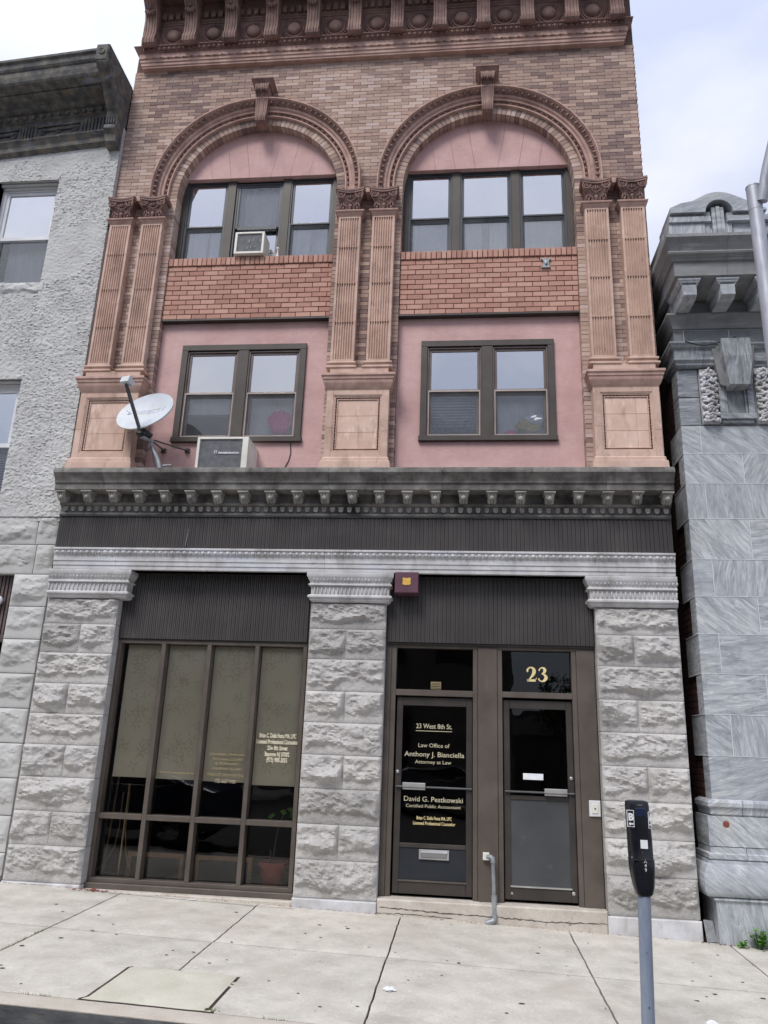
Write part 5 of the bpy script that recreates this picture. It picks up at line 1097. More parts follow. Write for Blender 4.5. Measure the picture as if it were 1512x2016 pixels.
# stucco skin in real relief: torn trowel ridges
def stucco(x0, x1, z0, z1, seed):
    st = .0125; nx, nz = max(3, int((x1 - x0) / st)), max(3, int((z1 - z0) / st)); X, Z = np.meshgrid(np.linspace(x0, x1, nx), np.linspace(z0, z1, nz))
    wx = X + .05 * (fbm(X * 5 + 40, Z * 5, 3, 21) - .5); wz = Z + .12 * (fbm(X * 4 + 60, Z * 4 + 9, 3, 25) - .5)
    f1 = fbm(wx * 9 + 100, wz * 17 + 30, 4, 31); f2 = fbm(wx * 14 + 77, wz * 25 + 11, 4, 37)
    saw = lambda f, n, k: np.clip(((f * n) % 1.0) / k, 0, 1) * np.clip((1 - (f * n) % 1.0) / .9, 0, 1)
    s1 = saw(f1, 4.2, .10); s2 = saw(f2, 3.2, .14)      # trowelled tongues, each with one torn lip
    m = np.clip((fbm(X * 1.2 + 20, Z * 1.2 + 4, 2, 51) - .2) / .2, .6, 1)
    D = m * (.015 * s1 + .008 * s2) + .003 * fbm(X * 24 + 50, Z * 24, 3, 41)
    return grid_mesh('stucco_skin', X, NY - D, Z, 'stuccogrey', SBD)
stucco(-7.4, -6.12 - .96, 4.255, 10.35, 1)
stucco(-6.12, NX1, 4.255, 10.35, 2)
for (a, b, z0, z1) in ((-7.08, -6.12, 9.57, 10.35), (-7.08, -6.12, 6.25, 7.60), (-7.08, -6.12, 4.255, 4.45)): stucco(a, b, z0, z1, 3)
mb = MB(); mb.box(NX0, -7.09, NY + .002, 9.5, -.3, 11.2); mb.box(-6.11, NX1, NY + .004, 9.5, 4.2, 10.5); mb.box(-5.735, NX1, NY + .05, 9.5, -.3, 4.2); mb.box(-7.1, -5.735, NY + .05, 9.5, 3.5, 4.2); mb.box(-7.09, -6.11, NY + .006, 9.5, 9.575, 11.2); mb.box(-7.09, -6.11, NY + .006, 9.5, 6.255, 7.79); mb.box(-7.09, -6.11, NY + .006, 9.5, 4.2, 4.44)
mb.box(NX0, NX0 + .2, 9.5, 19, -.3, 11.2); mb.box(NX0, NX1, 18.8, 19, -.3, 11.2); mb.box(NX0, NX1, 9.3, 19, 10.9, 11.1); mb.box(-7.12, -7.09, NY + .002, 9.5, -.3, 11)
mb.obj('wall', 'stuccogrey', SBD)
for wi, (a, b, z0, z1) in enumerate(wins):
    t = MB(); y = 9.24
    t.bbox(a, a + .07, y, 9.36, z0, z1 - .1, .004); t.bbox(b - .07, b, y, 9.36, z0, z1 - .1, .004); t.bbox(a, b, y, 9.36, z1 - .1, z1 - .03, .004); t.bbox(a, b, y, 9.36, z0, z0 + .05, .004)
    W = t.obj('window', 'white' , SBD)
    zm = (z0 + z1) / 2 - .07
    t = MB(); t.bbox(a + .07, b - .07, y + .02, y + .06, zm, zm + .06, .003); t.bbox(a + .07, a + .12, y + .02, y + .06, zm + .06, z1 - .1, .003); t.bbox(b - .12, b - .07, y + .02, y + .06, zm + .06, z1 - .1, .003); t.bbox(a + .12, b - .12, y + .02, y + .06, z1 - .15, z1 - .1, .003); t.obj('upper_sash', 'white', W)
    t = MB(); t.sheet(a + .12, b - .12, y + .04, zm + .06, z1 - .15); t.obj('pane', 'glass_up', W)
    t = MB(); t.sheet(a + .07, b - .07, y + .06, z0 + .05, zm); t.obj('pane', 'glass_low', W)
    t = MB(); v = [(a + .09, y + .03, z0 + .06), (b - .09, y + .03, z0 + .06), (b - .09, y + .03, zm), (a + .09, y + .03, zm)]; t.add(v, [(0, 1, 2, 3)]); t.obj('insect_screen', 'screen', W)
    t = MB(); t.bbox(a, b, 9.17, 9.3, z1 - .04, z1, .01); t.bbox(a + .04, b, 9.21, 9.3, z1 - .08, z1 - .04, .005); t.obj('head_trim', 'stuccogrey', W)
    if wi == 0: curtain(a + .12, b - .1, z0 + .06, z1 - .12, 9.5, W, 4, .02)
    else:
        t = MB()
        for k in range(40): z = z1 - .15 - k * .038; t.add([(a + .1, 9.42, z), (b - .1, 9.42, z), (b - .1, 9.44, z + .032), (a + .1, 9.44, z + .032)], [(0, 1, 2, 3)])
        t.obj('venetian_blind', 'white', W)
    rock(a - .1, b + .075, z0 - .21, z0 - .0, 9.13, 900 + wi, mat='stuccogrey', parent=SBD, amp=.055, name='window_sill', edge=.012, back=9.3)
mb = MB(); room(mb, -7.4, -5.9, 9.52, 12, 4.3, 6.9); room(mb, -7.4, -5.9, 9.52, 12, 7.0, 10); mb.obj('upper_room', 'roomdark', SBD)
# moulded stone courses at street level
NZ = [4.255, 3.886, 3.495, 3.08, 2.67, 2.25, 1.835, 1.43, 1.035, .62, .22, -.03]
for k in range(len(NZ) - 1):
    z1, z0 = NZ[k], NZ[k + 1]
    if k == 0: xs = [-7.2, -6.35, -5.53, NX1 - .01]
    elif k == 1: xs = [-7.2, -6.05, -5.50, NX1 - .01]
    else: xs = [-5.74, NX1 - .012]
    for a, b in zip(xs[:-1], xs[1:]): rock(a, b, z0, z1, 9.145, 700 + 7 * k + int(a * 10), mat='stuccostone', parent=SBD, amp=.05, g=.009, edge=.09, back=9.3)
rock(-5.74, NX1 - .02, gz(-5.5, 9.1) - .1, -.035, 9.14, 777, mat='stuccostone', parent=SBD, amp=.02, back=9.3)
# street-level opening of the neighbour: ribbed metal over a dark shopfront
mb = MB()
for k in range(30): x = -7.2 + k * .05; mb.box(x, x + .03, 9.26, 9.30, 2.72, 3.49); 
mb.box(-7.2, -5.74, 9.29, 9.32, 2.72, 3.49); mb.obj('ribbed_panel', 'sash', SBD)
mb = MB(); mb.bbox(-7.2, -5.745, 9.24, 9.34, 2.64, 2.72, .004); mb.bbox(-5.80, -5.745, 9.24, 9.34, -.05, 2.64, .004); mb.obj('shop_frame', 'bronze', SBD)
mb = MB(); mb.sheet(-7.2, -5.80, 9.33, -.05, 2.64); mb.obj('shop_pane', 'glass_dark', SBD)
mb = MB(); room(mb, -7.3, -5.6, 9.37, 12, -.06, 2.9); mb.obj('shop_room', 'roomdark', SBD)
t = MB(); t.lathe([(.06, 0), (.06, .03), (.04, .05), (.001, .055)], -5.935, 9.22, 3.16, 'y', 16); thing(t, 'wall_lamp', 'white', 'round white disc on the neighbour ribbed panel at the left edge', 'lamp', smooth=40)
# wooden cornice, sagging to the left
CN = empty('wooden_cornice', (-5.3, 9.0, 10.1)); 
CN.parent = SBD; bpy.data.objects.remove(CN)
sag = lambda x: -.095 * (-5.25 - x)
def sagged(mb, name, mat='tarwood', smooth=None, stuff=False):
    mb.v = [(x, y, z + sag(x)) for x, y, z in mb.v]; o = mb.obj(name, mat, SBD, smooth=smooth)
    if stuff: tag(o, kind='stuff')
    return o
mb = MB(); mb.mould(-9, -5.43, 9.13, [(.14, 10.38), (.14, 10.36), (.12, 10.345), (.09, 10.30), (.08, 10.28), (.08, 10.21), (.04, 10.195), (.02, 10.17)], mL=False, mR=False, yb=9.3); sagged(mb, 'architrave')
mb = MB(); mb.box(-9, -5.43, 9.06, 9.3, 10.38, 10.70); sagged(mb, 'frieze')
mb = MB()
for x0 in (-7.35, -6.55): pass
for (x0, x1) in ((-6.62, -5.86), (-7.6, -6.84)):
    mb.box(x0, x1, 9.035, 9.07, 10.42, 10.445); mb.box(x0, x1, 9.035, 9.07, 10.61, 10.635); mb.box(x0, x0 + .03, 9.035, 9.07, 10.445, 10.61); mb.box(x1 - .03, x1, 9.035, 9.07, 10.445, 10.61)
    for x in (x0 + .12, (x0 + x1) / 2, x1 - .12): mb.lathe([(.05, 0), (.05, .015), (.03, .02), (.02, .008), (.001, .02)], x, 9.06, 10.53, 'y', 12)
    mb.tube([(x0 + .1, 9.04, 10.53), (x1 - .1, 9.04, 10.53)], .012, 6)
sagged(mb, 'carved_panel', smooth=40)
mb = MB()
for k in range(7): x = -5.83 + k * .055; mb.bbox(x, x + .035, 9.03, 9.07, 10.40, 10.66, .008)
for k in range(4): x = -6.83 + k * .05; mb.bbox(x, x + .03, 9.03, 9.07, 10.40, 10.66, .008)
sagged(mb, 'fluting')
mb = MB(); mb.mould(-9, -5.43, 9.10, [(.38, 10.95), (.36, 10.93), (.30, 10.92), (.2, 10.915), (.18, 10.86), (.10, 10.84), (.09, 10.74), (.05, 10.72), (.04, 10.69)], mL=False, mR=False, yb=9.3); sagged(mb, 'bed_moulding')
mb = MB()
for k in range(20): mb.egg((-8 + k * .135, 8.98, 10.775), .04, .03, .035, 7, 5)
sagged(mb, 'drop_ornament', smooth=60, stuff=True)
mb = MB(); mb.mould(-9, -5.28, 9.10, [(.62, 11.36), (.66, 11.34), (.66, 11.30), (.63, 11.28), (.62, 11.20), (.60, 11.17), (.585, 11.165), (.58, 11.08), (.56, 11.0), (.54, 10.97), (.36, 10.965)], mL=False, mR=False, yb=9.3); sagged(mb, 'cornice')
mb = MB(); mb.box(-9, -5.28, 8.48, 9.5, 11.36, 11.39); sagged(mb, 'roof_edge', 'stuccogrey')
# end bracket
mb = MB(); pr = [(9.2, 11.33), (8.40, 11.33), (8.40, 11.02), (8.46, 10.96), (8.55, 10.93), (8.60, 10.86), (8.70, 10.82), (8.74, 10.74), (8.80, 10.70), (8.86, 10.62), (8.90, 10.60), (8.92, 10.36), (8.88, 10.33), (8.88, 10.27), (8.94, 10.22), (8.96, 10.10), (9.0, 10.06), (9.2, 10.06)]
mb.prism(pr, -5.42, -5.243, 'x')
for x in (-5.415, -5.375, -5.335, -5.295): mb.box(x, x + .02, 8.90, 8.95, 10.38, 10.60)
mb.bbox(-5.44, -5.255, 8.385, 8.42, 11.04, 11.33, .01); mb.lathe([(.05, 0), (.05, .02), (.035, .02), (.03, .01), (.001, .025)], -5.345, 8.385, 11.19, 'y', 14)
for k in range(3): mb.box(-5.40 + k * .045, -5.38 + k * .045, 8.72, 8.80, 10.74, 10.86)
mb.obj('end_bracket', 'tarwood', SBD)
mb = MB(); mb.tube([(-5.262, 8.42 + .1 * k, 11.2 - .13 * k) for k in range(7)], [.05, .04, .045, .04, .035, .03, .03], 7); mb.obj('bracket_scroll', 'tarwood', SBD)
# ================================================================== MARBLE BUILDING (right)
MBD = empty('marble_building', (4.2, 9.3, -.3)); tag(MBD, 'veined grey marble building at the right with carved garlands and heavy cornice', 'building')
QX, QY, QE = 2.652, 9.1, 6.2
ZJ = [5.467, 5.10, 4.715, 4.272, 3.776, 3.336, 2.903, 2.459, 2.016, 1.579, 1.13]
def mblock(x0, x1, z0, z1, y0=QY, y1=9.3, mat='marble', name='marble_block', g=.006):
    t = MB(); t.bbox(x0 + g / 2, x1 - g / 2, y0, y1, z0 + g / 2, z1 - g / 2, .004); return t.obj(name, mat, MBD)
for k in range(len(ZJ) - 1):
    z1, z0 = ZJ[k], ZJ[k + 1]; long_ = k % 2
    vj = [2.875, 3.9, 4.9] if k % 2 == 0 else [3.34, 4.3, 5.4]
    if k in (9,): vj = [4.2, 5.3]
    if k == 8: vj = [2.92, 3.8, 5.0]
    xs = [QX] + vj + [QE]
    ret = 9.62 if k % 2 == 0 else 9.32
    for i, (a, b) in enumerate(zip(xs[:-1], xs[1:])): mblock(a, b, z0, z1, y1=ret if i == 0 else 9.3)
    t = MB()   # raised white pointing
    wj = .004
    t.box(QX, QE, QY - .0035, QY + .01, z0 - wj, z0 + wj); 
    for v in vj: t.box(v - wj, v + wj, QY - .003, QY + .01, z0 + wj, z1 - wj)
    t.box(QX - .003, QX + .01, QY, 9.6, z0 - wj, z0 + wj); t.obj('pointing', 'mortarwhite', MBD)
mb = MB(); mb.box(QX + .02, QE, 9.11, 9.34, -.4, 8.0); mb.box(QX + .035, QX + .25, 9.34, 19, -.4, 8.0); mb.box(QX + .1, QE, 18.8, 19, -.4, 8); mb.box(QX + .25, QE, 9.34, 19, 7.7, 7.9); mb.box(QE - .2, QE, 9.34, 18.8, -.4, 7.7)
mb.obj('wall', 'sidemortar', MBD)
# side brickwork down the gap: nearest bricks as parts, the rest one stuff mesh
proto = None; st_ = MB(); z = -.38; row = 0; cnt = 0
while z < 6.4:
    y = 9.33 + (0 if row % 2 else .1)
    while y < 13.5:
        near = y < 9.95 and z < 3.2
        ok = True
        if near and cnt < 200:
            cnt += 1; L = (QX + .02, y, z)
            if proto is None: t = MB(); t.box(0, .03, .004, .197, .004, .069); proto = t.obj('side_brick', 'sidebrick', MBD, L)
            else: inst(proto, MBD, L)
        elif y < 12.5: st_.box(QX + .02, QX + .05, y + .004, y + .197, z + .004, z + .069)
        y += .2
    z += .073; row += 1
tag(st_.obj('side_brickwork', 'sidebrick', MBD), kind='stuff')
# lower mouldings
def mrun(prof, x0=2.655, xj=(3.7, 4.9), Y=9.1, mat='marble', name='moulding_stone'):
    xs = [x0] + list(xj) + [QE]
    for i, (a, b) in enumerate(zip(xs[:-1], xs[1:])):
        t = MB(); t.mould(a + (.0 if i == 0 else .003), b - .003, Y, prof, mL=(i == 0), mR=False, yb=Y + .45 if i == 0 else Y + .15); t.obj(name, mat, MBD, smooth=35)
mrun([(.0, 1.128), (.03, 1.12), (.045, 1.10), (.045, 1.06), (.03, 1.05), (.02, 1.03), (.015, .985), (-.01, .965)], x0=2.64, xj=(2.95, 4.3))
mrun([(.008, .965), (.010, .80), (.008, .665)], x0=2.60, xj=(3.9, 5.0))
mrun([(-.01, .662), (.005, .655), (.005, .60), (.03, .59), (.03, .545), (.02, .535)], x0=2.60, xj=(2.96, 4.3))
mrun([(.045, .53), (.05, .50), (.075, .49), (.09, .46), (.115, .41), (.125, .35), (.125, .29), (.115, .235), (.10, .20), (.085, .19), (.06, .185)], x0=2.60, xj=(3.9, 5.0))
mrun([(.075, .18), (.085, .16), (.06, .14), (.055, -.5)], x0=2.655, xj=(3.6, 4.7))
t = MB(); t.lathe([(.034, 0), (.034, .004), (.001, .005)], 2.775, 9.092, .885, 'y', 14, ); t.obj('round_patch', 'rust', MBD)
# upper carved course
mblock(QX, 2.905, 5.85, 6.235, y1=9.35, mat='marble_mid'); mblock(QX, 2.905, 5.47, 5.845, y1=9.35, mat='marble_mid')
mblock(2.908, 5.8, 5.47, 6.235, y0=9.103, mat='marble_mid', name='recessed_field')
def garland(xc, w, seed):
    t = MB(); r = random.Random(seed); n = 8
    t.box(xc - w / 2, xc + w / 2, 9.07, 9.13, 5.49, 6.225)
    for k in range(n):
        z = 6.16 - k * .088
        for q in range(7):
            x = xc + (q - 3) / 3 * w * .44; zz = z + .028 * math.cos((q - 3) * 1.1 + k) + r.uniform(-.012, .012)
            t.egg((x, 9.05 - .03 * math.cos((q - 3) / 3 * 1.4), zz), .024 * r.uniform(.7, 1.2), .028, .030 * r.uniform(.7, 1.3), 7, 5, Matrix.Rotation(r.uniform(-.8, .8), 3, 'Y'))
        t.tube([(xc - w * .46, 9.05, z - .03), (xc - w * .2, 9.0, z - .055), (xc, 9.0, z - .035), (xc + w * .2, 9.0, z - .055), (xc + w * .46, 9.05, z - .03)], .012, 6)
    return t.obj('garland', 'stone_clean', MBD, smooth=50)
garland(3.015, .19, 1); garland(3.66, .17, 2)
t = MB()
x0, x1 = 3.125, 3.535
t.bbox(x0, x0 + .07, 9.05, 9.14, 5.60, 6.03, .004); t.bbox(x1 - .07, x1, 9.05, 9.14, 5.60, 6.03, .004); t.bbox(x0 - .01, x1 + .01, 9.03, 9.14, 5.53, 5.60, .006); t.bbox(x0 + .02, x1 - .02, 9.06, 9.14, 5.49, 5.53, .004)
t.bbox(x0 + .075, x0 + .10, 9.07, 9.14, 5.60, 6.03, .003); t.bbox(x1 - .10, x1 - .075, 9.07, 9.14, 5.60, 6.03, .003); t.obj('carved_frame', 'marble_mid', MBD)
t = MB(); v = [(3.215, 8.90, 5.93), (3.455, 8.90, 5.93), (3.50, 8.86, 6.30), (3.50, 8.88, 6.55), (3.16, 8.88, 6.55), (3.16, 8.86, 6.30), (3.215, 9.15, 5.93), (3.455, 9.15, 5.93), (3.50, 9.15, 6.30), (3.50, 9.15, 6.55), (3.16, 9.15, 6.55), (3.16, 9.15, 6.30)]
t.add(v, [(0, 1, 2, 5), (5, 2, 3, 4), (0, 6, 7, 1), (1, 7, 8, 2), (2, 8, 9, 3), (3, 9, 10, 4), (4, 10, 11, 5), (5, 11, 6, 0)]); t.obj('keystone', 'marble_mid', MBD)
t = MB(); v = [(3.14, 9.0, 5.98), (3.21, 9.0, 5.95), (3.155, 8.98, 6.5), (3.06, 8.98, 6.5)]; t.add(v + [(x, 9.14, z) for x, y, z in v], [(0, 1, 2, 3), (0, 4, 5, 1), (1, 5, 6, 2), (3, 2, 6, 7), (0, 3, 7, 4)]); v = [(3.52, 9.0, 5.98), (3.46, 9.0, 5.95), (3.505, 8.98, 6.5), (3.58, 8.98, 6.5)]; t.add(v + [(x, 9.14, z) for x, y, z in v], [(1, 0, 3, 2), (0, 4, 5, 1), (1, 5, 6, 2), (3, 2, 6, 7), (0, 3, 7, 4)]); t.obj('keystone_flank', 'marble_dark', MBD)
capm = [(.10, 6.555), (.115, 6.545), (.115, 6.525), (.10, 6.51), (.085, 6.48), (.06, 6.47), (.05, 6.46), (.05, 6.345), (.06, 6.335), (.06, 6.315), (.045, 6.30), (.03, 6.28), (.03, 6.26), (.01, 6.24)]
t = MB(); t.mould(2.665, 3.10, 9.05, capm, mL=True, mR=False, yb=9.5); t.obj('pilaster_cap', 'marble_mid', MBD, smooth=35)
t = MB(); t.mould(3.10, QE, 9.10, capm, mL=False, mR=False, yb=9.3); t.obj('recessed_moulding', 'marble_mid', MBD, smooth=35)
pts = [(2.74 + .5 * k / 14 * 1.0, 8.935 - .015 * math.sin(PI * k / 14), 6.545 - .07 * math.sin(PI * min(1, k / 13)) ** 1.0) for k in range(15)]
t = MB(); t.tube(pts + [(3.33, 8.87, 6.56)], .007, 6); thing(t, 'utility_cable', 'black', 'thin black cable sagging in front of the marble pilaster cap', 'cable')
# frieze
for a, b in ((QX, 2.778), (2.778, 3.335), (3.335, 4.1), (4.1, 5.1)): 
    t = MB(); t.bbox(a + .004, b - .004, 9.1, 9.4, 6.56, 6.785, .004); t.obj('frieze_block', 'marble_dark', MBD)
    t = MB(); t.box(b - .004, b + .004, 9.097, 9.12, 6.56, 6.785); t.obj('pointing', 'mortarwhite', MBD)
t = MB(); t.box(QX, QE, 9.096, 9.12, 6.782, 6.792); t.obj('pointing', 'mortarwhite', MBD)
t = MB(); t.mould(2.66, QE, 9.08, [(.02, 7.17), (.02, 7.0), (.10, 6.975), (.105, 6.95), (.09, 6.93), (.05, 6.88), (.03, 6.83), (.02, 6.792)], mL=True, mR=False, yb=9.9); t.obj('bed_moulding', 'marble_dark', MBD, smooth=35)
t = MB(); t.mould(2.60, 3.40, 9.0, [(.5, 7.225), (.5, 7.175)], mL=False, mR=False, yb=9.3); 
def corn(x0, x1, first):
    t = MB(); t.mould(x0 + (.5 if first else .0015), x1 - .0015, 9.0, [(.46, 7.74), (.60, 7.735), (.605, 7.69), (.57, 7.66), (.52, 7.58), (.505, 7.545), (.53, 7.535), (.545, 7.515), (.535, 7.495), (.505, 7.485), (.50, 7.465), (.485, 7.46), (.48, 7.435), (.45, 7.43), (.45, 7.235), (.42, 7.225), (.30, 7.225), (.02, 7.18)], mL=first, mR=False, yb=9.9)
    t.v = [(max(x, 2.458) if y < 9.9 else max(x, 2.458), y, z) for x, y, z in t.v]; return t.obj('cornice_stone', 'marble_dark', MBD, smooth=25)
corn(2.52, 3.20, True); corn(3.20, 4.4, False); corn(4.4, QE, False)
mo = MB(); mo.prism([(9.08, 7.215), (8.60, 7.215), (8.60, 7.06), (8.62, 7.0), (8.66, 6.97), (8.95, 6.97), (9.08, 6.985)], -.085, .085, 'x'); mo.mould(-.085, .085, 8.62, [(.05, 7.218), (.05, 7.195), (.04, 7.185), (.035, 7.165), (.02, 7.155), (.02, 7.14)], yb=9.08); mo.bbox(-.08, .08, 8.585, 8.7, 6.985, 7.03, .004)
m1 = None
for k in range(7):
    L = (2.745 + k * .455, 0, 0)
    if m1 is None: m1 = mo.obj('modillion', 'marble', MBD, L, smooth=35)
    else: inst(m1, MBD, L)
# parapet with scroll
PY = 8.72
t = MB(); t.bbox(2.60, 3.05, PY, 9.9, 7.74, 8.12, .004); t.obj('parapet_block', 'marble', MBD)
t = MB(); t.bbox(3.055, 3.11, PY + .01, 9.2, 7.74, 8.13, .004); t.bbox(3.11, 3.14, PY + .03, 9.2, 7.74, 8.13, .003); t.bbox(3.30, 3.325, PY + .03, 9.2, 7.74, 8.13, .003); t.bbox(3.325, 3.385, PY + .01, 9.2, 7.74, 8.13, .004); t.obj('parapet_pilaster', 'marble', MBD)
t = MB()
for k in range(3): a = 3.142 + k * .053; t.bbox(a, a + .05, PY + .0 - (.015 if k == 1 else 0), 9.2, 7.76, 8.36, .006)
t.obj('fluted_key', 'marble', MBD)
t = MB(); t.bbox(3.40, 4.6, PY + .03, 9.2, 7.74, 8.12, .004); t.bbox(4.605, QE, PY + .03, 9.2, 7.74, 8.12, .004); t.obj('parapet_panel', 'marble', MBD)
t = MB(); t.bbox(2.60, 3.12, PY - .03, 9.9, 8.12, 8.205, .006); t.obj('parapet_rail', 'marble', MBD)
t = MB(); t.bbox(3.32, 4.6, PY - .03, 9.2, 8.12, 8.205, .006); t.obj('parapet_rail', 'marble', MBD)
t = MB(); t.bbox(2.605, 3.12, PY - .01, 9.2, 8.205, 8.28, .004); t.bbox(3.32, 3.75, PY - .01, 9.2, 8.205, 8.26, .004); t.obj('parapet_course', 'marble_dark', MBD)
c = 3.22; out = [(2.615, 8.245), (2.60, 8.31), (2.62, 8.375), (2.80, 8.385)] + [(c + .37 * math.cos(a) * (1 + .0), 8.375 + .19 * (math.sin(a)) ** 1.3) for a in [PI - .15 - (PI - .3) * k / 12 for k in range(13)]] + [(3.62, 8.38), (3.74, 8.335), (3.80, 8.29), (3.80, 8.25)]
inn = [(c + .17 * math.cos(a), 8.21 + .19 * math.sin(a)) for a in [PI * k / 12 for k in range(13)]]
# strip between outer and inner outlines
t = MB(); lo = [(2.615, 8.245), (2.75, 8.245), (2.9, 8.245)] + [(c + .17 * math.cos(a), 8.245 + .18 * math.sin(a)) for a in [PI - PI * k / 14 for k in range(15)]] + [(3.5, 8.245), (3.80, 8.245)]
def hi(x):
    b = 8.385 - (.0 if x < 3.5 else (x - 3.5) * .38)
    if x < 2.66: b = 8.30 + (x - 2.6) * 1.3
    return max(b, 8.375 + .165 * math.cos(max(-1, min(1, (x - c) / .40)) * PI / 2) ** 1.2 if abs(x - c) < .4 else 0)
vs = []; fs = []
for (x, z) in lo: vs += [(x, PY - .06, z), (x, PY - .06, hi(x)), (x, 9.1, hi(x)), (x, 9.1, z)]
for i in range(len(lo) - 1): a = i * 4; b = a + 4; fs += [(a, b, b + 1, a + 1), (a + 1, b + 1, b + 2, a + 2), (a + 3, b + 3, b, a)]
fs += [(0, 1, 2, 3)]; t.add(vs, fs); t.obj('scroll_crest', 'marble', MBD, smooth=35)
# ================================================================== GROUND
gx0, gx1 = -40, 40
t = MB(); t.add([(gx0, 5.5, gz(gx0, 5.5) - .3), (gx1, 5.5, gz(gx1, 5.5) - .3), (gx1, 22, gz(gx1, 9.1) - .3), (gx0, 22, gz(gx0, 9.1) - .3)], [(0, 1, 2, 3)]); tag(t.obj('ground', 'dirt'), kind='structure')
SW = MB(); SW.add([(gx0, 5.63, gz(gx0, 5.63) - .035), (gx1, 5.63, gz(gx1, 5.63) - .035), (gx1, 9.6, gz(gx1, 9.6) - .035), (gx0, 9.6, gz(gx0, 9.6) - .035)], [(0, 1, 2, 3)])
SWO = tag(SW.obj('sidewalk', 'dirt'), kind='structure')
def slab(name, x0, x1, y0, y1, mat, parent, g=.010, th=.05, dz=0.0, jit=.0):
    """slab on the sloping pavement, edges slightly broken"""
    nx, ny = max(4, int((x1 - x0) / .05)), max(4, int((y1 - y0) / .05)); U, V = np.meshgrid(np.linspace(0, 1, nx), np.linspace(0, 1, ny))
    X = x0 + g / 2 + (x1 - x0 - g) * U; Y = y0 + g / 2 + (y1 - y0 - g) * V
    ex_ = (fbm(X * 9 + 50, Y * 9 + 50, 3, 61) - .5) * .014
    eu = np.minimum(U, 1 - U); ev = np.minimum(V, 1 - V)
    X = X + np.where(eu < 1e-6, ex_, 0); Y = Y + np.where(ev < 1e-6, ex_, 0)
    Z = -.194 - .0234 * X + .02 * (Y - 9.1) + dz + .004 * (fbm(X * 1.1 + 30, Y * 1.1 + 30, 3, 71) - .5); Z = np.where((eu < 1e-6) | (ev < 1e-6), Z - .006, Z)
    vs = np.stack([X, Y, Z], -1).reshape(-1, 3).tolist(); idx = np.arange(nx * ny).reshape(ny, nx)
    fs = np.stack([idx[:-1, :-1], idx[:-1, 1:], idx[1:, 1:], idx[1:, :-1]], -1).reshape(-1, 4).tolist()
    border = list(idx[0, :]) + list(idx[1:, -1]) + list(idx[-1, -2::-1]) + list(idx[-2:0, 0]); b0 = len(vs)
    for i in border: v = vs[i]; vs.append([v[0], v[1], v[2] - th])
    nb = len(border)
    for k in range(nb): k2 = (k + 1) % nb; fs.append([border[k2], border[k], b0 + k, b0 + k2])
    me = bpy.data.meshes.new(name); me.from_pydata(vs, [], fs); me.materials.append(M[mat]); me.shade_smooth()
    try: me.set_sharp_from_angle(angle=math.radians(40))
    except Exception: pass
    return link(name, me, parent)
JX = [-8.4, -6.8, -5.3, -3.77, -2.22, -.66, 1.10, 2.70, 4.2, 5.8]
YB, YM, YK = 9.12, 7.53, 5.86
for k in range(len(JX) - 1):
    a, b = JX[k], JX[k + 1]; g = .016
    slab('slab', a, b, YM, YB, 'concrete', SWO, g=g)
    if k == 3: slab('slab', a, b - .008, YK, YM, 'concrete', SWO, g=g)
    elif k == 4: slab('slab', a - .008, b, YK, YM, 'concrete', SWO, g=g)
    else: slab('slab', a, b, YK, YM, 'concrete', SWO, g=g)
slab('patch_joint', -2.658, -1.688, YK - .001, 6.675, 'dirt', SWO, g=.0, th=.01, dz=.0025)
slab('patch_slab', -2.634, -1.712, YK + .012, 6.66, 'patch', SWO, g=.0, th=.02, dz=.005)
KB = MB(); KO = None
for k, (a, b) in enumerate(zip([-9, -6, -3.4, -.2, 3.0], [-6, -3.4, -.2, 3.0, 6.2])):
    o = slab('kerb_stone', a, b, 5.64, YK - .004, 'kerb', SWO, g=.012, th=.2, dz=.002)
t = MB(); vs = []; 
N = 120
for i in range(N + 1):
    x = -9 + 15.2 * i / N; zt = gz(x, 5.64) - .006
    for j in range(5): z = zt - .12 * j / 4; vs.append((x, 5.64 - .003 - .012 * j / 4 - .008 * random.random() * (0 < j < 4), z))
t.add(vs, [(i * 5 + j, i * 5 + j + 1, (i + 1) * 5 + j + 1, (i + 1) * 5 + j) for i in range(N) for j in range(4)]); t.obj('kerb_face', 'kerbface', SWO, smooth=60)
# the rest of both sidewalks, coarse
t = MB(); 
for (a, b) in ((gx0, JX[0]), (JX[-1], gx1)): t.add([(a, 5.63, gz(a, 5.63) - .002), (b, 5.63, gz(b, 5.63) - .002), (b, 9.12, gz(b, 9.12) - .002), (a, 9.12, gz(a, 9.12) - .002), (a, 5.63, gz(a, 5.63) - .15), (b, 5.63, gz(b, 5.63) - .15)], [(0, 1, 2, 3), (4, 5, 1, 0)])
t.obj('far_paving', 'concrete', SWO)
rz = lambda x: gz(x, 5.64) - .115
t = MB(); t.add([(gx0, -7.5, rz(gx0)), (gx1, -7.5, rz(gx1)), (gx1, 5.66, rz(gx1)), (gx0, 5.66, rz(gx0))], [(0, 1, 2, 3)]); tag(t.obj('road', 'asphalt'), kind='structure')
t = MB(); t.add([(gx0, -60, rz(gx0) - .01), (gx1, -60, rz(gx1) - .01), (gx1, -7.4, rz(gx1) - .01), (gx0, -7.4, rz(gx0) - .01)], [(0, 1, 2, 3)]); tag(t.obj('far_ground', 'asphalt'), kind='structure')
t = MB(); t.add([(gx0, -10.5, rz(gx0) + .13), (gx1, -10.5, rz(gx1) + .13), (gx1, -7.5, rz(gx1) + .13), (gx0, -7.5, rz(gx0) + .13), (gx0, -7.5, rz(gx0) - .05), (gx1, -7.5, rz(gx1) - .05)], [(0, 1, 2, 3), (3, 2, 5, 4)]); tag(t.obj('opposite_sidewalk', 'concrete'), kind='structure')
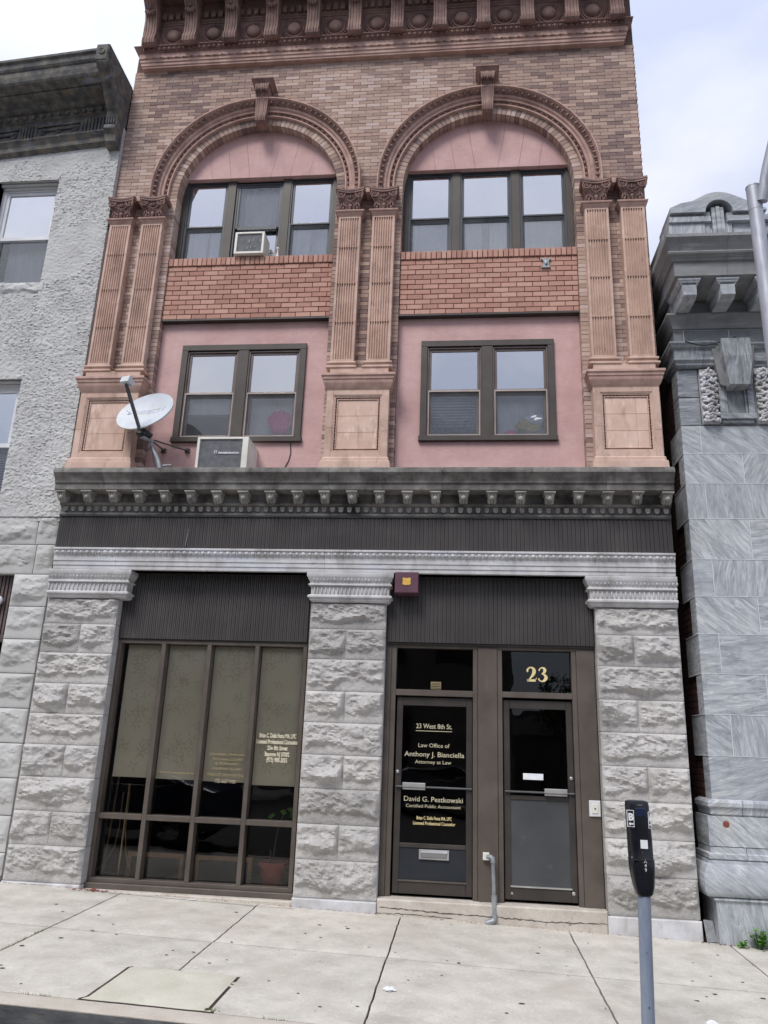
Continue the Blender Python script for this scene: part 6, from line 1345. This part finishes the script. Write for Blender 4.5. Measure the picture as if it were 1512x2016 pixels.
def crack(pts, w, name, parent, mat='dirt', flat=True):
    t = MB(); rr = random.Random(len(pts) * 31 + int(pts[0][0] * 100)); P_ = []
    for a, b in zip(pts[:-1], pts[1:]):
        n = max(2, int(math.dist(a, b) / .03))
        for k in range(n): P_.append(Vector(a).lerp(Vector(b), k / n) + Vector((rr.uniform(-.006, .006), rr.uniform(-.006, .006) if flat else 0, 0 if flat else rr.uniform(-.006, .006))))
    P_.append(Vector(pts[-1])); vs = []
    for i, p in enumerate(P_):
        d = (P_[min(i + 1, len(P_) - 1)] - P_[max(i - 1, 0)]).normalized(); s = Vector((-d.y, d.x, 0)) if flat else Vector((-d.z, 0, d.x)); ww = w * rr.uniform(.3, 1) * (0.2 if i in (0, len(P_) - 1) else 1); z = Vector((0, 0, gz(p.x, p.y) + .004)) if flat else Vector((0, 0, 0))
        vs += [tuple(p + s * ww + z), tuple(p - s * ww + z)]
    t.add(vs, [(2 * i, 2 * i + 1, 2 * i + 3, 2 * i + 2) for i in range(len(P_) - 1)]); return t.obj(name, mat, parent)
crack([(-.9, 9.086, -.10), (-.3, 9.086, -.125), (.3, 9.086, -.135), (.9, 9.086, -.15), (1.5, 9.086, -.14)], .005, 'crack', BB, flat=False)
crack([(-.92, 9.086, -.16), (-.5, 9.086, -.155), (-.1, 9.086, -.175)], .004, 'crack', BB, flat=False)
crack([(-3.9, 9.0, 0), (-3.0, 8.98, 0), (-2.3, 8.97, 0), (-1.8, 9.0, 0)], .006, 'crack', SWO)
# dirt strip against the walls, gum, litter, weeds
t = MB()
for k in range(120):
    x, y = random.uniform(-4.4, 3.3), random.uniform(5.95, 8.95); r = random.choice([.004, .005, .006, .008, .010, .012, .017]); n = 7; z = gz(x, y) + .0035
    t.add([(x + r * 1.3 * math.cos(a) * random.uniform(.7, 1.2), y + r * math.sin(a) * random.uniform(.7, 1.2), z) for a in [2 * PI * q / n for q in range(n)]], [tuple(range(n))])
tag(t.obj('gum_spots', 'gum'), 'black trodden gum spots scattered over the sidewalk', 'gum', kind='stuff')
t = MB()
for k in range(420):
    u = random.random()
    if u < .35: x, y = random.uniform(2.40, 3.6), 9.03 + random.gauss(0, .025)
    elif u < .5: x, y = -4.15 + random.gauss(0, .12), 9.03 + random.gauss(0, .03)
    else: x, y = random.uniform(-5.2, 2.5), 9.06 + random.gauss(0, .012)
    r = random.uniform(.004, .013); z = gz(x, y) + .004; a = random.uniform(0, 6.28)
    t.add([(x + r * math.cos(a), y + r * math.sin(a), z + .002), (x + r * math.cos(a + 2), y + r * .6 * math.sin(a + 2), z + .007), (x + r * math.cos(a + 4), y + r * math.sin(a + 4), z)], [(0, 1, 2)])
tag(t.obj('leaf_debris', 'rust'), 'brown leaf crumbs and grit swept against the foot of the walls', 'debris', kind='stuff')
def crumple(name, x, y, r, seed, label, flat=.6):
    t = MB(); rr = random.Random(seed); vs = []; nv, nu = 9, 14
    for j in range(nv + 1):
        for k in range(nu): th = PI * j / nv; a = 2 * PI * k / nu; f = r * (1 if j in (0, nv) else rr.uniform(.72, 1.15)); vs.append((x + f * math.sin(th) * math.cos(a), y + f * math.sin(th) * math.sin(a), gz(x, y) + r * flat + f * flat * math.cos(th)))
    t.add(vs, [(j * nu + k, (j + 1) * nu + k, (j + 1) * nu + (k + 1) % nu, j * nu + (k + 1) % nu) for j in range(nv) for k in range(nu)]); thing(t, name, 'paper', label, 'litter')
crumple('paper_ball', 1.75, 6.42, .045, 3, 'crumpled white paper ball on the sidewalk right of the parking meter', .9)
crumple('tissue_scrap', -.555, 6.66, .05, 5, 'flat torn white tissue on the middle sidewalk slab', .22)
t = MB(); t.bbox(-2.98, -2.9, 9.0, 9.03, gz(-2.94, 9) + .002, gz(-2.94, 9) + .008, .002); thing(t, 'paper_strip', 'paper', 'small white paper strip on the ground beneath the storefront window', 'litter')
t = MB(); 
for k in range(12): x, y = -4.05 + random.gauss(0, .07), 9.0 + random.gauss(0, .02); r = random.uniform(.02, .045); a = random.uniform(0, 6.28); z = gz(x, y) + .006; t.add([(x + r * math.cos(a), y + r * math.sin(a) * .5, z), (x + r * .5 * math.cos(a + 1.6), y + r * .4 * math.sin(a + 1.6), z + .015), (x - r * math.cos(a), y - r * math.sin(a) * .5, z), (x + r * .5 * math.cos(a - 1.6), y + r * .4 * math.sin(a - 1.6), z)], [(0, 1, 2, 3)])
tag(t.obj('dead_leaves', 'rust'), 'reddish dead leaves in front of the storefront corner', 'leaves', kind='stuff')
def weed(name, cx, cy, n, h, rad, label, seed):
    """one plant: stem clump plus individually placed leaves joined per plant"""
    rr = random.Random(seed); P_ = empty(name, (cx, cy, gz(cx, cy))); tag(P_, label, 'weed', 'weeds at the foot of the marble wall')
    s = MB(); l = MB(); z0 = gz(cx, cy)
    for k in range(n):
        a = rr.uniform(0, 6.28); r = rad * rr.random() ** .5; top = Vector((cx + r * math.cos(a), cy + r * .5 * math.sin(a) - .01, z0 + h * rr.uniform(.45, 1))); base = Vector((cx + .3 * r * math.cos(a), cy, z0))
        s.tube([base, (base + top) / 2 + Vector((0, 0, .01)), top], .002, 4)
        for q in range(7):
            p = base.lerp(top, rr.uniform(.3, 1.05)); b = rr.uniform(0, 6.28); d = Vector((math.cos(b), math.sin(b), rr.uniform(-.4, .5))).normalized() * rr.uniform(.022, .05); w = Vector((-d.y, d.x, rr.uniform(-.3, .3) * d.length)).normalized() * d.length * .42
            l.add([tuple(p), tuple(p + d * .5 + w), tuple(p + d), tuple(p + d * .5 - w)], [(0, 1, 2, 3)])
    s.obj('stem', 'leafdark', P_); tag(l.obj('foliage', 'leaf', P_), kind='stuff')
weed('weed', 2.96, 8.97, 26, .19, .10, 'leafy green weed nearest the corner at the foot of the marble wall', 1)
weed('weed', 3.20, 8.96, 34, .22, .13, 'largest green weed at the right edge by the marble wall', 2)
weed('weed', 2.80, 8.97, 7, .07, .05, 'tiny green weed tuft at the marble corner beside the gap', 3)
t = MB(); rr = random.Random(9)
for k in range(260):
    u = rr.random()
    if u < .45: y = rr.uniform(6.75, 7.5); x = -3.77 + rr.gauss(0, .006)
    elif u < .75: x = -1.70 + rr.gauss(0, .03); y = 5.88 + abs(rr.gauss(0, .03))
    else: x = rr.choice([-2.9, -3.05, -1.3, -1.2]) + rr.gauss(0, .03); y = YK + rr.gauss(0, .005)
    z = gz(x, y) - .01; hgt = rr.uniform(.01, .028); a = rr.uniform(0, 6.28); t.add([(x - .002, y, z), (x + .002, y, z), (x + hgt * .5 * math.cos(a), y + hgt * .4 * math.sin(a), z + hgt)], [(0, 1, 2)])
tag(t.obj('joint_moss', 'mossy'), 'thin moss and grass growing in the sidewalk joints', 'moss', kind='stuff')
# discarded printed card in the gap
t = MB(); v = Vector((2.53, 9.10, gz(2.5, 9.1))); t.add([tuple(v + Vector(p)) for p in ((-.04, 0, .0), (.07, .02, -.0), (.05, .07, .19), (-.05, .05, .2))], [(0, 1, 2, 3), (3, 2, 1, 0)]); thing(t, 'discarded_card', 'darkgrey', 'faded grey printed card leaning in the gap between the buildings', 'litter')
# ================================================================== PARKING METER
mx, my = 1.222, 5.95
PM = empty('parking_meter', (mx, my, gz(mx, my))); tag(PM, 'black parking meter head on a blue-grey post near the kerb', 'parking meter')
t = MB(); t.tube([(mx - .012, my, gz(mx, my) - .01), (mx + .012, my, .68)], .043, 20); t.obj('post', 'polepaint', PM, smooth=40)
t = MB(); secs = []
def sec(z, w, d, xo, c=.3): # rounded-rect section
    pts = []; 
    for k in range(20):
        a = 2 * PI * k / 20; ca, sa = math.cos(a), math.sin(a); e = .55; pts.append((mx + xo + .93 * w * (abs(ca) ** e) * (1 if ca >= 0 else -1), my + d * (abs(sa) ** e) * (1 if sa >= 0 else -1), z))
    return pts
levels = [(.640, .048, .045, .012), (.655, .062, .055, .012), (.70, .074, .062, .012), (.80, .088, .07, .008), (.87, .090, .074, .006), (.875, .086, .072, .004), (1.00, .086, .072, .002), (1.13, .084, .070, -.002), (1.22, .084, .068, -.004), (1.245, .080, .062, -.005), (1.252, .06, .045, -.005)]
vs = []
for L in levels: vs += sec(*L)
n = 20; t.add(vs, [(i * n + k, i * n + (k + 1) % n, (i + 1) * n + (k + 1) % n, (i + 1) * n + k) for i in range(len(levels) - 1) for k in range(n)] + [tuple(range((len(levels) - 1) * n, len(levels) * n)), tuple(range(n - 1, -1, -1))]); t.obj('housing', 'meterblack', PM, smooth=35)
fy = my - .076
t = MB(); t.box(mx - .008, mx + .040, fy - .001, fy + .01, .945, 1.0); t.obj('white_sticker', 'whitetext', PM)
# side decals wrap to the flanks
t = MB()
def frame_decal(t, xc, w, z0, z1, skew):
    for (a, b, c_, d) in ((-w, w, z1 - .004, z1), (-w, w, z0, z0 + .004), (-w, -w + .004, z0, z1), (w - .004, w, z0, z1)): t.add([(xc + a, fy + .0 + skew(xc + a), c_), (xc + b, fy + skew(xc + b), c_), (xc + b, fy + skew(xc + b), d), (xc + a, fy + skew(xc + a), d)], [(0, 1, 2, 3)])
sk = lambda x: .0 + max(0, abs(x - (mx - .002)) - .06) * 1.1
frame_decal(t, mx - .064, .022, 1.08, 1.19, sk); frame_decal(t, mx + .066, .013, 1.075, 1.185, sk); t.obj('decal_border', 'whitetext', PM)
stroke_text('B', .07, mx - .064, 1.125, fy - .001, 'whitetext', PM, bold=.003)
t = MB(); a = mx - .064; t.add([(a - .017, fy - .001, 1.101), (a - .004, fy - .001, 1.115), (a - .004, fy - .001, 1.106), (a + .016, fy - .001, 1.106), (a + .016, fy - .001, 1.096), (a - .004, fy - .001, 1.096), (a - .004, fy - .001, 1.087)], [(0, 6, 5, 4, 3, 2, 1)]); t.obj('arrow', 'whitetext', PM)
stroke_text('A', .06, mx + .066, 1.12, fy + .006, 'whitetext', PM, width=.02, bold=.002)
t = MB(); t.box(mx + .06, mx + .074, fy + .006, fy + .010, 1.096, 1.103); t.obj('arrow', 'whitetext', PM)
for (ch, z) in (('A', .855), ('4', .828), ('9', .80)): stroke_text(ch, .034, mx + .018, z, fy + .002, 'whitetext', PM)
t = MB(); t.bbox(mx - .06, mx + .065, fy - .003, fy + .01, .868, .873, .001); t.obj('seam', 'black', PM)
t = MB()
for k in range(3): t.box(mx - .012 + k * .011, mx - .006 + k * .011, fy + .004, fy + .012, 1.222, 1.228)
t.box(mx + .0, mx + .004, fy - .0005, fy + .01, .918, .924); t.lathe([(.006, 0), (.005, .003), (.0005, .004)], mx - .068, fy + .014, .885, 'y', 8); t.obj('rivet', 'galv', PM)
t = MB(); t.bbox(mx - .03, mx + .035, fy + .004, fy + .012, 1.15, 1.205, .003); t.obj('display_window', 'carblue', PM)
t = MB(); t.egg((mx - .006, my - .047, -.02), .004, .003, .006, 6, 4); t.egg((mx - .002, my - .047, .30), .003, .003, .004, 6, 4); t.obj('post_hole', 'black', PM)
# ================================================================== STREET LAMP at the right edge
lx, ly = 2.56, 6.0
LP = empty('street_lamp', (lx, ly, gz(lx, ly))); tag(LP, 'grey aluminium street lamp post with upswept arm at the right edge', 'street lamp')
t = MB(); t.tube([(lx + .0, ly, gz(lx, ly)), (lx - .0, ly, 3.0), (lx - .02, ly, 6.18)], [.095, .078, .058], 24); t.obj('post', 'aluminium', LP, smooth=40)
t = MB(); t.tube([(lx - .02, ly, 6.18), (lx - .022, ly, 6.42)], [.060, .060], 24); t.lathe([(.062, 0), (.062, .012), (.03, .02), (.001, .022)], lx - .022, ly, 6.42, 'z', 24); t.obj('post_cap', 'aluminium', LP, smooth=40)
t = MB(); t.tube([(lx + .02, ly - .05, 6.24), (lx + .06, ly - .12, 6.50), (lx + .17, ly - .2, 6.95), (lx + .40, ly - .5, 7.6), (lx + .8, ly - 1.0, 8.0)], [.046, .046, .042, .036, .03], 20); t.obj('arm', 'aluminium', LP, smooth=50)
t = MB(); t.egg((lx + 1.0, ly - 1.25, 8.03), .3, .14, .07, 16, 8, Matrix.Rotation(-.9, 3, 'Z')); t.obj('lamp_head', 'aluminium', LP, smooth=50)
t = MB(); t.tube([(lx - .0, ly, gz(lx, ly)), (lx, ly, gz(lx, ly) + .05), (lx, ly, gz(lx, ly) + .25)], [.17, .16, .10], 16); t.obj('base', 'aluminium', LP, smooth=40)
# dark bin cut by the lower right corner
bx, by = 2.19, 5.75
BN = empty('litter_bin', (bx, by, gz(bx, by))); tag(BN, 'glossy dark navy bin cut off by the lower right corner of the frame', 'bin')
t = MB(); 
def rr_(z, w): return [(bx + w * (abs(math.cos(a)) ** .5) * (1 if math.cos(a) >= 0 else -1), by + w * (abs(math.sin(a)) ** .5) * (1 if math.sin(a) >= 0 else -1), z) for a in [2 * PI * k / 24 for k in range(24)]]
b_ = gz(bx, by); lv = [(b_, .19), (b_ + .36, .21), (b_ + .40, .215), (b_ + .44, .20), (b_ + .455, .16)]; vs = []
for z, w in lv: vs += rr_(z, w)
t.add(vs, [(i * 24 + k, i * 24 + (k + 1) % 24, (i + 1) * 24 + (k + 1) % 24, (i + 1) * 24 + k) for i in range(4) for k in range(24)] + [tuple(range(96, 120))]); t.obj('body', 'carblue', BN, smooth=40)
t = MB(); vs = []; 
for z, w in ((b_ + .34, .216), (b_ + .40, .222), (b_ + .41, .216)): vs += rr_(z, w)
t.add(vs, [(i * 24 + k, i * 24 + (k + 1) % 24, (i + 1) * 24 + (k + 1) % 24, (i + 1) * 24 + k) for i in range(2) for k in range(24)]); t.obj('rim', 'leadgrey', BN, smooth=40)
# ================================================================== across the street (seen in the glass)
OB = empty('opposite_building', (-6, -12, -.2)); tag(OB, 'dark flat-roofed building across the street, mirrored in the storefront glass', 'building')
t = MB(); t.box(-22, 1.8, -20, -11, -.5, 8.2); t.box(-22.2, 2.0, -20, -10.8, 8.2, 8.5); t.obj('wall', 'oppwall', OB)
t = MB()
for k in range(8): x = -20 + k * 2.7; t.bbox(x, x + 1.5, -10.99, -10.95, 4.6, 6.6, .01)
t.v = [(x, -21.98 - y, z) for x, y, z in t.v]; t.obj('windows_band', 'black', OB)
t = MB(); t.box(-18, -2, -11, -10.9, .2, 2.6); t.obj('shopfront', 'black', OB); t = MB(); t.box(-18, -2, -11, -10.4, 2.9, 3.3); t.obj('awning', 'oppwall2', OB)
OB2 = empty('low_building', (8, -21, -.2)); tag(OB2, 'low pale building set back across the street, mirrored in the right door', 'building')
t = MB(); t.box(1.9, 22, -26, -19, -.9, 3.3); t.obj('wall', 'oppwall', OB2); t = MB(); t.box(1.9, 22, -19, -18.9, 2.3, 3.1); t.obj('sign_band', 'oppwall2', OB2)
TR = empty('street_tree', (4.3, -17, -.4)); tag(TR, 'round-crowned tree across the street mirrored under the street number', 'tree')
t = MB(); t.tube([(4.3, -17, -.5), (4.32, -17, 1.4), (4.4, -17, 2.6)], [.16, .12, .07], 8)
for k in range(6): a = k * 1.05; t.tube([(4.35, -17, 1.5 + .12 * k), (4.35 + .6 * math.cos(a), -17 + .6 * math.sin(a), 2.6 + .1 * k), (4.35 + 1.1 * math.cos(a), -17 + 1.1 * math.sin(a), 3.3 + .15 * k)], [.06, .04, .015], 5)
t.obj('trunk', 'bark', TR); t = MB(); rr = random.Random(4); cl = [(Vector((4.35 + rr.gauss(0, .8), -17 + rr.gauss(0, .8), 3.5 + rr.gauss(0, .55))), rr.uniform(.35, .65)) for _ in range(26)]
for c_, r in cl:
    for q in range(70):
        d = Vector((rr.gauss(0, 1), rr.gauss(0, 1), rr.gauss(0, 1))).normalized() * r * rr.random() ** .4; p = c_ + d; a = Vector((rr.gauss(0, 1), rr.gauss(0, 1), rr.gauss(0, 1))).normalized() * .07; b = a.orthogonal().normalized() * .045
        t.add([tuple(p - a), tuple(p + b), tuple(p + a), tuple(p - b)], [(0, 1, 2, 3)])
tag(t.obj('crown', 'leafdark', TR), kind='stuff')
def lantern(x, y, label):
    L_ = empty('post_lantern', (x, y, rz(x))); tag(L_, label, 'street lamp', 'lantern posts across the street')
    t = MB(); t.tube([(x, y, rz(x)), (x, y, rz(x) + .5), (x, y, rz(x) + .6), (x, y, 3.3)], [.14, .12, .06, .05], 10); t.obj('post', 'black', L_, smooth=40)
    t = MB(); t.lathe([(.08, 0), (.2, .5), (.22, .52), (.12, .62), (.05, .72), (.02, .9), (.001, .95)], x, y, 3.3, 'z', 8); t.obj('lantern', 'acwhite', L_)
lantern(-5.6, -8.2, 'black lantern post across the street, mirrored in the storefront blinds'); lantern(1.0, -8.2, 'black lantern post across the street, mirrored in the left transom')
def car(x, y, face, mat, label):
    C_ = empty('parked_car', (x, y, rz(x))); tag(C_, label, 'car', 'cars parked on the street'); z = rz(x)
    side = [(-2.2, .35), (-2.2, .62), (-2.0, .85), (-1.25, .95), (-.75, 1.36), (.75, 1.42), (1.55, 1.05), (2.1, .95), (2.22, .6), (2.18, .35), (1.75, .3), (-1.75, .3)]
    n = len(side); vs = []; 
    for (yo, s) in ((-.86, .97), (-.80, 1.0), (.80, 1.0), (.86, .97)):
        for (a, b) in side: ins = .12 if b > 1.0 else 0; vs.append((x + a * s, y + (yo - math.copysign(ins, yo)), z + (b if abs(yo) < .85 else .35 + (b - .35) * .96)))
    t = MB(); t.add(vs, [tuple(range(n)), tuple(range(4 * n - 1, 3 * n - 1, -1))] + [(i * n + k, (i + 1) * n + k, (i + 1) * n + (k + 1) % n, i * n + (k + 1) % n) for i in range(3) for k in range(n)]); t.obj('body', mat, C_, smooth=30)
    for s in (-1, 1):
        win = [(-1.1, .98), (-.68, 1.30), (.7, 1.35), (1.3, 1.06)]; yy = y + s * .76
        t = MB(); t.prism([(x + a, z + b) for a, b in win], yy - .006, yy + .006); t.obj('side_window', 'black', C_)
        t = MB(); pts = [(x + a, yy + s * .012, z + b) for a, b in ((-1.15, .97), (-.98, 1.12), (-.7, 1.32), (-.3, 1.37), (.2, 1.39), (.7, 1.37), (1.05, 1.22), (1.36, 1.05))]; t.tube(pts, .012, 6); t.tube([(x - 1.15, y + s * .80, z + .965), (x + 1.36, y + s * .80, z + 1.02)], .012, 6); t.obj('chrome_trim', 'chrome', C_)
        for wx in (-1.38, 1.38):
            t = MB(); t.lathe([(.2, 0), (.31, .0), (.33, .04), (.33, .18), (.31, .22)], x + wx, y + s * .86 + (.11 if s > 0 else .11), z + .33, 'y', 22); t.obj('wheel', 'rubber', C_, smooth=40)
            t = MB(); t.lathe([(.001, .0), (.05, 0), (.055, .02)], x + wx, y + s * .885, z + .33, 'y', 10)
            for q in range(10): a = 2 * PI * q / 10; t.tube([(x + wx + .04 * math.cos(a), y + s * .885, z + .33 + .04 * math.sin(a)), (x + wx + .21 * math.cos(a), y + s * .875, z + .33 + .21 * math.sin(a))], .013, 5)
            t.tube([(x + wx + .215 * math.cos(2 * PI * q / 20), y + s * .88, z + .33 + .215 * math.sin(2 * PI * q / 20)) for q in range(21)], .012, 5); t.obj('rim', 'steel', C_)
car(-6.2, 4.55, 1, 'carblue', 'dark blue car parked at the near kerb, mirrored in the storefront')
car(-.9, -6.2, 1, 'cargrey', 'silver car parked across the street, mirrored in the left door')
